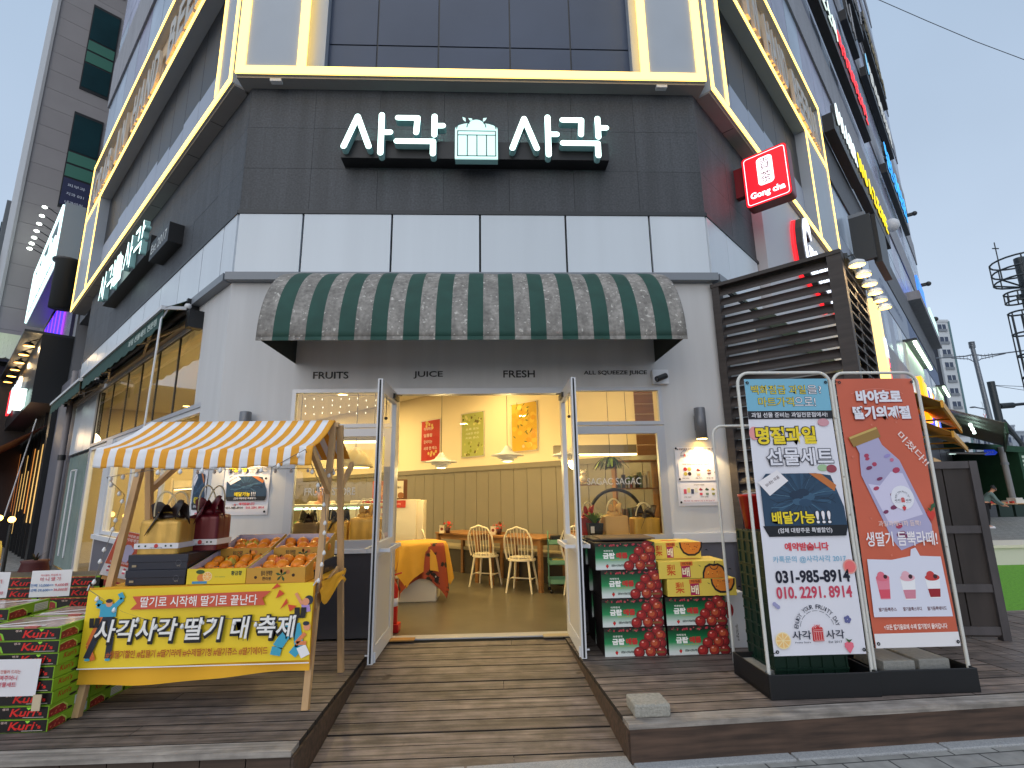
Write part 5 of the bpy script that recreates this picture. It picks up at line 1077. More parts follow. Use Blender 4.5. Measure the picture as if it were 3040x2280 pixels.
def kiwi(x, yy, z, side, label, grp, top=False):
    w_, d_, h_ = .25, .165, .0745
    if side not in protos:
        t = thing('kiwi_carton', label, 'carton', (x, yy, z), 0, grp); kiwi_mesh(t, w_, d_, h_, side); protos[side] = t
    else: t = dup(protos[side], label, (x, yy, z), 0, grp)
    t.rotation_euler = (0, 0, random.uniform(-.02, .02)); t.location.x += random.uniform(-.004, .004)
    if top:
        f = MB(); f.box(-w_ + .02, w_ - .02, -d_ + .015, d_ - .015, h_ - .002, h_ + .002, M_film); f.box(-w_, -w_ + .025, -d_, d_, h_ - .004, h_ + .004, M_kg); f.box(w_ - .025, w_, -d_, d_, h_ - .004, h_ + .004, M_kg)
        f.bar((-.2, -.12, h_ + .008), (.22, .1, h_ + .01), .012, .003, M_paper); f.bar((-.2, -.13, h_ + .006), (.12, -.13, h_ + .006), .012, .003, M_paper); f.box(.02, .1, -d_ - .004, -d_ + .03, h_ - .004, h_ + .006, mat('red_tape', (180, 90, 84), .5)); f.build('lid', t)
H = .0748
for k in range(8): kiwi(-2.985, -1.735, k * H, 0 if k in (0, 1, 6, 7) else 1, 'kiwi carton in the nearest stack at the front left, %s from the deck' % ORD[k], 'kiwi cartons stacked at the left', k == 7)
for k in range(8): kiwi(-2.985, -1.385, k * H, k % 2, 'kiwi carton in the second stack back, behind the nearest one, %s from the deck' % ORD[k], 'kiwi cartons stacked at the left', k == 7)
for k in range(4): kiwi(-2.985, -1.03, k * H, (k + 1) % 2, 'kiwi carton in the low row seen under the stall, %s from the deck' % ORD[k], 'kiwi cartons stacked at the left')
for k in range(9): kiwi(-3.52, -1.50, k * H, 0, 'kiwi carton in the stack at the left picture edge, %s from the deck' % ORD[k], 'kiwi cartons stacked at the left', k == 8)
M_stb = mat('strawberry_carton', (26, 22, 22), .4)
def straw(x, yy, z, label):
    if 'st' not in protos:
        t = thing('strawberry_carton', label, 'carton', (x, yy, z), 0, 'strawberry cartons behind the kiwi stacks'); m = MB(); m.box(-.24, .24, -.16, .16, .001, .083, M_stb); m.box(-.24, .24, -.162, -.158, .07, .083, M_kg); m.build('box', t)
        m = MB(); y = -.1635; m.shape([(-.235, .004), (-.08, .004), (-.085, .045), (-.12, .06), (-.16, .052), (-.235, .07)], y, ink((150, 200, 70))); m.shape([(-.235, .004), (-.09, .004), (-.095, .04), (-.125, .053), (-.16, .046), (-.235, .062)], y - .001, M_kr); m.txt('Kuri', .02, .2, .014, .055, y, ink((206, 30, 30)), .015, shear=.2); m.txt('생과', -.05, .0, .05, .064, y, ink((220, 190, 180)), .01); m.rect(-.22, .2, .07, .081, y - .001, M_kr); m.build('print', t); protos['st'] = t
    else: t = dup(protos['st'], label, (x, yy, z), random.uniform(-.02, .02))
for c_, x in enumerate((-3.05, -3.58, -4.1)):
    for k in range(9): straw(x + .02 * c_, -.62, k * .0845, 'strawberry carton %s from the deck in the back row, %s column from the stall' % (ORD[k], ['first', 'second', 'third'][c_]))
def sheet(x, yy, z0, z1, w_, lines, label, tilt=0):
    t = thing('paper_sign', label, 'paper sign', (x, yy, z0), 0); t.rotation_euler = (0, radians(tilt), 0); h_ = z1 - z0; m = MB(); m.grid(lambda u, v: (-w_ / 2 + w_ * u, -.004 * sin(u * 4) - .003, h_ * v), 8, 3, M_paper)
    for (s_, a, b_, c0, c1, col) in lines: m.txt(s_, -w_ / 2 + w_ * a, -w_ / 2 + w_ * b_, h_ * c0, h_ * c1, -.012, ink(col), .015)
    m.build('sheet', t)
rd_, bu_ = (190, 60, 80), (60, 110, 170)
sheet(-3.0, -1.925, .215, .425, .37, [('바로 만들어 드리는', .28, .72, .62, .72, (190, 90, 80)), ('복주머니', .40, .68, .44, .57, rd_), ('선물세트', .38, .68, .26, .39, rd_)], 'white sheet lettered in red on the nearest kiwi stack', 1)
sheet(-3.43, -1.15, .66, .855, .30, [('하이음도 한입에 쏙', .25, .75, .78, .86, (200, 100, 110)), ('미 니 딸 기', .25, .75, .60, .74, rd_), ('한팩 10,000=>', .03, .6, .38, .5, bu_), ('9,600원', .64, .96, .38, .5, rd_), ('네팩 39,600=>', .03, .6, .2, .32, bu_), ('36,000원', .62, .96, .2, .32, rd_)], 'white price sheet for mini strawberries on the back row of cartons', -1)
sheet(-3.90, -1.15, .66, .85, .30, [('하이음도 한입', .25, .75, .78, .86, (200, 100, 110)), ('딸 기', .55, .85, .56, .72, rd_), ('한팩 8,000원', .1, .8, .38, .5, bu_), ('36,000원', .45, .93, .14, .26, rd_)], 'white price sheet cut off by the left edge of the photo', 1)
m = MB(Matrix.Translation((-2.79, -1.93, .13))); m.box(-.03, .02, -.004, .0, 0, .09, ink((196, 180, 150))); m.build('card_flap', None, 'torn beige card flap on the corner of the nearest kiwi stack', 'card')
# ---------------------------------------------------------------- apple and pear cartons at the right
def grad_mat():
    m = bpy.data.materials.new('apple_carton_print'); m.use_nodes = True; n = m.node_tree; b = n.nodes['Principled BSDF']; t = n.nodes.new('ShaderNodeTexCoord'); s_ = n.nodes.new('ShaderNodeSeparateXYZ'); r = n.nodes.new('ShaderNodeValToRGB'); mr = n.nodes.new('ShaderNodeMapRange'); mr.inputs[2].default_value = .232
    e = r.color_ramp.elements; e[0].position = 0; e[0].color = lin((214, 220, 220)) + (1,); e[1].position = 1; e[1].color = lin((10, 22, 16)) + (1,)
    for p, c_ in ((.14, (205, 216, 212)), (.45, (40, 140, 84)), (.68, (16, 96, 56))): k = e.new(p); k.color = lin(c_) + (1,)
    n.links.new(t.outputs['Object'], s_.inputs[0]); n.links.new(s_.outputs[2], mr.inputs[0]); n.links.new(mr.outputs[0], r.inputs[0]); n.links.new(r.outputs[0], b.inputs['Base Color']); b.inputs['Roughness'].default_value = .35; return m
M_apg = grad_mat(); M_apd = mat('apple_carton_dark', (34, 22, 20), .5, noise=(8, .3))
def apple_mesh(t, w_, d_, h_):
    m = MB(); m.box(-w_, w_, -d_, d_, 0, h_ - .002, M_apd); m.build('box', t, bevel=.002)
    m = MB(); y = -d_ - .002; m.rect(-w_, w_, .002, h_ - .004, y, M_apg); m.rect(-w_, w_, h_ * .86, h_ - .004, y - .0006, ink((22, 28, 20)))
    random.seed(2)
    for k in range(46): m.disc(random.uniform(-.97, .97) * w_, random.uniform(.88, .955) * h_, random.uniform(.005, .010), y - .001 - k * 1e-5, ink(random.choice([(170, 40, 60), (190, 70, 80), (60, 90, 50), (40, 70, 40)])), n=7)
    pos = [(.10, .14), (.48, .15), (.86, .14), (.28, .40), (.64, .42), (.95, .44), (.46, .66), (.84, .70), (.72, .86)]
    for k, (u, v) in enumerate(pos):
        cx, cz, r = w_ * u, h_ * v, h_ * .21; cx = min(cx, w_ - r * .95); yy = y - .0012 - (len(pos) - k) * .00035
        c3 = [((84, 10, 14), (140, 20, 24), (172, 40, 36)), ((90, 14, 14), (150, 34, 26), (186, 84, 48)), ((70, 8, 14), (126, 16, 24), (160, 34, 36))][k % 3]; m.disc(cx, cz, r, yy, ink(c3[0]), r * .92, 16); m.disc(cx - r * .06, cz + r * .06, r * .88, yy - .00008, ink(c3[1]), r * .8, 16); m.disc(cx - r * .16, cz + r * .16, r * .55, yy - .00016, ink(c3[2]), r * .5, 14); m.disc(cx - r * .3, cz + r * .4, r * .18, yy - .00024, ink((230, 170, 160)), r * .13, 8); m.disc(cx + r * .1, cz + r * .45, r * .14, yy - .0003, ink((70, 40, 20)), r * .08, 8)
    m.txt('하루한개', -w_ * .72, -w_ * .42, h_ * .66, h_ * .73, y - .001, ink((230, 230, 220)), .02); m.txt('금탑', -w_ * .74, -w_ * .36, h_ * .42, h_ * .62, y - .001, ink((240, 240, 236)), .05); m.txt('애플', -w_ * .30, w_ * .06, h_ * .42, h_ * .62, y - .001, ink((196, 40, 40)), .05); m.txt('Premium Gold Apple', -w_ * .5, -w_ * .02, h_ * .34, h_ * .38, y - .001, ink((180, 190, 60)), .02)
    berry(m, -w_ * .62, h_ * .14, .016, y - .001); m.txt('금탑농수산영농조합', -w_ * .48, -w_ * .08, h_ * .12, h_ * .2, y - .001, ink((30, 40, 40)), .03); m.rect(w_ * .62, w_ * .92, h_ * .1, h_ * .17, y - .0056, ink((120, 80, 40)))
    m.build('print', t)
ap = None
def apples(x, yy, z, label, dz=0):
    global ap
    if ap is None: ap = thing('apple_carton', label, 'carton', (x, yy, z), 0, 'apple cartons stacked by the right window'); apple_mesh(ap, .27, .19, .232); return ap
    return dup(ap, label, (x, yy, z), random.uniform(-.015, .015))
for k, (dx) in enumerate((0, -.01, -.005, -.045)): apples(1.235 + dx, -.56, k * .2365, 'apple carton in the left column by the door, %s from the deck' % ORD[k])
for k in range(2): apples(1.79, -.56, k * .2365, 'apple carton in the right column under the yellow pear cartons, %s one' % ['lower', 'upper'][k])
for k in range(4): apples(1.235 - .02 * k, -.16, k * .2365, 'apple carton in the hidden rear column against the wall, %s from the deck' % ORD[k])
m = MB(Matrix.Translation((1.2, -.3, .948))); m.box(-.27, .28, -.3, .17, 0, .012, mat('dark_lid', (60, 50, 40), .4, streak=(8, .3))); m.box(-.2, .3, -.35, .1, .012, .022, mat('brown_wrap', (110, 90, 70), .5, noise=(8, .3))); m.build('cardboard_sheet', None, 'dark flattened cardboard lying on top of the left apple column', 'cardboard')
M_pear = mat('pear_carton', (226, 200, 84), .5)
def pear(x, yy, z, w_, half, label, h_=.148, d_=.17):
    t = thing('pear_carton', label, 'carton', (x, yy, z), random.uniform(-.01, .01), 'yellow pear cartons on the right stack'); m = MB(); m.box(-w_, w_, -d_, d_, 0, h_ - .002, M_pear); m.build('box', t, bevel=.002)
    m = MB(); y = -d_ - .002; ok, or_ = ink(blk), ink((220, 128, 40)); s_ = .11; cx = w_ * .62
    def half_apple(r, c_, yy2):
        if half == 'top': pts = [(cx + r * a, min(h_ - .004, h_ * .0 + r * b_ * 1.15 + .0)) for a, b_ in [(-1, .0), (-.97, .4), (-.75, .8), (-.35, .98), (0, .92), (.35, .98), (.75, .8), (.97, .4), (1, 0)]]
        else: pts = [(cx + r * a, h_ - .004 - r * b_ * 1.1) for a, b_ in [(-1, 0), (-.95, .4), (-.7, .8), (-.3, 1.0), (.3, 1.0), (.7, .8), (.95, .4), (1, 0)]]
        m.shape(pts, yy2, c_)
    half_apple(s_, ok, y); half_apple(s_ * .86, or_, y - .0008); random.seed(len(label))
    for k in range(12): m.disc(cx + random.uniform(-.6, .6) * s_, (h_ * .1 + random.uniform(0, .55) * s_) if half == 'top' else (h_ - random.uniform(.12, .7) * s_), random.uniform(.003, .006), y - .0016, ink(random.choice([(120, 40, 20), (240, 200, 80), (120, 40, 20)])), n=5)
    if half == 'top': m.tube([(cx, y - .002, s_ * 1.0), (cx + .01, y - .002, s_ * 1.3)], .004, ok, 5); m.ring(cx, s_ * 1.0, .035, .042, y - .0016, ok, pi, 2 * pi, 8)
    for a in (pi * .85, pi * .72, .15): m.shape([(cx + s_ * 1.15 * cos(a), h_ * .4 + s_ * .8 * sin(a)), (cx + s_ * 1.4 * cos(a) - .006, h_ * .4 + s_ * 1.0 * sin(a) + .006), (cx + s_ * 1.4 * cos(a) + .008, h_ * .4 + s_ * 1.0 * sin(a) - .008)], y, ok)
    m.rect(-w_ * .34, -w_ * .08, h_ * .06, h_ * .72, y, ink((170, 24, 80))); m.txt('배', -w_ * .31, -w_ * .11, h_ * .12, h_ * .62, y - .0008, ink((244, 236, 200)), .02); m.shape([(-w_ * .36, h_ * .7), (w_ * .0, h_ * .74), (w_ * .0, h_ * .98), (-w_ * .36, h_ * .95)], y - .0006, ink((214, 110, 40))); m.txt('이가촌', -w_ * .3, -w_ * .04, h_ * .78, h_ * .92, y - .0014, ink((60, 20, 10)), .02)
    m.txt('梨', -w_ * .76, -w_ * .52, h_ * .2, h_ * .8, y, ink((206, 90, 30)), .02)
    m.build('print', t)
    m = MB(); m.poly([(-w_ * .3, -d_ * .2, h_ + .0005), (w_ * .3, -d_ * .2, h_ + .0005), (w_ * .3, d_ * .25, h_ + .0005), (-w_ * .3, d_ * .25, h_ + .0005)], ink((214, 110, 40))); m.build('top_print', t)
pear(1.86, -.58, .474, .31, 'bottom', 'yellow pear carton, lowest of three, on the right apple column'); pear(1.79, -.58, .624, .31, 'top', 'yellow pear carton in the middle, with the top half of the printed fruit'); pear(1.70, -.42, .774, .24, 'bottom', 'smaller yellow pear carton on top of the right column')
t = thing('carton', 'white carton standing on end with a red fruit print, right of the apple cartons', 'carton', (2.2, -.47, 0)); m = MB(); m.box(-.11, .11, -.12, .12, 0, .47, ink((206, 208, 212))); m.build('box', t, bevel=.003)
m = MB(); m.disc(-.06, .32, .055, -.1215, ink((150, 34, 36)), .07); m.txt('과 일', .0, .02, .06, .2, -.1215, ink(blk), .02); m.build('print', t)
# ---------------------------------------------------------------- banner stands
M_bw = mat('banner_white', (222, 222, 232), .5, noise=(2, .03), bump=(4, .25)); M_bo = mat('banner_orange', (198, 96, 70), .5, noise=(2, .07), bump=(4, .25)); M_gro = M_black
def stand(x0, x1, yb, label, tray=(.70, .48), h_=2.27, hook=True, zb=.17):
    w_ = x1 - x0; t = thing('banner_stand', label, 'banner stand', (x0, yb, 0)); r = .012
    m = MB(); c_ = [(0, 0, zb - .1), (0, 0, h_ - .09)] + [(.09 - .09 * cos(a), 0, h_ - .09 + .09 * sin(a)) for a in [pi / 2 * k / 6 for k in range(1, 7)]] + [(w_ - .09 + .09 * sin(a), 0, h_ - .09 + .09 * cos(a)) for a in [pi / 2 * k / 6 for k in range(0, 7)]] + [(w_, 0, h_ - .2), (w_, 0, zb - .1)]
    m.tube(c_, r, M_steel, 10); m.build('frame', t)
    if tray:
        m = MB(); a, b_ = -.035, w_ + .005; m.box(a, b_, -.06, tray[1], .012, .025, M_black); m.box(a, b_, -.065, -.05, .0, .155, M_black); m.box(a, b_, tray[1] - .015, tray[1], .0, .155, M_black); m.box(a, a + .012, -.05, tray[1] - .015, .0, .155, M_black); m.box(b_ - .012, b_, -.05, tray[1] - .015, .0, .155, M_black); m.build('tray', t, bevel=.004)
    return t
t = stand(1.90, 2.63, -1.72, 'white gift set banner with phone numbers, the left of two banner stands'); bw_, b0, b1 = .655, .256, 2.218
m = MB(Matrix.Translation((.045, -.012, 0))); m.grid(lambda u, v: (bw_ * u, .004 * sin(v * 12 + u * 3), b0 + (b1 - b0) * v), 8, 30, M_bw)
y = -.007; X = lambda u: bw_ * u; Zf = lambda py: b1 - (py - 115) * (b1 - b0) / 1270
m.rect(0, bw_, Zf(280), b1, y + .001, ink((118, 178, 204))); m.rect(0, bw_, Zf(316), Zf(276), y, ink((26, 26, 34)))
m.otxt('백화점급 과일', X(.07), X(.72), Zf(192), Zf(148), y, ink((228, 208, 60)), ink((50, 50, 40)), .0, .035); m.otxt('을?', X(.74), X(.91), Zf(192), Zf(148), y, ink(white), ink((50, 50, 60)), .0, .035)
m.otxt('마트가격', X(.14), X(.56), Zf(254), Zf(208), y, ink((228, 208, 60)), ink((50, 50, 40)), .0, .035); m.otxt('으로!', X(.57), X(.82), Zf(254), Zf(208), y, ink(white), ink((50, 50, 60)), .0, .035)
m.txt('과일 선물 준비는 과일전문점에서!', X(.04), X(.94), Zf(308), Zf(284), y - .001, ink(white), .01)
m.disc(X(.88), Zf(335), .045, y, ink((206, 150, 160)), .03); m.disc(X(.05), Zf(385), .04, y, ink((226, 150, 150)), .05); m.disc(X(.9), Zf(560), .04, y, ink((150, 70, 84)), .03); m.disc(X(.8), Zf(555), .04, y + .0003, ink((160, 190, 150)), .025)
m.otxt('명절과일', X(.07), X(.76), Zf(437), Zf(358), y - .001, ink(yel), ink(blk), .035, .05); m.otxt('선물세트', X(.17), X(.93), Zf(540), Zf(460), y - .001, ink((226, 226, 236)), ink((90, 92, 104)), .02, .045)
furoshiki(m, X(.03), X(.99), Zf(868), Zf(580), y - .001)
m.otxt('배달가능', X(.14), X(.62), Zf(812), Zf(758), y - .0072, ink(yel), ink(blk), .03, .04); m.otxt('!!!', X(.64), X(.80), Zf(812), Zf(758), y - .0072, ink(white), ink(blk), .02, .03); m.txt('(업체 대량주문 특별할인)', X(.19), X(.80), Zf(858), Zf(832), y - .0072, ink(white), .01)
m.txt('예약받습니다', X(.25), X(.74), Zf(934), Zf(900), y, ink((214, 70, 84)), .04); m.txt('카톡문의 @사각사각 2017', X(.1), X(.92), Zf(990), Zf(958), y, ink((120, 176, 204)), .01)
m.txt('031-985-8914', X(.11), X(.93), Zf(1074), Zf(1024), y, ink((14, 16, 40)), .035); m.txt('010. 2291. 8914', X(.10), X(.93), Zf(1142), Zf(1094), y, ink((196, 64, 90)), .03)
m.disc(X(.95), Zf(1010), .05, y + .0004, ink((226, 150, 140))); m.disc(X(.95), Zf(1010), .04, y, ink((230, 110, 110))); brand(m, X(.5), Zf(1335), .37, y)
slice_(m, X(.11), Zf(1320), .055, y, (236, 190, 120)); berry(m, X(.82), Zf(1350), .04, y, (226, 110, 130))
for k in range(5): m.disc(X(.84) + .015 * cos(k * 1.3), Zf(1238) + .015 * sin(k * 1.3), .012, y - k * 1e-4, ink((96, 100, 150)))
for k in range(3): m.disc(X(.06) + .012 * k, Zf(1165) - .01 * k, .014, y - k * 1e-4, ink((150, 150, 190)))
m.build('banner', t)
m = MB(Matrix.Translation((.045, -.012, 0)))
for u in (.03, .97):
    for z in (b0 + .03, b1 - .03): m.ring(X(u), z, .005, .012, -.012, M_gro); m.tube([(X(u), -.01, z), (X(u) + (.05 if u > .5 else -.05), .01, z + (.03 if z > 1 else -.03))], .002, M_gro, 4)
m.build('eyelet', t)
t = stand(2.667, 3.345, -1.70, 'orange strawberry latte banner, the right of two banner stands'); bw_, b0, b1 = .615, .285, 2.22
m = MB(Matrix.Translation((.018, -.012, 0))); m.grid(lambda u, v: (bw_ * u, .005 * sin(v * 9 + u * 4), b0 + (b1 - b0) * v), 8, 30, M_bo)
Zf = lambda py: b1 - (py - 110) * (b1 - b0) / 1235; y = -.008; or2 = (150, 40, 30)
for a, dz in (('바야흐로', 0), ('딸기의계절', 1)):
    x0_, x1_, z0_, z1_ = ((.23, .80, 232, 172), (.16, .88, 310, 252))[dz]
    for k in range(3): m.txt(a, X(x0_) + .002 * k, X(x1_) + .002 * k, Zf(z0_) - .003 * k, Zf(z1_) - .003 * k, y + .0004 * k, ink(or2), .07)
    m.txt(a, X(x0_), X(x1_), Zf(z0_), Zf(z1_), y - .001, ink((226, 226, 236)), .055)
m.ring(X(.5), Zf(520), .56, .563, y, ink((226, 140, 120)), radians(68), radians(112))
bt = Matrix.Translation((X(.50), 0, Zf(650))) @ Matrix.Rotation(radians(-19), 4, 'Y') @ Matrix.Translation((-X(.5), 0, -Zf(650)))
bt = Matrix.Translation((X(.50), 0, Zf(655))) @ Matrix.Rotation(radians(-19), 4, 'Y') @ Matrix.Diagonal((1.3, 1, 1.06, 1))
m.shape([(-.115, -.38), (.095, -.38), (.12, -.30), (.12, .17), (.085, .26), (.065, .31), (.065, .37), (-.085, .37), (-.085, .31), (-.105, .26), (-.135, .17), (-.135, -.3)], y, ink((170, 166, 200)), T=bt)
m.shape([(-.11, -.2), (.10, -.22), (.10, .08), (.04, .12), (-.06, .06), (-.12, .1)], y - .0006, ink((206, 202, 228)), T=bt); m.shape([(-.1, .365), (.08, .365), (.085, .44), (-.105, .44)], y - .0006, ink((150, 118, 60)), T=bt)
m.shape([(-.1, .425), (.08, .425), (.08, .44), (-.1, .44)], y - .0012, ink((196, 168, 96)), T=bt)
random.seed(8)
for k in range(16): m.disc(random.uniform(-.1, .09), random.uniform(-.32, .28), random.uniform(.012, .03), y - .0012 - k * 1e-4, ink(random.choice([(170, 60, 90), (196, 110, 140), (150, 140, 196), (120, 50, 90)])), random.uniform(.01, .02), 9, T=bt)
m.disc(X(.60), Zf(690), .088, y - .0035, ink((226, 226, 236))); brand(m, X(.60), Zf(715), .13, y - .004); berry(m, X(.60), Zf(738), .018, y - .005, (206, 60, 70))
m.txt('미쳤다!!', 0, .30, 0, .058, 0, ink((236, 216, 212)), .01, T=Matrix.Translation((X(.66), y, Zf(395))) @ Matrix.Rotation(radians(52), 4, 'Y'))
berry(m, X(.92), Zf(770), .04, y - .003, (204, 60, 50)); m.shape([(X(.99), Zf(735)), (X(.93), Zf(745)), (X(.94), Zf(725)), (X(.99), Zf(715))], y - .0035, ink((50, 90, 60)))
m.txt('과일과케니까 듬뿍!', X(.25), X(.77), Zf(820), Zf(795), y - .005, ink((240, 214, 206)), .005); m.txt('생딸기 듬뿍라떼!', X(.07), X(.94), Zf(908), Zf(845), y - .005, ink((238, 232, 236)), .015, shear=.05)
m.shape([(X(.03), Zf(1215)), (X(.97), Zf(1220)), (X(.95), Zf(960)), (X(.70), Zf(955)), (X(.66), Zf(918)), (X(.60), Zf(925)), (X(.58), Zf(955)), (X(.35), Zf(970)), (X(.05), Zf(965))], y, ink((216, 218, 234)))
cup(m, X(.20), Zf(1140), .10, .145, y - .001, (214, 80, 100), (220, 110, 130), (222, 130, 150)); cup(m, X(.50), Zf(1145), .11, .15, y - .001, (206, 130, 150), (224, 170, 184)); cup(m, X(.80), Zf(1140), .11, .14, y - .001, (150, 30, 40), (196, 60, 60))
for k, s_ in enumerate(('딸기듬뿍쥬스', '딸기듬뿍스무디', '딸기듬뿍에이드')): m.txt(s_, X(.10 + .29 * k), X(.31 + .3 * k), Zf(1192), Zf(1176), y - .001, ink((90, 40, 50)), .02)
m.txt('※모든 딸기음료에 수제 딸기청이 들어갑니다', X(.13), X(.88), Zf(1270), Zf(1248), y, ink((244, 226, 220)), .03); m.rect(0, bw_, b0, Zf(1285), y, ink((226, 224, 228)))
for k in range(14):
    x, z = random.uniform(.05, .95) * bw_, random.uniform(.7, 1.9); r = .014
    for a in (0, pi / 3, 2 * pi / 3): m.shape([(x - r * cos(a), z - r * sin(a)), (x - .002 * sin(a), z + .002 * cos(a)), (x + r * cos(a), z + r * sin(a)), (x + .002 * sin(a), z - .002 * cos(a))], y + .0008, ink((224, 134, 112)))
m.build('banner', t)
m = MB(Matrix.Translation((.018, -.012, 0)))
for u in (.03, .97):
    for z in (b0 + .03, b1 - .03): m.ring(X(u), z, .005, .012, -.013, M_gro); m.tube([(X(u), -.01, z), (X(u) + (.04 if u > .5 else -.04), .01, z + (.03 if z > 1 else -.03))], .002, M_gro, 4)
m.build('eyelet', t)
stand(1.98, 2.68, -1.0, 'bare white tube frame behind the white banner', tray=None, h_=1.95, zb=.1)
for (x, yy, rz_, lb) in ((2.87, -1.52, .0, 'left grey concrete block weighing down the orange banner tray'), (3.14, -1.50, .03, 'right grey concrete block weighing down the orange banner tray'), (1.985, -1.42, .0, 'concrete block beside the green crates in the white banner tray')):
    m = MB(); m.box(-.115, .115, -.15, .17, 0, .075, M_conc); m.build('concrete_block', None, lb, 'concrete block', bevel=.006, loc=(x, yy, .11 if x > 2.5 else .04)).rotation_euler = (0, 0, rz_)
m = MB(); m.box(-.115, .115, -.0, .20, 0, .075, mat('paving_stone', (150, 148, 140), .9, noise=(60, .18), bump=(60, .8))); m.build('paving_stone', None, 'loose grey paving stone on the front edge of the right deck', 'paving stone', bevel=.01, loc=(1.0, -1.99, 0)).rotation_euler = (0, 0, radians(1))
# green plastic crates and red bucket
M_gc = mat('green_crate', (12, 44, 32), .45)
def pcrate(x, yy, z, label, w_=.26, d_=.19, h_=.27):
    t = thing('plastic_crate', label, 'crate', (x, yy, z), 0, 'dark green plastic crates behind the white banner'); m = MB(); m.box(-w_, w_, -d_, d_, 0, h_ - .02, M_gc); m.build('body', t)
    m = MB()
    for z_ in (.0, .09, .18, h_ - .02): m.box(-w_ - .012, w_ + .012, -d_ - .012, d_ + .012, z_, z_ + .014, M_gc)
    for k in range(7):
        xx = -w_ + k * 2 * w_ / 6; m.box(xx - .006, xx + .006, -d_ - .01, -d_, 0, h_, M_gc)
    for k in range(5): yy2 = -d_ + k * 2 * d_ / 4; m.box(-w_ - .01, -w_, yy2 - .006, yy2 + .006, 0, h_, M_gc)
    m.build('ribs', t)
for k in range(4): pcrate(2.28, -1.40 + .0 * k, .03 + k * .26, 'dark green plastic crate in the stack behind the white banner, %s from the tray' % ORD[k])
t = thing('bucket', 'red plastic bucket on the green crates, seen beside the white banner', 'bucket', (2.20, -1.2, .9 + .17)); m = MB(); m.lathe([(.10, 0), (.13, .26), (.135, .26), (.135, .28)], M_redp, 20); m.build('body', t); m = MB(); m.tube([(.13 * cos(a), 0, .26 + .03 * sin(a)) for a in [pi * k / 8 for k in range(9)]], .004, M_whitem, 5); m.build('handle', t)
m = MB(); m.ball((0, 0, .06), .1, mat('plastic_bag', (190, 186, 184), .3), 8, .8); m.build('plastic_bag', None, 'crumpled pale plastic bag on the green crates', 'bag', loc=(2.42, -1.35, 1.08))
# timber screen at the far right edge of the deck
t = thing('timber_screen', 'dark timber screen panel standing on the right deck, before the turf', 'screen', M=Matrix.Translation((4.30, -.55, 0)) @ Matrix.Rotation(radians(-8), 4, 'Z')); M_tm = mat('dark_timber', (50, 44, 42), .7, streak=(6, .3, 1.5), rand=.15); M_tf = mat('grey_timber', (76, 72, 74), .7, streak=(6, .25, 1.5))
m = MB()
for k in range(3): m.box(-.36 + .245 * k, -.36 + .245 * k + .232, 0, .02, .03, 1.6, M_tm)
m.build('board', t)
for x in (-.40, .36): m = MB(); m.box(x, x + .07, -.03, .04, 0, 1.63, M_tf); m.build('post', t)
for z in (.05, .42, .95, 1.56): m = MB(); m.box(-.33, .36, -.02, .0, z, z + .07, M_tf); m.build('rail', t)
# ---------------------------------------------------------------- window displays
M_shw = mat('shelf_white', (214, 206, 190), .5)
for (x0_, x1_, lb) in ((-2.2, -1.15, 'low white display shelf inside the left window'), (.92, 1.95, 'low white display shelf inside the right window')):
    t = thing('display_shelf', lb, 'shelf', ((x0_ + x1_) / 2, .42, 0)); w_ = (x1_ - x0_) / 2; m = MB(); m.box(-w_, w_, -.2, .22, .88, .915, M_shw); m.build('top', t); m = MB(); m.box(-w_ + .02, w_ - .02, -.18, .2, 0, .88, M_shw); m.build('cabinet', t)
M_taupe = mat('taupe_satin', (120, 104, 88), .4, metal=.2, bump=(5, .3)); M_bei = mat('beige_satin', (212, 172, 112), .45, bump=(5, .3)); M_bk = mat('black_ribbon', (24, 20, 20), .4)
gift_bag((-2.0, .40, .916), .28, .22, .24, M_taupe, 'taupe satin gift bag at the left end of the left window', rib=M_bk, band=False, bow=.7)
gift_bag((-1.68, .42, .916), .26, .22, .25, M_gold, 'gold gift bag behind the stall leg in the left window', rib=M_bk, band=False)
gift_bag((-1.37, .38, .916), .33, .26, .29, M_gold, 'largest gold gift bag in the left window, next to the door', rib=M_gold, band=False, bow=.5)
gift_bag((1.38, .42, .916), .28, .22, .26, M_bei, 'beige wrapped gift bag in the middle of the right window', rib=M_bei, band=False, bow=.5)
gift_bag((1.70, .36, .916), .30, .24, .23, M_gold, 'gold gift bag with dark bow at the right end of the right window', rib=M_rib, band=False, bow=.8)
gift_bag((1.10, .50, .916), .22, .20, .24, mat('red_satin', (170, 40, 30), .4), 'red gift bag behind the potted plant in the right window', rib=mat('red_satin', (170, 40, 30), .4), band=False, bow=.5)
def tuft(t, n_, r, h_, col, seed, w_=.012, droop=.3, z0=0):
    random.seed(seed); m = MB()
    for i in range(n_):
        a = random.uniform(0, 2 * pi); L_ = random.uniform(.6, 1) * h_; out = random.uniform(.2, 1) * r; p = []
        for k in range(5): f = k / 4; p.append(Vector((cos(a) * out * f ** 1.3, sin(a) * out * f ** 1.3, z0 + L_ * (f - droop * f * f))))
        sd = Vector((-sin(a), cos(a), 0)); v = []
        for k, c_ in enumerate(p): ww = w_ * (1 - abs(k / 4 - .35) * 1.1); v += [c_ - sd * ww, c_ + sd * ww]
        m.add(v, [(2 * k, 2 * k + 1, 2 * k + 3, 2 * k + 2) for k in range(4)], random.choice(col))
    return m.build('foliage', t)
g1, g2, g3 = mat('leaf_bright', (120, 150, 40), .5), mat('leaf_mid', (60, 96, 36), .5), mat('leaf_dark', (30, 52, 26), .5)
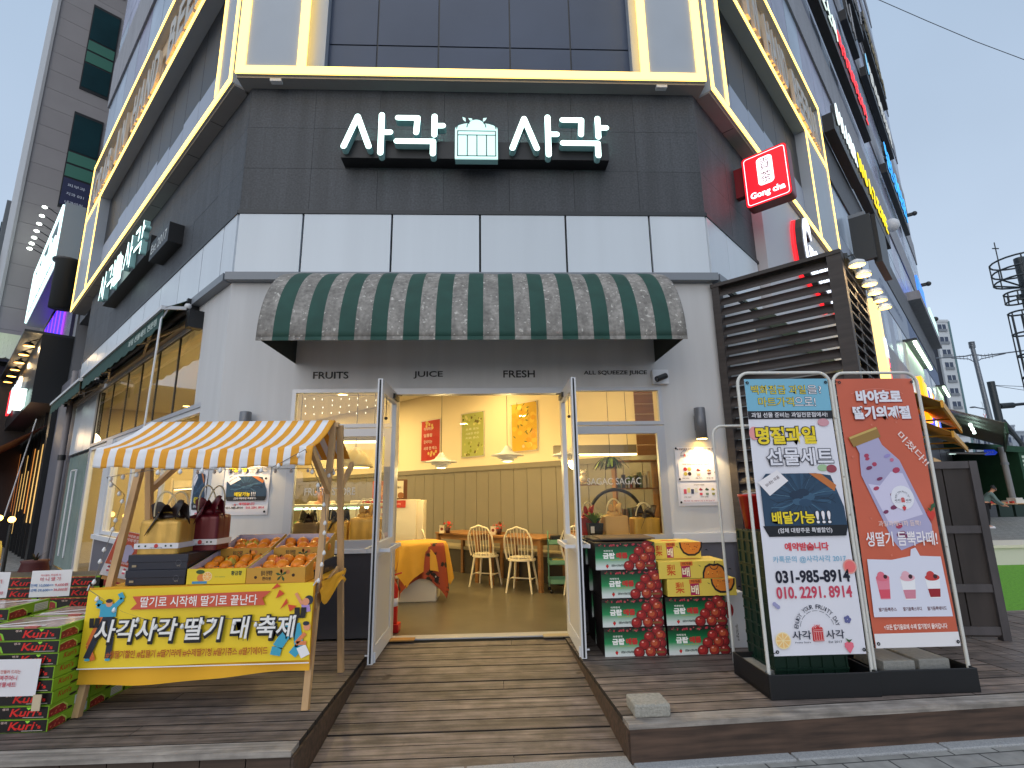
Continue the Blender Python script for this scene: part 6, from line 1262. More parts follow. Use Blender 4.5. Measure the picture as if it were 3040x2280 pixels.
t = thing('potted_plant', 'small bright green plant in a black square pot, right shop window', 'potted plant', (1.13, .30, .916)); m = MB(); m.lathe([(.095, 0), (.115, .14)], M_black, 4, T=TR(0, 0, 0, radians(45)), smooth=False); m.rect(-.06, -.02, .04, .11, -.083, M_paper); m.build('pot', t); tuft(t, 90, .17, .21, [g1, g1, g2], 5, .010, z0=.11)
t = thing('hanging_plant', 'staghorn fern hanging behind the right shop window', 'plant', (1.66, 1.7, 1.80)); tuft(t, 46, .30, .36, [g2, g3, g1], 6, .03, 1.3); m = MB(); m.tube([(0, 0, 0), (0, 0, 1.75)], .004, M_black, 5); m.build('cord', t); m = MB(); m.ball((0, 0, -.02), .07, mat('moss', (70, 62, 34), .9), 8); m.build('moss_ball', t)
t = thing('plant', 'striped green pot plant on the wooden rack behind the right window', 'plant', (1.93, 1.75, 1.44)); tuft(t, 26, .14, .34, [g1, g2], 8, .03, .5)
t = thing('wooden_rack', 'open oak rack with books and pots against the right inner wall', 'rack', (2.02, 1.72, 0))
for x in (-.3, .28): m = MB(); m.box(x, x + .025, -.02, .2, 0, 1.82, M_wood); m.build('upright', t)
for z in (.55, .95, 1.42, 1.80): m = MB(); m.box(-.3, .3, -.02, .2, z, z + .022, M_wood); m.build('shelf', t)
m = MB(); random.seed(12)
for z in (.572, .972, 1.442): 
    x = -.26
    while x < .2: d = random.uniform(.015, .045); m.box(x, x + d, 0, .14, z, z + random.uniform(.1, .26), ink(random.choice([(120, 90, 60), (60, 50, 44), (180, 160, 120), (90, 110, 90), (200, 190, 170), (150, 70, 50)]))); x += d + random.uniform(.002, .05)
m.build('books', t)
t = thing('wood_panel', 'light wood board column on the wall above the oak rack', 'panel', (2.22, 1.86, 1.9)); m = MB()
for k in range(8): m.box(-.12, .16, 0, .02, k * .15, k * .15 + .144, M_wood)
m.build('boards', t)
t = thing('bicycle_wheel', 'dark spoked wheel half visible behind the right window bags', 'wheel', (1.62, 1.35, 1.08)); m = MB(); m.tube([(.34 * cos(2 * pi * k / 36), 0, .34 * sin(2 * pi * k / 36)) for k in range(36)], .022, M_black, 8, closed=True); m.build('tyre', t)
m = MB()
for k in range(16): m.tube([(0, 0, 0), (.33 * cos(k * pi / 8), 0, .33 * sin(k * pi / 8))], .0015, M_trim, 4)
m.build('spokes', t)
t = thing('side_table', 'small table under the dark wheel behind the right window', 'table', (1.6, 1.5, 0)); m = MB(); m.box(-.4, .4, -.25, .25, .70, .73, M_wood); m.build('tabletop', t)
for i in (-1, 1):
    for j in (-1, 1): m = MB(); m.box(i * .36 - .02, i * .36 + .02, j * .2 - .02, j * .2 + .02, 0, .7, M_wood); m.build('leg', t)
m = MB(); m.ball((0, 0, .07), .055, M_cream, 10); m.ball((0, -.01, .145), .04, M_cream, 10); m.ball((-.03, 0, .18), .014, M_cream, 6); m.ball((.03, 0, .18), .014, M_cream, 6); m.build('toy_bear', None, 'small cream bear figurine behind the right window', 'figurine', loc=(1.25, 1.55, 1.50))
m = MB(); m.box(-.2, .2, -.08, .08, 0, .015, M_wood); m.build('wall_shelf', None, 'little shelf carrying the cream figurine', 'shelf', loc=(1.25, 1.55, 1.48))
# cold display counter behind the left window and side windows
t = thing('display_counter', 'lit cold display counter with fruit cups behind the left window', 'display counter', (-2.3, 2.15, 0)); m = MB(); m.box(-.7, .75, -.25, .45, 0, .95, M_shw); m.build('base', t); m = MB(); m.box(-.7, .75, -.25, .45, 1.24, 1.28, mat('case_top', (190, 200, 190), .4)); m.build('top', t)
m = MB(); m.box(-.66, .72, -.22, -.16, 1.215, 1.238, glow((210, 255, 225), 5)); m.build('light_bar', t); m = MB(); m.rect(-.7, .75, .95, 1.24, -.25, M_glass); m.build('pane', t)
m = MB(); random.seed(21)
for k in range(28): m.lathe([(.025, 0), (.034, .07), (.03, .085), (.0001, .1)], ink(random.choice([(220, 190, 60), (200, 60, 60), (236, 226, 200), (230, 140, 60), (110, 150, 60)])), 8, T=TR(-.6 + (k % 14) * .095, -.1 + (k // 14) * .2, .955))
m.build('fruit_cups', t)
for i, (s_, d_) in enumerate(((-2.2, 1.0), (-3.8, 1.0))):
    t = thing('fruit_rack', 'tiered fruit rack inside the %s side window' % ('nearer', 'further')[i], 'rack', M=LW @ Matrix.Translation((s_, d_, 0))); m = MB()
    for z in (.5, .85, 1.2, 1.55): m.box(-.6, .6, -.2, .2, z, z + .02, M_shw)
    for x in (-.6, .57): m.box(x, x + .03, -.2, .2, 0, 1.7, M_shw)
    m.build('frame', t); m = MB(); random.seed(30 + i)
    for z in (.52, .87, 1.22):
        for k in range(14): m.ball((-.52 + k * .08, random.uniform(-.1, .0), z + .035), .036, ink(random.choice([(226, 120, 30), (190, 40, 36), (226, 200, 60), (120, 150, 50)])), 6)
    m.build('fruit', t)
    m = MB(); m.box(-.58, .58, -.18, -.14, 1.535, 1.55, glow((255, 220, 150), 4)); m.build('light_bar', t)
# icicle lights reflected/hung inside the left top light
t = thing('icicle_lights', 'short hanging white icicle lights behind the top pane of the left window', 'string lights', (-1.6, .12, 2.47)); random.seed(4)
m = MB(); m.tube([(-.45, 0, 0), (.35, 0, 0)], .002, M_wire, 4); m.build('wire', t)
for k in range(26):
    m = MB(Matrix.Translation((-.43 + (k % 9) * .095 + random.uniform(-.01, .01), 0, -.02 - (k // 9) * .075 - random.uniform(0, .03)))); m.lathe([(.001, -.02), (.004, -.012), (.003, 0)], glow((245, 240, 220), 1.2), 6); m.build('bulb', t)
# ---------------------------------------------------------------- people
def skin_mesh(J, E, m_, sub=2):
    """J: {name: (pos, radius)}, E: edge list; grown with a skin modifier and baked"""
    names = list(J); me = bpy.data.meshes.new('b'); me.from_pydata([J[k][0] for k in names], [(names.index(a), names.index(b_)) for a, b_ in E], [])
    o = bpy.data.objects.new('b', me); COL.objects.link(o); o.modifiers.new('s', 'SKIN'); s_ = o.modifiers.new('u', 'SUBSURF'); s_.levels = sub; s_.render_levels = sub
    for i, k in enumerate(names): me.skin_vertices[0].data[i].radius = (J[k][1], J[k][1])
    me.skin_vertices[0].data[0].use_root = True
    dg = bpy.context.evaluated_depsgraph_get(); r = bpy.data.meshes.new_from_object(o.evaluated_get(dg)); mb = MB(); mb.add([v.co.copy() for v in r.vertices], [tuple(p.vertices) for p in r.polygons], m_, True)
    bpy.data.objects.remove(o); bpy.data.meshes.remove(me); bpy.data.meshes.remove(r); return mb
M_skin = mat('skin', (206, 150, 120), .5); M_hair = mat('black_hair', (24, 20, 20), .6)
def person(loc, rz_, label, jacket, trousers, shoes, bend=0.0, hair=True, cap=None):
    t = thing('person', label, 'person', loc, rz_); b_ = bend
    def P(x, y, z):   # lean the upper body forward (towards -y) about the hips
        if z > .95: dz = z - .95; return (x, y - dz * sin(b_), .95 + dz * cos(b_))
        return (x, y, z)
    J = {'pel': (P(0, 0, .95), .14), 'bel': (P(0, 0, 1.1), .125), 'che': (P(0, 0, 1.3), .14), 'nk': (P(0, -.01, 1.46), .06), 'hd0': (P(0, -.03, 1.54), .075), 'hd1': (P(0, -.03, 1.62), .088), 'hd2': (P(0, -.02, 1.70), .07)}
    E = [('pel', 'bel'), ('bel', 'che'), ('che', 'nk'), ('nk', 'hd0'), ('hd0', 'hd1'), ('hd1', 'hd2')]
    for s_, n_ in ((-1, 'l'), (1, 'r')):
        sh_ = Vector(P(s_ * .17, 0, 1.40)); el = sh_ + Vector((s_ * .05, -.06 - .10 * b_, -.28)); ha = el + Vector((-s_ * .03, -.19, -.14 - .05 * b_)); 
        J.update({n_ + 'sh': (sh_, .062), n_ + 'el': (el, .046), n_ + 'wr': (ha, .032), n_ + 'pa': (ha + Vector((0, -.07, -.03)), .036)}); E += [('che', n_ + 'sh'), (n_ + 'sh', n_ + 'el'), (n_ + 'el', n_ + 'wr'), (n_ + 'wr', n_ + 'pa')]
        for k in range(4): J['%sf%d' % (n_, k)] = (ha + Vector((s_ * (.024 - .016 * k), -.13 - .012 * (k in (1, 2)), -.06)), .009); E.append((n_ + 'pa', '%sf%d' % (n_, k)))
        J[n_ + 'th'] = (ha + Vector((-s_ * .05, -.08, -.05)), .011); E.append((n_ + 'wr', n_ + 'th'))
        J.update({n_ + 'hi': ((s_ * .09, 0, .88), .095), n_ + 'kn': ((s_ * .10, -.02, .50), .06), n_ + 'an': ((s_ * .11, .03, .09), .042), n_ + 'to': ((s_ * .12, -.12, .04), .04)}); E += [('pel', n_ + 'hi'), (n_ + 'hi', n_ + 'kn'), (n_ + 'kn', n_ + 'an'), (n_ + 'an', n_ + 'to')]
    skin_mesh(J, E, M_skin).build('body', t)
    JJ = {k: (J[k][0], J[k][1] + .022) for k in ('che', 'bel', 'pel', 'lsh', 'rsh', 'lel', 'rel', 'lwr', 'rwr')}
    skin_mesh(JJ, [e for e in E if e[0] in JJ and e[1] in JJ], jacket).build('jacket', t)
    JT = {k: (J[k][0], J[k][1] + .02) for k in ('pel', 'lhi', 'rhi', 'lkn', 'rkn', 'lan', 'ran')}
    skin_mesh(JT, [e for e in E if e[0] in JT and e[1] in JT], trousers).build('trousers', t)
    for s_ in (-1, 1): m = MB(); m.grid(lambda u, v: (s_ * .115 + .05 * cos(2 * pi * u) * (1 - .5 * v * v), -.05 + .13 * sin(2 * pi * u) * (1 - .3 * v * v), .09 * v), 14, 4, shoes); m.build('shoe', t)
    hc = Vector(P(0, -.012, 1.655)); m = MB(Matrix.Translation(hc) @ Matrix.Rotation(b_, 4, 'X')); m.grid(lambda u, v: (.098 * cos(2 * pi * u) * cos(v * pi / 2), .105 * sin(2 * pi * u) * cos(v * pi / 2) + .012, -.04 + .02 * sin(2 * pi * u) + .13 * sin(v * pi / 2)), 20, 8, cap or M_hair); m.build('hair' if not cap else 'cap', t)
    f = Vector(P(0, -.03, 1.60)); m = MB(Matrix.Translation(f) @ Matrix.Rotation(b_, 4, 'X'))
    for s_ in (-1, 1): m.ball((s_ * .032, -.082, .02), .011, M_paper, 6); m.ball((s_ * .032, -.091, .02), .006, M_black, 5); m.ball((s_ * .092, 0, .0), .018, M_skin, 6); m.box(s_ * .032 - .016, s_ * .032 + .016, -.094, -.086, .038, .043, M_hair)
    m.lathe([(.014, -.02), (.004, .02)], M_skin, 6, T=TR(0, -.09, -.005)); m.box(-.02, .02, -.088, -.08, -.045, -.04, ink((150, 70, 66))); m.build('face', t)
    return t
person((-2.68, 2.95, -.14), radians(25), 'person with black hair behind the display counter, left shop window', mat('cream_sweater', (200, 190, 170), .8), mat('black_trousers', (26, 26, 30), .8), M_black)
person((19.7, 15.0, -.22), radians(60), 'person in a grey green padded jacket and white shoes leaning over far market tables', mat('grey_green_jacket', (104, 124, 120), .8), mat('black_trousers', (26, 26, 30), .8), M_paper, .55)
person((24.6, 20.6, -.22), radians(-60), 'person in a dark brown jacket bending over the market goods', mat('brown_jacket', (50, 34, 36), .8), mat('black_trousers', (26, 26, 30), .8), M_black, .7)

# ---------------------------------------------------------------- right background
tf = MB(); M_turf = mat('turf', (96, 158, 40), .9, noise=(30, .25), bump=(200, .6)); tf.box(3.9, 16, .42, 4.05, -.2, -.03, M_turf, T=K @ Matrix.Translation((-.844, 2.07 - .1, 0))); tf.build('turf', kind='structure')
m = MB(); 
for k in range(3): m.box(8.0 + k * 3.4, 8.0 + k * 3.4 + 3.37, 4.1, 4.95, -.222, .27, mat('white_bench', (206, 202, 190), .6)); m.box(7.98 + k * 3.4, 8.0 + k * 3.4 + 3.39, 4.06, 4.98, .27, .32, mat('bench_top', (216, 208, 190), .5))
m.build('bench_wall', None, 'long low white bench wall behind the green turf', 'bench')
# market hall
t = thing('market_canopy', 'long dark green market canopy with an open front beyond the turf', 'canopy', (28, 26, -.22)); M_gcan = mat('green_canvas', (22, 66, 44), .7, noise=(2, .15)); M_gtop = mat('canopy_top', (88, 100, 92), .7, noise=(2, .15))
m = MB(); m.poly([(-6, -.4, 4.9), (5.3, -.4, 3.98), (6.5, 5, 4.6), (-6, 5, 6.6)], M_gtop); m.build('roof', t, solid=.04); m = MB(); m.poly([(-6, -.44, 4.9), (5.3, -.44, 3.98), (5.3, -.44, 3.62), (-6, -.44, 4.45)], M_gcan); m.build('valance', t, solid=.02)
m = MB(); m.box(4.7, 5.5, -.4, 5, 0, 3.9, M_gcan); 
for k in range(9): m.rect(4.86, 5.08 if k != 4 else 5.2, 3.3 - k * .25, 3.46 - k * .25, -.41, ink((190, 206, 190)))
m.build('side_curtain', t); m = MB(); m.box(-6, 6, 4.6, 4.7, 0, 4.4, mat('market_dark', (34, 38, 38), .9)); m.build('back_wall', t)
m = MB(); m.tube([(3.55, -.6, 0), (3.45, -.6, 4.0)], .16, mat('pole_grey', (132, 134, 136), .5), 12); m.tube([(3.48, -.6, 2.9), (3.48, -.6, 3.05)], .2, M_trim, 12); m.build('post', t)
m = MB(); m.box(-1, 2, 1, 1.1, 3.7, 3.76, glow((210, 240, 230), 2)); m.box(.6, 1.0, .6, .7, 3.6, 3.66, glow((240, 245, 240), 5)); m.build('light_bar', t)
random.seed(40)
def goods_table(x, yy, w_, label):
    t = thing('market_table', label, 'table', (x, yy, -.22)); m = MB(); m.box(-w_, w_, -.5, .5, .66, .70, M_ply); m.build('tabletop', t); m = MB()
    for k in range(int(w_ * 2.2)): m.box(-w_ + .1 + k * .9, -w_ + .85 + k * .9, -.48, .2, 0, .62, ink(random.choice([(40, 60, 56), (70, 74, 80), (30, 50, 44)])))
    m.build('bin', t); m = MB()
    for k in range(int(w_ * 9)):
        c_ = random.choice([(206, 200, 190), (216, 214, 206), (196, 120, 50), (180, 150, 110), (226, 226, 220), (190, 60, 50)]); a = random.uniform(-w_, w_ - .3); m.box(a, a + random.uniform(.2, .45), random.uniform(-.45, 0), random.uniform(.1, .4), .70, .70 + random.uniform(.06, .3), ink(c_))
    m.build('goods', t)
goods_table(28.9, 22.6, 2.6, 'market table of pale trays and boxes under the green canopy'); goods_table(25.0, 21.8, 1.2, 'smaller market table with red lids beside the leaning person')
m = MB(); m.box(-.6, .8, -.3, .3, 0, .5, ink((226, 160, 30))); m.box(-.5, .7, -.28, .28, .5, .55, ink((240, 190, 60))); m.build('yellow_crate', None, 'yellow plastic crate on the far market table at the right edge', 'crate', loc=(31.5, 23.1, .48))
t = thing('street_name_sign', 'blue arrow street name plate on a white pipe arm', 'sign', (28.2, 25.2, 3.40)); m = MB(); m.prism([(1.95, -.14), (2.55, -.12), (2.75, .03), (2.55, .2), (1.95, .2)], -.03, .03, glow((30, 60, 190), .35)); m.txt('중앙로', 2.05, 2.5, -.02, .1, -.032, ink((220, 226, 240)), .02); m.build('plate', t); m = MB(); m.tube([(-.6, 0, .05), (2.0, 0, -.02)], .06, M_whitem); m.build('arm', t)  # plate glows slightly to look brighter, though it is no lamp
# shops along the right wall
t = thing('kimbap_shop_sign', 'pale blue wall sign with multicolour lit letters on the right street side', 'sign', M=RW @ Matrix.Translation((8.2, -.16, 4.2))); m = MB(); m.box(0, 4.4, 0, .14, -.2, 1.9, mat('pale_blue_board', (160, 180, 196), .5)); m.build('board', t)
for k, (ch, c_) in enumerate((('김', (255, 200, 120)), ('밥', (120, 230, 120)), ('커', (255, 120, 60)), ('피', (235, 240, 250)), ('다', (240, 60, 90)))): m = MB(); m.txt(ch, .9 + k * .65, 1.4 + k * .65, .2, .95, -.1, glow(c_, 1.6), .05, .05); m.build('letter', t)
t = thing('wall_sign', 'glowing gold sign board under the row of warm spotlights', 'sign', M=RW @ Matrix.Translation((7.3, -.25, 3.0))); m = MB(); m.box(0, .35, -.5, .1, 0, 2.4, glow((255, 214, 130), .9)); m.build('board', t); m = MB(); m.txt('DIA', .02, .33, 1.1, 1.5, -.53, glow((235, 240, 255), 1.2), .03); m.txt('STYLE', .02, .33, .6, .85, -.53, ink((180, 130, 60)), .03); m.build('lettering', t)
for k, (s_, z, ln, dd) in enumerate(((20.5, 7.1, 7.0, .4), (36, 7.4, 5.0, .4))):
    t = thing('lit_canopy_sign', 'shop sign board washed by a white tube, %s of two on the right street' % ('nearer', 'further')[k], 'sign', M=RW @ Matrix.Translation((s_, -.1, z))); m = MB(); m.box(0, ln, 0, .1, -2.3, .2, mat('pale_green_board', (206, 216, 200), .6)); m.build('board', t); m = MB(); m.box(0, ln, -dd, .1, .2, .3, M_iron); m.build('hood', t); m = MB(); m.box(.1, ln - .1, -dd + .05, -dd + .15, .1, .2, glow((225, 255, 225), 5)); m.build('tube', t)
t = thing('shop_sign', 'orange, blue and white vertical light boxes on the right street side', 'sign', M=RW @ Matrix.Translation((17.5, -.5, 3.6)))
for k, c_ in enumerate(((255, 150, 20), (255, 170, 60), (60, 80, 240), (240, 240, 255), (255, 150, 20), (70, 100, 230))): m = MB(); m.box(k * 1.0, k * 1.0 + .75, -.1, .1, .2 - .05 * k, 1.7 - .1 * (k % 3), glow(c_, 1.1)); m.build('light_box', t)
M_yel = mat('yellow_awning_cloth', (196, 146, 50), .7, noise=(3, .1))
for k, (s_, z) in enumerate(((11.5, 3.45), (14.0, 2.85))):
    t = thing('awning', 'yellow wooden-toned awning over the far right shops, %s of two' % ('upper', 'lower')[k], 'awning', M=RW @ Matrix.Translation((s_, 0, z))); m = MB(); m.poly([(0, 0, .9), (9, 0, .9), (9, -1.3, .1), (0, -1.3, .1)], M_yel); m.build('cloth', t, solid=.02); m = MB(); m.box(0, 9, -1.34, -1.28, -.05, .14, mat('yellow_rail', (220, 160, 50), .5)); m.build('front_rail', t)
    for x in (1, 4.5, 8): m = MB(); m.bar((x, -.02, .1), (x, -1.3, .08), .05, .05, M_yel); m.build('arm', t)
t = thing('awning', 'dark green awning lit from beneath, last before the market canopy', 'awning', M=RW @ Matrix.Translation((22, 0, 3.4))); m = MB(); m.poly([(0, 0, 1.6), (16, 0, 1.6), (16, -2.6, .4), (0, -2.6, .4)], M_gtop); m.build('cloth', t, solid=.03); m = MB(); m.box(0, 16, -2.64, -2.56, .0, .42, M_gcan); m.build('valance', t)
for x in (1, 3, 5): m = MB(); m.box(x, x + .9, -1.6, -1.5, .5, .58, glow((225, 250, 240), 6)); m.build('tube', t)
for k in range(6):
    m = MB(RW); m.box(9 + k * 5, 13.7 + k * 5, -.06, .0, -.2, 3.4, mat('shopfront_dark', (52, 50, 52), .3, noise=(2, .3))); m.box(9.3 + k * 5, 13.3 + k * 5, -.08, -.06, .1, 2.7, glow((150, 120, 80), .5) if k % 2 else M_winup); m.build('shop_front', bld)
mb = MB(RW); mb.box(7.8, 41, -.05, .05, 4.6, 6.1, M_band); mb.build('stone_band', bld)
mb = MB(RW)
for k in range(26): mb.box(7.8 + k * 1.28, 7.8 + k * 1.28 + 1.26, -.02, .05, 6.12, 7.85, random.choice([M_panel, M_gl2, M_palewin]))
mb.build('window_row', bld)
mb = MB(RW); mb.box(7.8, 41, -.06, .05, 9.3, 10.68, mat('dark_stone_band', (84, 84, 88), .6, noise=(8, .12))); mb.build('stone_band', bld)
t = thing('banner', 'grey and blue printed window banner running along the right street side', 'banner', M=RW @ Matrix.Translation((14.0, -.03, 7.9))); m = MB(); m.box(0, 10, 0, .06, 0, 1.38, mat('banner_greyblue', (140, 150, 168), .5)); m.box(10, 27, 0, .06, 0, 1.38, mat('banner_blue', (72, 92, 132), .5)); m.txt('Gymnastics', 2, 8, .5, .95, -.005, ink((96, 110, 140)), .0); m.txt('발레 요가 필라테스', 11.5, 20, .3, 1.1, -.005, ink((120, 136, 166)), .03); m.build('print', t)
mb = MB(RW); mb.box(7.8, 14, -.02, .05, 7.86, 9.28, M_gl2); mb.build('window_row', bld)
t = thing('projecting_box', 'large black projecting box sign seen from the side, above the spotlights', 'sign box', M=RW @ Matrix.Translation((10.4, -.1, 7.35))); m = MB(); m.box(0, .15, -.5, 0, .1, 1.4, M_iron); m.box(.15, 1.9, -.6, -.42, .0, 1.4, M_black); m.box(0, .15, -.4, 0, 1.4, 1.5, M_trim); m.build('box', t)
t = thing('ledge', 'dark ledge with blue and white lit signs at the far end of the right wall', 'ledge', M=RW @ Matrix.Translation((27, -.1, 11.0))); m = MB(); m.box(0, 13.5, -.45, .1, -.1, .35, M_band); m.build('slab', t)
for k, (a, b_, c_) in enumerate(((1.0, 4.5, (60, 130, 255)), (8, 12.5, (190, 230, 220)))): m = MB(); m.box(a, b_, -.42, -.32, .4, 1.5, glow(c_, .6)); m.build('light_box', t)
def wall_sign(s0, z, ch, h_, cw, cols, label, bar=True, M=RW, proj=.3, em=.7, barh=.35, f=1):
    t = thing('wall_sign', label, 'sign', M=M @ Matrix.Translation((s0, -.1, z)))
    n_ = len(ch)
    if bar: m = MB(); m.box(-.3, n_ * cw + .3, -.25, .0, -barh, .15, M_black); m.build('mounting_bar', t)
    for i, c_ in enumerate(ch):
        if c_ == ' ': continue
        col = cols[min(i, len(cols) - 1)]; mt = glow(col, em) if em else ink(col); m = MB(); m.txt(c_, i * cw, i * cw + cw * .58, 0, h_, -proj, mt, .0, .01); m.txt(c_, i * cw, i * cw + cw * .58, 0, h_, -proj + .07, M_iron, .0, .05); m.build('letter', t)
wall_sign(9.0, 10.9, '◎HAIR', .65, .6, [(225, 240, 240)], 'white lit hair salon sign with a round emblem high on the right wall')
wall_sign(12.2, 11.0, 'NUAZENE', .65, .85, [(250, 220, 20)], 'yellow lit lettered sign high on the right wall')
wall_sign(9.4, 15.75, '노브스터디카페피트니스', .8, .78, [(215, 235, 225)] * 4 + [(255, 60, 70)], 'long white and red lit sign, one storey above the yellow one')
wall_sign(24.0, 17.0, '얼란노래연습장', 1.6, 1.2, [(60, 170, 255)], 'bright blue lit karaoke sign far along the right wall')
wall_sign(22.5, 21.6, '●법무사사무소학원', 1.2, .95, [(130, 200, 240), (200, 205, 205)], 'grey white lettered sign with a round blue logo, high on the right wall', em=.35)
wall_sign(17.5, 21.0, 'CA', 1.7, 1.1, [(170, 172, 176)], 'large grey unlit letters high on the right wall', em=0)
wall_sign(26.5, 27.2, '수학영어전문학원', 1.4, 1.0, [(150, 140, 110)], 'beige unlit lettered sign near the top of the right wall', em=0)
wall_sign(16.0, 25.4, '한의원상담센터', 1.4, 1.2, [(150, 152, 156)], 'grey unlit sign running off the top of the photo on the right', em=0)
for k, (z, s_) in enumerate(((20.9, 39.5), (15.6, 40), (13.0, 40.2))):
    m = MB(RW @ Matrix.Translation((s_, -.5, z))); m.ball((0, 0, 0), .17, M_iron, 8); m.box(-.1, .1, 0, .6, -.1, .1, M_iron); m.build('floodlight', None, 'small dark floodlight on the far edge of the right wall, %s of three' % ('highest', 'middle', 'lowest')[k], 'floodlight')
m = MB(RW @ Matrix.Translation((21.5, -.3, 12.9))); m.ball((0, 0, 0), .3, M_whitem, 10); m.box(-.1, .1, 0, .4, .1, .2, M_whitem); m.build('dome_camera', None, 'white dome camera on the right wall above the grey band', 'camera')
# poles
t = thing('communications_mast', 'tall dark monopole mast with ring platforms and caged ladder', 'mast', (41.2, 30, -.22)); M_mast = mat('mast_steel', (52, 60, 66), .5)
m = MB(); m.tube([(0, 0, 0), (-.45, 0, 18.8)], .52, M_mast, 14, r2=.34); m.tube([(-.3, 0, 12.8), (-.31, 0, 13.1)], .75, M_mast, 14); m.tube([(-.36, 0, 15.6), (-.37, 0, 15.8)], .6, M_mast, 14); m.build('pole', t)
def cage(z0, z1, cx, r, rings, name):
    m = MB()
    for k in range(rings): z = z0 + (z1 - z0) * k / max(1, rings - 1); m.tube([(cx + r * cos(a), r * sin(a), z) for a in [2 * pi * j / 20 for j in range(20)]], .07, M_mast, 5, closed=True)
    for j in range(8): a = 2 * pi * j / 8; m.tube([(cx + r * cos(a), r * sin(a), z0), (cx + r * cos(a), r * sin(a), z1)], .06, M_mast, 4)
    m.build(name, t)
cage(17.0, 18.6, -.42, 1.75, 3, 'platform_ring'); cage(15.25, 15.95, -1.25, .75, 2, 'ladder_cage'); cage(7.8, 14.4, -1.25, .75, 5, 'ladder_cage')
m = MB(); [m.tube([(-.42, 0, 16.4), (-.42 + 1.75 * cos(a), 1.75 * sin(a), 17.0)], .07, M_mast, 5) for a in [2 * pi * j / 8 for j in range(8)]]; m.build('strut', t)
m = MB(); m.tube([(-2.15, 0, 17), (-2.15, 0, 20.1)], .05, M_mast, 4); m.tube([(-2.4, 0, 19.6), (-1.9, 0, 19.6)], .05, M_mast, 4); m.build('antenna', t); m = MB(); m.tube([(.8, 0, 18.6), (.8, 0, 19.3)], .05, M_mast, 4); m.tube([(.4, 0, 19.2), (1.2, 0, 19.2)], .07, M_mast, 4); m.build('antenna', t)
m = MB(); [m.tube([(-.75, .2, z), (-.75, -.2, z)], .02, M_mast, 4) for z in [5 + .35 * k for k in range(30)]]; m.tube([(-.75, .2, 4), (-.75, .2, 15.5)], .05, M_mast, 4); m.tube([(-.75, -.2, 4), (-.75, -.2, 15.5)], .05, M_mast, 4); m.build('ladder', t)
t = thing('street_lamp', 'grey lamp post with two long lattice arms against the sky', 'street lamp', (38.07, 32, -.8)); t.scale = (1.47,) * 3; M_pole = mat('galvanised', (120, 128, 138), .4, metal=.3)
m = MB(); m.tube([(0, 0, 0), (-.35, 0, 8.7)], .14, M_pole, 10, r2=.1); [m.tube([(-.35, 0, 8.7 + .09 * k), (-.35, 0, 8.76 + .09 * k)], .14, M_pole, 10) for k in range(4)]; m.build('pole', t)
for s_, L_, up_ in ((-1, 2.1, -.05), (1, 2.9, .35)):
    m = MB(); m.tube([(-.35, 0, 8.35), (-.35 + s_ * .5, 0, 8.25 + .05 * up_), (-.35 + s_ * L_, 0, 8.2 + up_)], .035, M_pole, 6); m.tube([(-.35, 0, 7.9), (-.35 + s_ * .35, 0, 8.1), (-.35 + s_ * L_ * .6, 0, 8.17 + up_ * .6)], .025, M_pole, 6)
    [m.tube([(-.35 + s_ * .2 * k, 0, 8.0 + .02 * k + up_ * .1), (-.35 + s_ * .2 * k, 0, 8.3 + up_ * .1 * k * .7)], .015, M_pole, 4) for k in range(1, 6)]; m.build('arm', t)
t = thing('traffic_pole', 'thick dark traffic pole with a long horizontal arm at the right edge', 'pole', (38.6, 32, -.8)); t.scale = (1.363,) * 3; m = MB(); m.tube([(0, 0, 0), (-.12, 0, 7.4)], .2, M_mast, 12, r2=.18); m.build('pole', t); m = MB(); m.tube([(-.1, 0, 6.0), (.4, 0, 6.02), (6, 0, 6.5)], .1, M_mast, 8, r2=.07); m.tube([(.1, 0, 6.0), (.9, 0, 6.05)], .16, M_mast, 8); m.build('arm', t)
m = MB(); m.tube([(-.1, 0, 7.2), (6, 0, 6.9)], .015, M_mast, 4); m.tube([(-.1, 0, 7.2), (6, 0, 6.2)], .015, M_mast, 4); m.build('stay_wire', t); m = MB(); m.tube([(.1, 0, 5.2), (.9, 0, 3.9), (.9, 0, 3.0)], .12, M_mast, 6); m.tube([(.2, 0, 4.6), (.9, 0, 4.0)], .05, M_mast, 4); m.build('sign_bracket', t)
m = MB(); m.tube([(0, 0, 2.2), (6, 0, 2.6)], .05, M_mast, 5); m.build('lower_arm', t)
t = thing('street_lamp', 'small far street lamp with one curved arm', 'street lamp', (45.9, 40, -.22)); m = MB(); m.tube([(0, 0, 0), (0, 0, 8.3), (-.5, 0, 8.65), (-1.3, 0, 8.8)], .06, M_pole, 6); m.build('pole', t); m = MB(); m.ball((-1.5, 0, 8.8), .25, M_pole, 6, .3); m.build('head', t)
P = [Vector((12.5, 10, 20.3)), Vector((14.73, 10, 19.39)), Vector((16.4, 10, 18.5)), Vector((18.16, 10, 17.6)), Vector((19.84, 10, 16.85)), Vector((24, 10, 15.8))]; MB().tube(P, .014, M_mast, 4).build('overhead_wire', None, 'single dark overhead wire crossing the sky at the top right', 'wire')
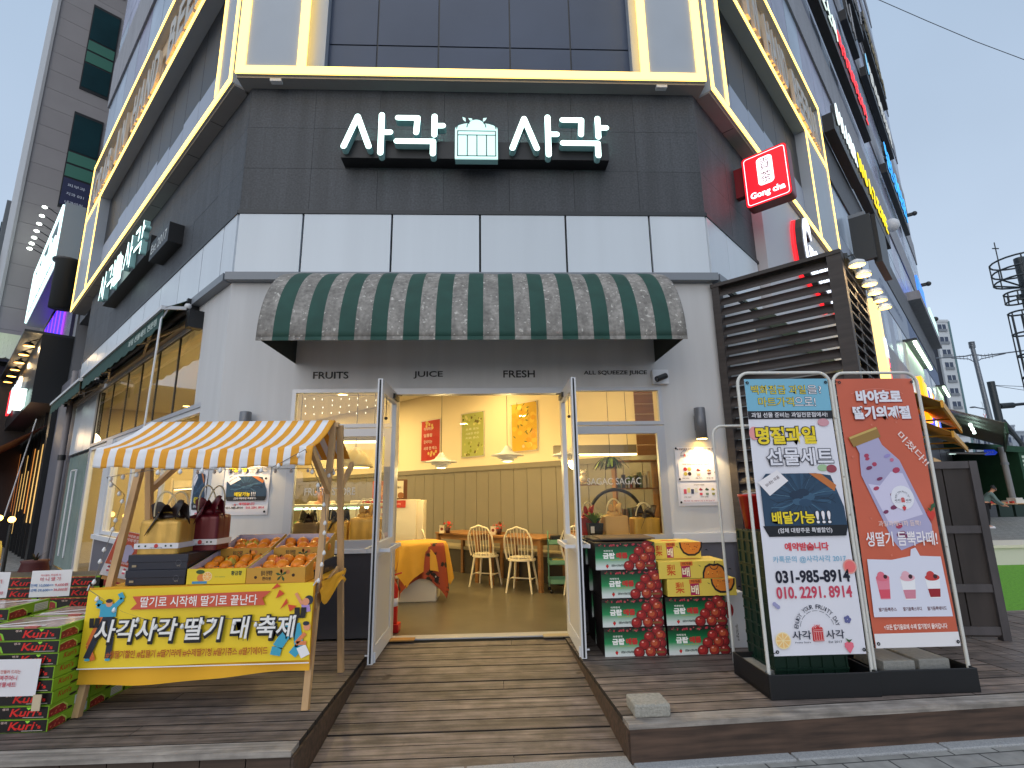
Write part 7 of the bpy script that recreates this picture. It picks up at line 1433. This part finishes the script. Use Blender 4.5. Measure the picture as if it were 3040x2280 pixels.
# apartments and far blocks
def block(x0, x1, y0, y1, z1, mt, label, rows, cols, roof=True):
    t = thing('apartment_block', label, 'apartment block', (x0, y0, -.22)); m = MB(); m.box(0, x1 - x0, 0, y1 - y0, 0, z1, mt); m.build('wall', t); m = MB(); m.box(-.15, x1 - x0 + .15, -.15, y1 - y0, z1, z1 + .5, mt); m.build('roof', t); dx = (x1 - x0) / cols; dz = z1 / rows
    for j in range(rows):
        for i in range(cols):
            m = MB(); m.box(i * dx + dx * .2, i * dx + dx * .8, -.05, .1, j * dz + dz * .3, j * dz + dz * .8, M_winup); m.box(i * dx + dx * .48, i * dx + dx * .52, -.08, -.05, j * dz + dz * .3, j * dz + dz * .8, M_panel); m.box(i * dx + dx * .17, i * dx + dx * .83, -.2, -.1, j * dz + dz * .22, j * dz + dz * .42, M_trim); m.build('window', t)
    return t
M_apt = mat('apartment_white', (190, 196, 202), .7); M_apt2 = mat('apartment_far', (150, 160, 172), .8)
t = block(98.0, 101.0, 100, 112, 37.4, M_apt, 'tall white apartment tower beyond the end of the right wall', 13, 1); m = MB(); m.box(-1.2, -.02, .5, 12, 0, 36.9, mat('navy_wall', (44, 50, 62), .7)); m.build('dark_side', t); m = MB(); m.box(3.0, 3.4, -.1, 12, 0, 37.6, mat('teal_edge', (90, 120, 126), .6)); m.build('edge_trim', t)
random.seed(50)
for i in range(9):
    x = 108 + i * 6.0; block(x, x + random.uniform(4, 6), 120 + i * 3, 135 + i * 3, random.uniform(15, 19), M_apt2, 'low pale far block on the right skyline, %s from the tall tower' % (ORD[1:] + ['tenth'])[i] if i else 'low pale far block on the right skyline, nearest the tall tower', 4, 2)
t = thing('radio_tower', 'thin red and white lattice tower far behind the street lamps', 'radio tower', (155, 150, -.22)); m = MB()
for z in range(0, 28, 2): w_ = .9 - z * .02; m.tube([(-w_, 0, z), (w_, 0, z + 2)], .1, ink((200, 60, 60)) if (z // 4) % 2 else M_panel, 4); m.tube([(w_, 0, z), (-w_, 0, z + 2)], .1, ink((200, 60, 60)) if (z // 4) % 2 else M_panel, 4)
m.build('lattice', t)

# ---------------------------------------------------------------- left background
TS = 22.0; TW = LW @ Matrix.Translation((-TS, 0, 0)) @ Matrix.Rotation(radians(90), 4, 'Z')   # tower face: local x = into the wall side, y away up the street
t = thing('tower_building', 'grey clad tower with green tinted windows beyond the left street side', 'building', M=TW); M_tw = mat('tower_cladding', (152, 147, 148), .6, noise=(1, .05), rand=.05); M_tg = mat('teal_window', (26, 58, 64), .12, spec=.8, noise=(.7, .2)); M_tg2 = mat('green_spandrel', (70, 122, 106), .3)
m = MB(); m.box(-1.3, 6, .06, 16, -.2, 42, mat('tower_core', (60, 56, 56), .7)); 
for k in range(46):
    for j in range(3): m.box(-1.3 + j * 2.45 + .01, -1.3 + (j + 1) * 2.45 - .01, -.0, .06, -.2 + k * .92, -.2 + (k + 1) * .92 - .012, M_tw)
m.build('wall', t); m = MB(); m.box(-1.4, -1.3, -.05, 16, -.2, 42, mat('pale_corner_trim', (170, 170, 172), .5)); m.build('corner_trim', t)
for k, (z0, z1) in enumerate(((13.8, 18.5), (19.7, 24.3), (25.4, 30), (31, 35.6))):
    m = MB(); m.box(-.2, .85, -.04, .02, z0, z1, M_dark); h_ = z1 - z0
    for a, b_, mt in ((0.03, .3, M_tg if k else mat('navy_notice', (46, 50, 84), .4)), (.32, .44, M_tg2), (.46, .57, M_tg2), (.59, .97, M_tg)): m.box(-.16, .81, -.055, -.04, z0 + h_ * a, z0 + h_ * b_, mt)
    if k == 0:
        for j, s_ in enumerate(('내과의원', '치과 031', '피부과')): m.txt(s_, 0, .6, z0 + h_ * (.05 + .085 * j), z0 + h_ * (.08 + .085 * j), -.058, ink((200, 206, 220)), .01)
    m.build('window', t)
for k in range(7):
    z = 13.2 - k * .42 * (1 - .04 * k); x = -.62 - .035 * k; tl = thing('sign_lamp', 'cool white arm lamp on the tower wall, %s from the top of its row' % ('first', 'second', 'third', 'fourth', 'fifth', 'sixth', 'seventh')[k], 'spotlight', M=TW @ Matrix.Translation((x, -.9, z)), group='cool white arm lamps on the tower')
    m = MB(); m.tube([(.9, .85, 0), (.1, 0, .03)], .02, M_iron, 5); m.build('arm', tl); m = MB(); m.ball((0, 0, 0), .085, glow((240, 255, 240), 4), 8, .6); m.build('head', tl)
m = MB(TW); m.box(-.05, .8, -.3, -.2, 7.6, 8.6, ink((166, 170, 176))); m.txt('031', .02, .5, 7.85, 8.15, -.303, ink(blk), .01); m.build('number_sign', None, 'grey sign beginning 03 low on the tower wall', 'sign')
# further block behind
mb = MB(LW); t = thing('far_building', 'narrow far building at the left edge with a strip of dark signs', 'building', M=LW @ Matrix.Translation((-44, -1.6, -.22))); m = MB(); m.box(-6, 5, 0, 8, 0, 21, mat('far_grey', (120, 126, 132), .7)); m.build('wall', t)
for k in range(6): m = MB(); m.box(5, 5.06, .2, 1.2, 3 + k * 3, 5 + k * 3, M_tg); m.box(1 + 0, 3.5, -.06, 0, 3 + k * 3, 5 + k * 3, M_tg); m.build('window', t)
for k in range(8): m = MB(LW @ Matrix.Translation((-27 - k * 1.2, -1.5 - .05 * k, 6.5 + 1.2 * k))); m.box(-.4, .4, -.5, .1, 0, 1.0, random.choice([M_black, M_iron, mat('dark_red_sign', (90, 34, 50), .5)])); m.build('projecting_sign', None, 'dark projecting sign on the left tower side, %s of a climbing row' % (ORD[k]), 'sign', 'dark projecting signs climbing the left tower')
# annex with dark coffee front and lit neon board
t = thing('side_building', 'low neighbouring block with black shopfront and rows of warm spots at the left', 'building', M=LW @ Matrix.Translation((-12.8, 0, 0))); m = MB(); m.box(-8.8, 0, .1, 6, -.2, 9.8, mat('annex_grey', (128, 130, 136), .5)); m.build('wall', t)
m = MB(); m.box(-.35, .05, -.12, .12, -.2, 4.0, M_black); m.build('column', t); m = MB(); m.box(-8.5, .02, -.58, .1, 4.0, 5.9, M_black); m.box(-8.5, .02, -.95, .1, 5.9, 5.97, M_iron); m.build('fascia', t); m = MB(); m.box(-8.5, -.35, .0, .1, -.2, 4.0, mat('bronze_glass', (40, 30, 22), .1, spec=.9))
random.seed(17)
for k in range(9): m.box(-8.3 + k * .9, -8.3 + k * .9 + .06, -.06, .0, -.2, 4.0, M_black); m.box(-8.2 + k * .9, -8.2 + k * .9 + random.uniform(.25, .6), -.012, -.002, random.uniform(.3, 1.2), random.uniform(1.8, 3.2), glow(random.choice([(230, 150, 70), (200, 120, 60), (240, 190, 110)]), .55))  # glowing patches on the glass paint a warm lit interior
m.build('shop_front', t)
lamp('shopfront_fill', (-2.0, -1.0, 3.2), 25, .3, (1, .7, .38), t, 'POINT')  # added fill light without a fitting, warms the dark left shopfront
m = MB(); m.box(-8.5, -.5, .02, .1, 6.1, 8.2, mat('violet_window', (60, 60, 90), .2)); 
random.seed(3)
for k in range(16): m.box(-7.5 + k * .35, -7.5 + k * .35 + .12, -.02, .02, 6.4 + random.uniform(0, .3), 7.9, glow((60, 40, 230), 1.2) if k % 3 else glow((150, 60, 200), .8))
m.build('window', t)
for k in range(6):
    tl = thing('sign_lamp', 'warm arm lamp over the black shopfront, %s from the near end' % ('first', 'second', 'third', 'fourth', 'fifth', 'sixth')[k], 'spotlight', M=LW @ Matrix.Translation((-13.3 - k * 1.3, -.78, 5.62)), group='warm arm lamps over the black shopfront')
    m = MB(); m.lathe([(.13, 0), (.135, .02), (.09, .08), (.03, .12)], M_black, 14); m.tube([(0, 0, .12), (0, .2, .25)], .015, M_black, 5); m.build('shade', tl); m = MB(); m.lathe([(.0001, -.003), (.12, -.002)], glow((255, 185, 85), 4), 14); m.build('bulb', tl)
    if k % 2 == 0: lamp('arm_lamp_light', (0, .1, -.05), 10, .1, (1, .7, .35), tl, 'POINT')
t = thing('coffee_sign', 'white and red lit letters on the black shopfront at the left', 'sign', M=LW @ Matrix.Translation((-19.4, -.62, 4.35)))
for k, (ch, c_) in enumerate((('1', (255, 50, 60)), ('1', (225, 245, 255)), ('0', (225, 245, 255)), ('8', (225, 245, 255)), ('8', (225, 245, 255)))): m = MB(); m.txt(ch, k * .8, k * .8 + .5, 0, .85, -.05, glow(c_, .8), .0, .03); m.build('letter', t)
m = MB(); m.box(4.6, 5.6, -.2, .0, -.35, .15, glow((215, 250, 240), 1.5)); m.build('light_box', t)
t = thing('bead_sign', 'white bead-lit sign board with cursive letters projecting at the left', 'sign', M=LW @ Matrix.Translation((-20.6, -.5, 8.0))); m = MB(); m.box(0, 7.2, -.05, .45, 0, 2.2, mat('sign_case_grey', (150, 160, 166), .4)); m.build('case', t)
m = MB()
for z in (.08, 2.0): m.box(.05, 7.15, -.1, -.05, z, z + .12, glow((215, 250, 248), 1.0))
for x in (.0, 7.05): m.box(x, x + .12, -.1, -.05, .2, 2.0, glow((215, 250, 248), 1.0))
m.build('bead_tube', t); m = MB(); m.rect(.1, 7.1, .2, 2.0, -.06, ink((90, 110, 114))); m.txt('Cafe Bonbon', .5, 6.7, .45, 1.7, -.09, glow((205, 245, 240), .9), .02, .02, shear=.3); m.build('lettering', t)
t = thing('duct', 'dark round ventilation duct on the wall beside the bead-lit sign', 'duct', M=LW @ Matrix.Translation((-12.4, -.35, 6.6))); m = MB(); m.lathe([(.26, 0), (.26, 1.3), (.34, 1.36), (.34, 1.42), (.0001, 1.5)], M_iron, 16); m.build('pipe', t)
t = thing('roof_canopy', 'cream scalloped tile canopy at the far left', 'canopy', M=TW @ Matrix.Translation((-1.5, -.6, 6.6))); M_tile = mat('cream_tile', (196, 204, 170), .5); m = MB()
for j in range(9):
    for i in range(16):
        a, y_, z_ = -1.2 + i * .22 + (j % 2) * .11, -.9 + j * .11, .05 + j * .125; m.add([(a, y_, z_ + .02), (a + .05, y_ - .03, z_ - .03), (a + .11, y_ - .04, z_ - .05), (a + .17, y_ - .03, z_ - .03), (a + .22, y_, z_ + .02), (a + .22, y_ + .12, z_ + .15), (a, y_ + .12, z_ + .15)], [(0, 1, 2, 3, 4, 5, 6)], M_tile)
m.box(-1.3, 2.5, -.85, .3, -.1, .0, M_dark); m.build('tiles', t)
t = thing('number_sign', 'round red lit sign with a white 2 under the cream canopy', 'sign', M=TW @ Matrix.Translation((.15, -2.2, 6.75))); m = MB(); m.tube([(0, -.06, 0), (0, .06, 0)], .2, glow((225, 20, 30), .9), 20); m.txt('2', -.07, .07, -.11, .11, -.063, glow((250, 250, 250), 1.2), .04); m.build('disc', t)
m = MB(TW); m.box(-8, 2.6, -1.0, -.7, -.2, 6.4, mat('dark_shop', (36, 30, 32), .5)); m.build('dark_front', None, 'dark recessed shop front below the cream tile canopy', 'shop front')
t = thing('awning', 'dark red awning over the left neighbour, cut by the photo edge', 'awning', M=LW @ Matrix.Translation((-15.2, -.1, 3.2))); M_rd = mat('dark_red_cloth', (84, 22, 26), .7, streak=(3, .3, 3)); m = MB(); m.poly([(-7, 0, .3), (1.5, 0, .3), (1.2, -1.15, -.55), (-7, -1.15, -.55)], M_rd); m.build('cloth', t, solid=.01); m = MB(); m.box(-7, 1.25, -1.2, -1.14, -.64, -.52, M_whitem); m.build('front_rail', t); m = MB(); m.tube([(1.2, -.2, .5), (1.15, -.5, -2.2)], .018, M_whitem, 6); m.build('crank_rod', t)
# street-side furniture left
t = thing('metal_chair', 'yellow seated metal chair by the left shopfronts', 'chair', (-8.0, 3.45, 0), radians(-30)); M_yt = mat('yellow_tube', (196, 170, 60), .4); m = MB(); m.tube([(-.28, .0, .42), (-.28, 0, .66), (-.22, 0, .76), (.22, 0, .76), (.28, 0, .66), (.28, 0, .42)], .02, M_yt); m.build('back_frame', t); m = MB(); m.box(-.27, .27, -.42, .04, .38, .44, ink((206, 150, 50))); m.build('seat', t, bevel=.01)
for i in (-1, 1):
    for j in (-.4, .02): m = MB(); m.tube([(i * .25, j, .4), (i * .27, j, 0)], .016, M_yt); m.build('leg', t)
t = thing('metal_chair', 'pale pink outdoor armchair at the left picture edge', 'chair', (-8.9, 3.6, 0), radians(-20)); M_pk = mat('pink_tube', (170, 140, 134), .5); m = MB(); m.tube([(-.3, -.4, .4), (-.32, -.4, .64), (-.2, .1, .68), (.25, .1, .68), (.32, -.4, .64), (.3, -.4, .4)], .022, M_pk); m.build('arm_rail', t); m = MB(); m.box(-.28, .28, -.4, .1, .38, .42, M_pk); m.build('seat', t)
for i in (-1, 1):
    for j in (-.38, .08): m = MB(); m.tube([(i * .26, j, .4), (i * .28, j, 0)], .018, M_pk); m.build('leg', t)
t = thing('flower_pot', 'dark red round pot beside the yellow chair', 'flower pot', (-7.35, 3.5, 0)); m = MB(); m.lathe([(.12, 0), (.2, .3), (.17, .42), (.19, .46)], mat('maroon_pot', (70, 24, 28), .6, bump=(30, .5)), 14); m.build('pot', t); tuft(t, 20, .16, .24, [g3, mat('dead_leaf', (70, 50, 36), .8)], 9, .012, .3, .42)
for k, (x, y_) in enumerate(((-9.3, 5.2), (-10.6, 6.4))):
    t = thing('floor_lamp', 'warm glowing low lamp by the left doorways, %s one' % ('nearer', 'further')[k], 'lamp', (x, y_, 0)); m = MB(); m.tube([(0, 0, 0), (0, 0, .95)], .03, M_black); m.build('post', t); m = MB(); m.ball((0, 0, 1.05), .06, glow((255, 190, 90), 5), 8); m.build('globe', t)
t = thing('notice_board', 'white and red standing notice at the left picture edge', 'notice', (-11.0, 5.3, 0), radians(-30)); m = MB(); m.box(-.3, .3, -.02, .02, .2, 1.9, ink((214, 196, 190))); m.txt('원두판매', -.2, .22, 1.6, 1.74, -.025, ink((40, 30, 30)), .02); m.txt('딸기음료', -.2, .22, 1.3, 1.4, -.025, ink((200, 60, 60)), .02); m.txt('바스크', -.2, .1, 1.1, 1.2, -.025, ink((200, 60, 60)), .02); m.build('board', t)
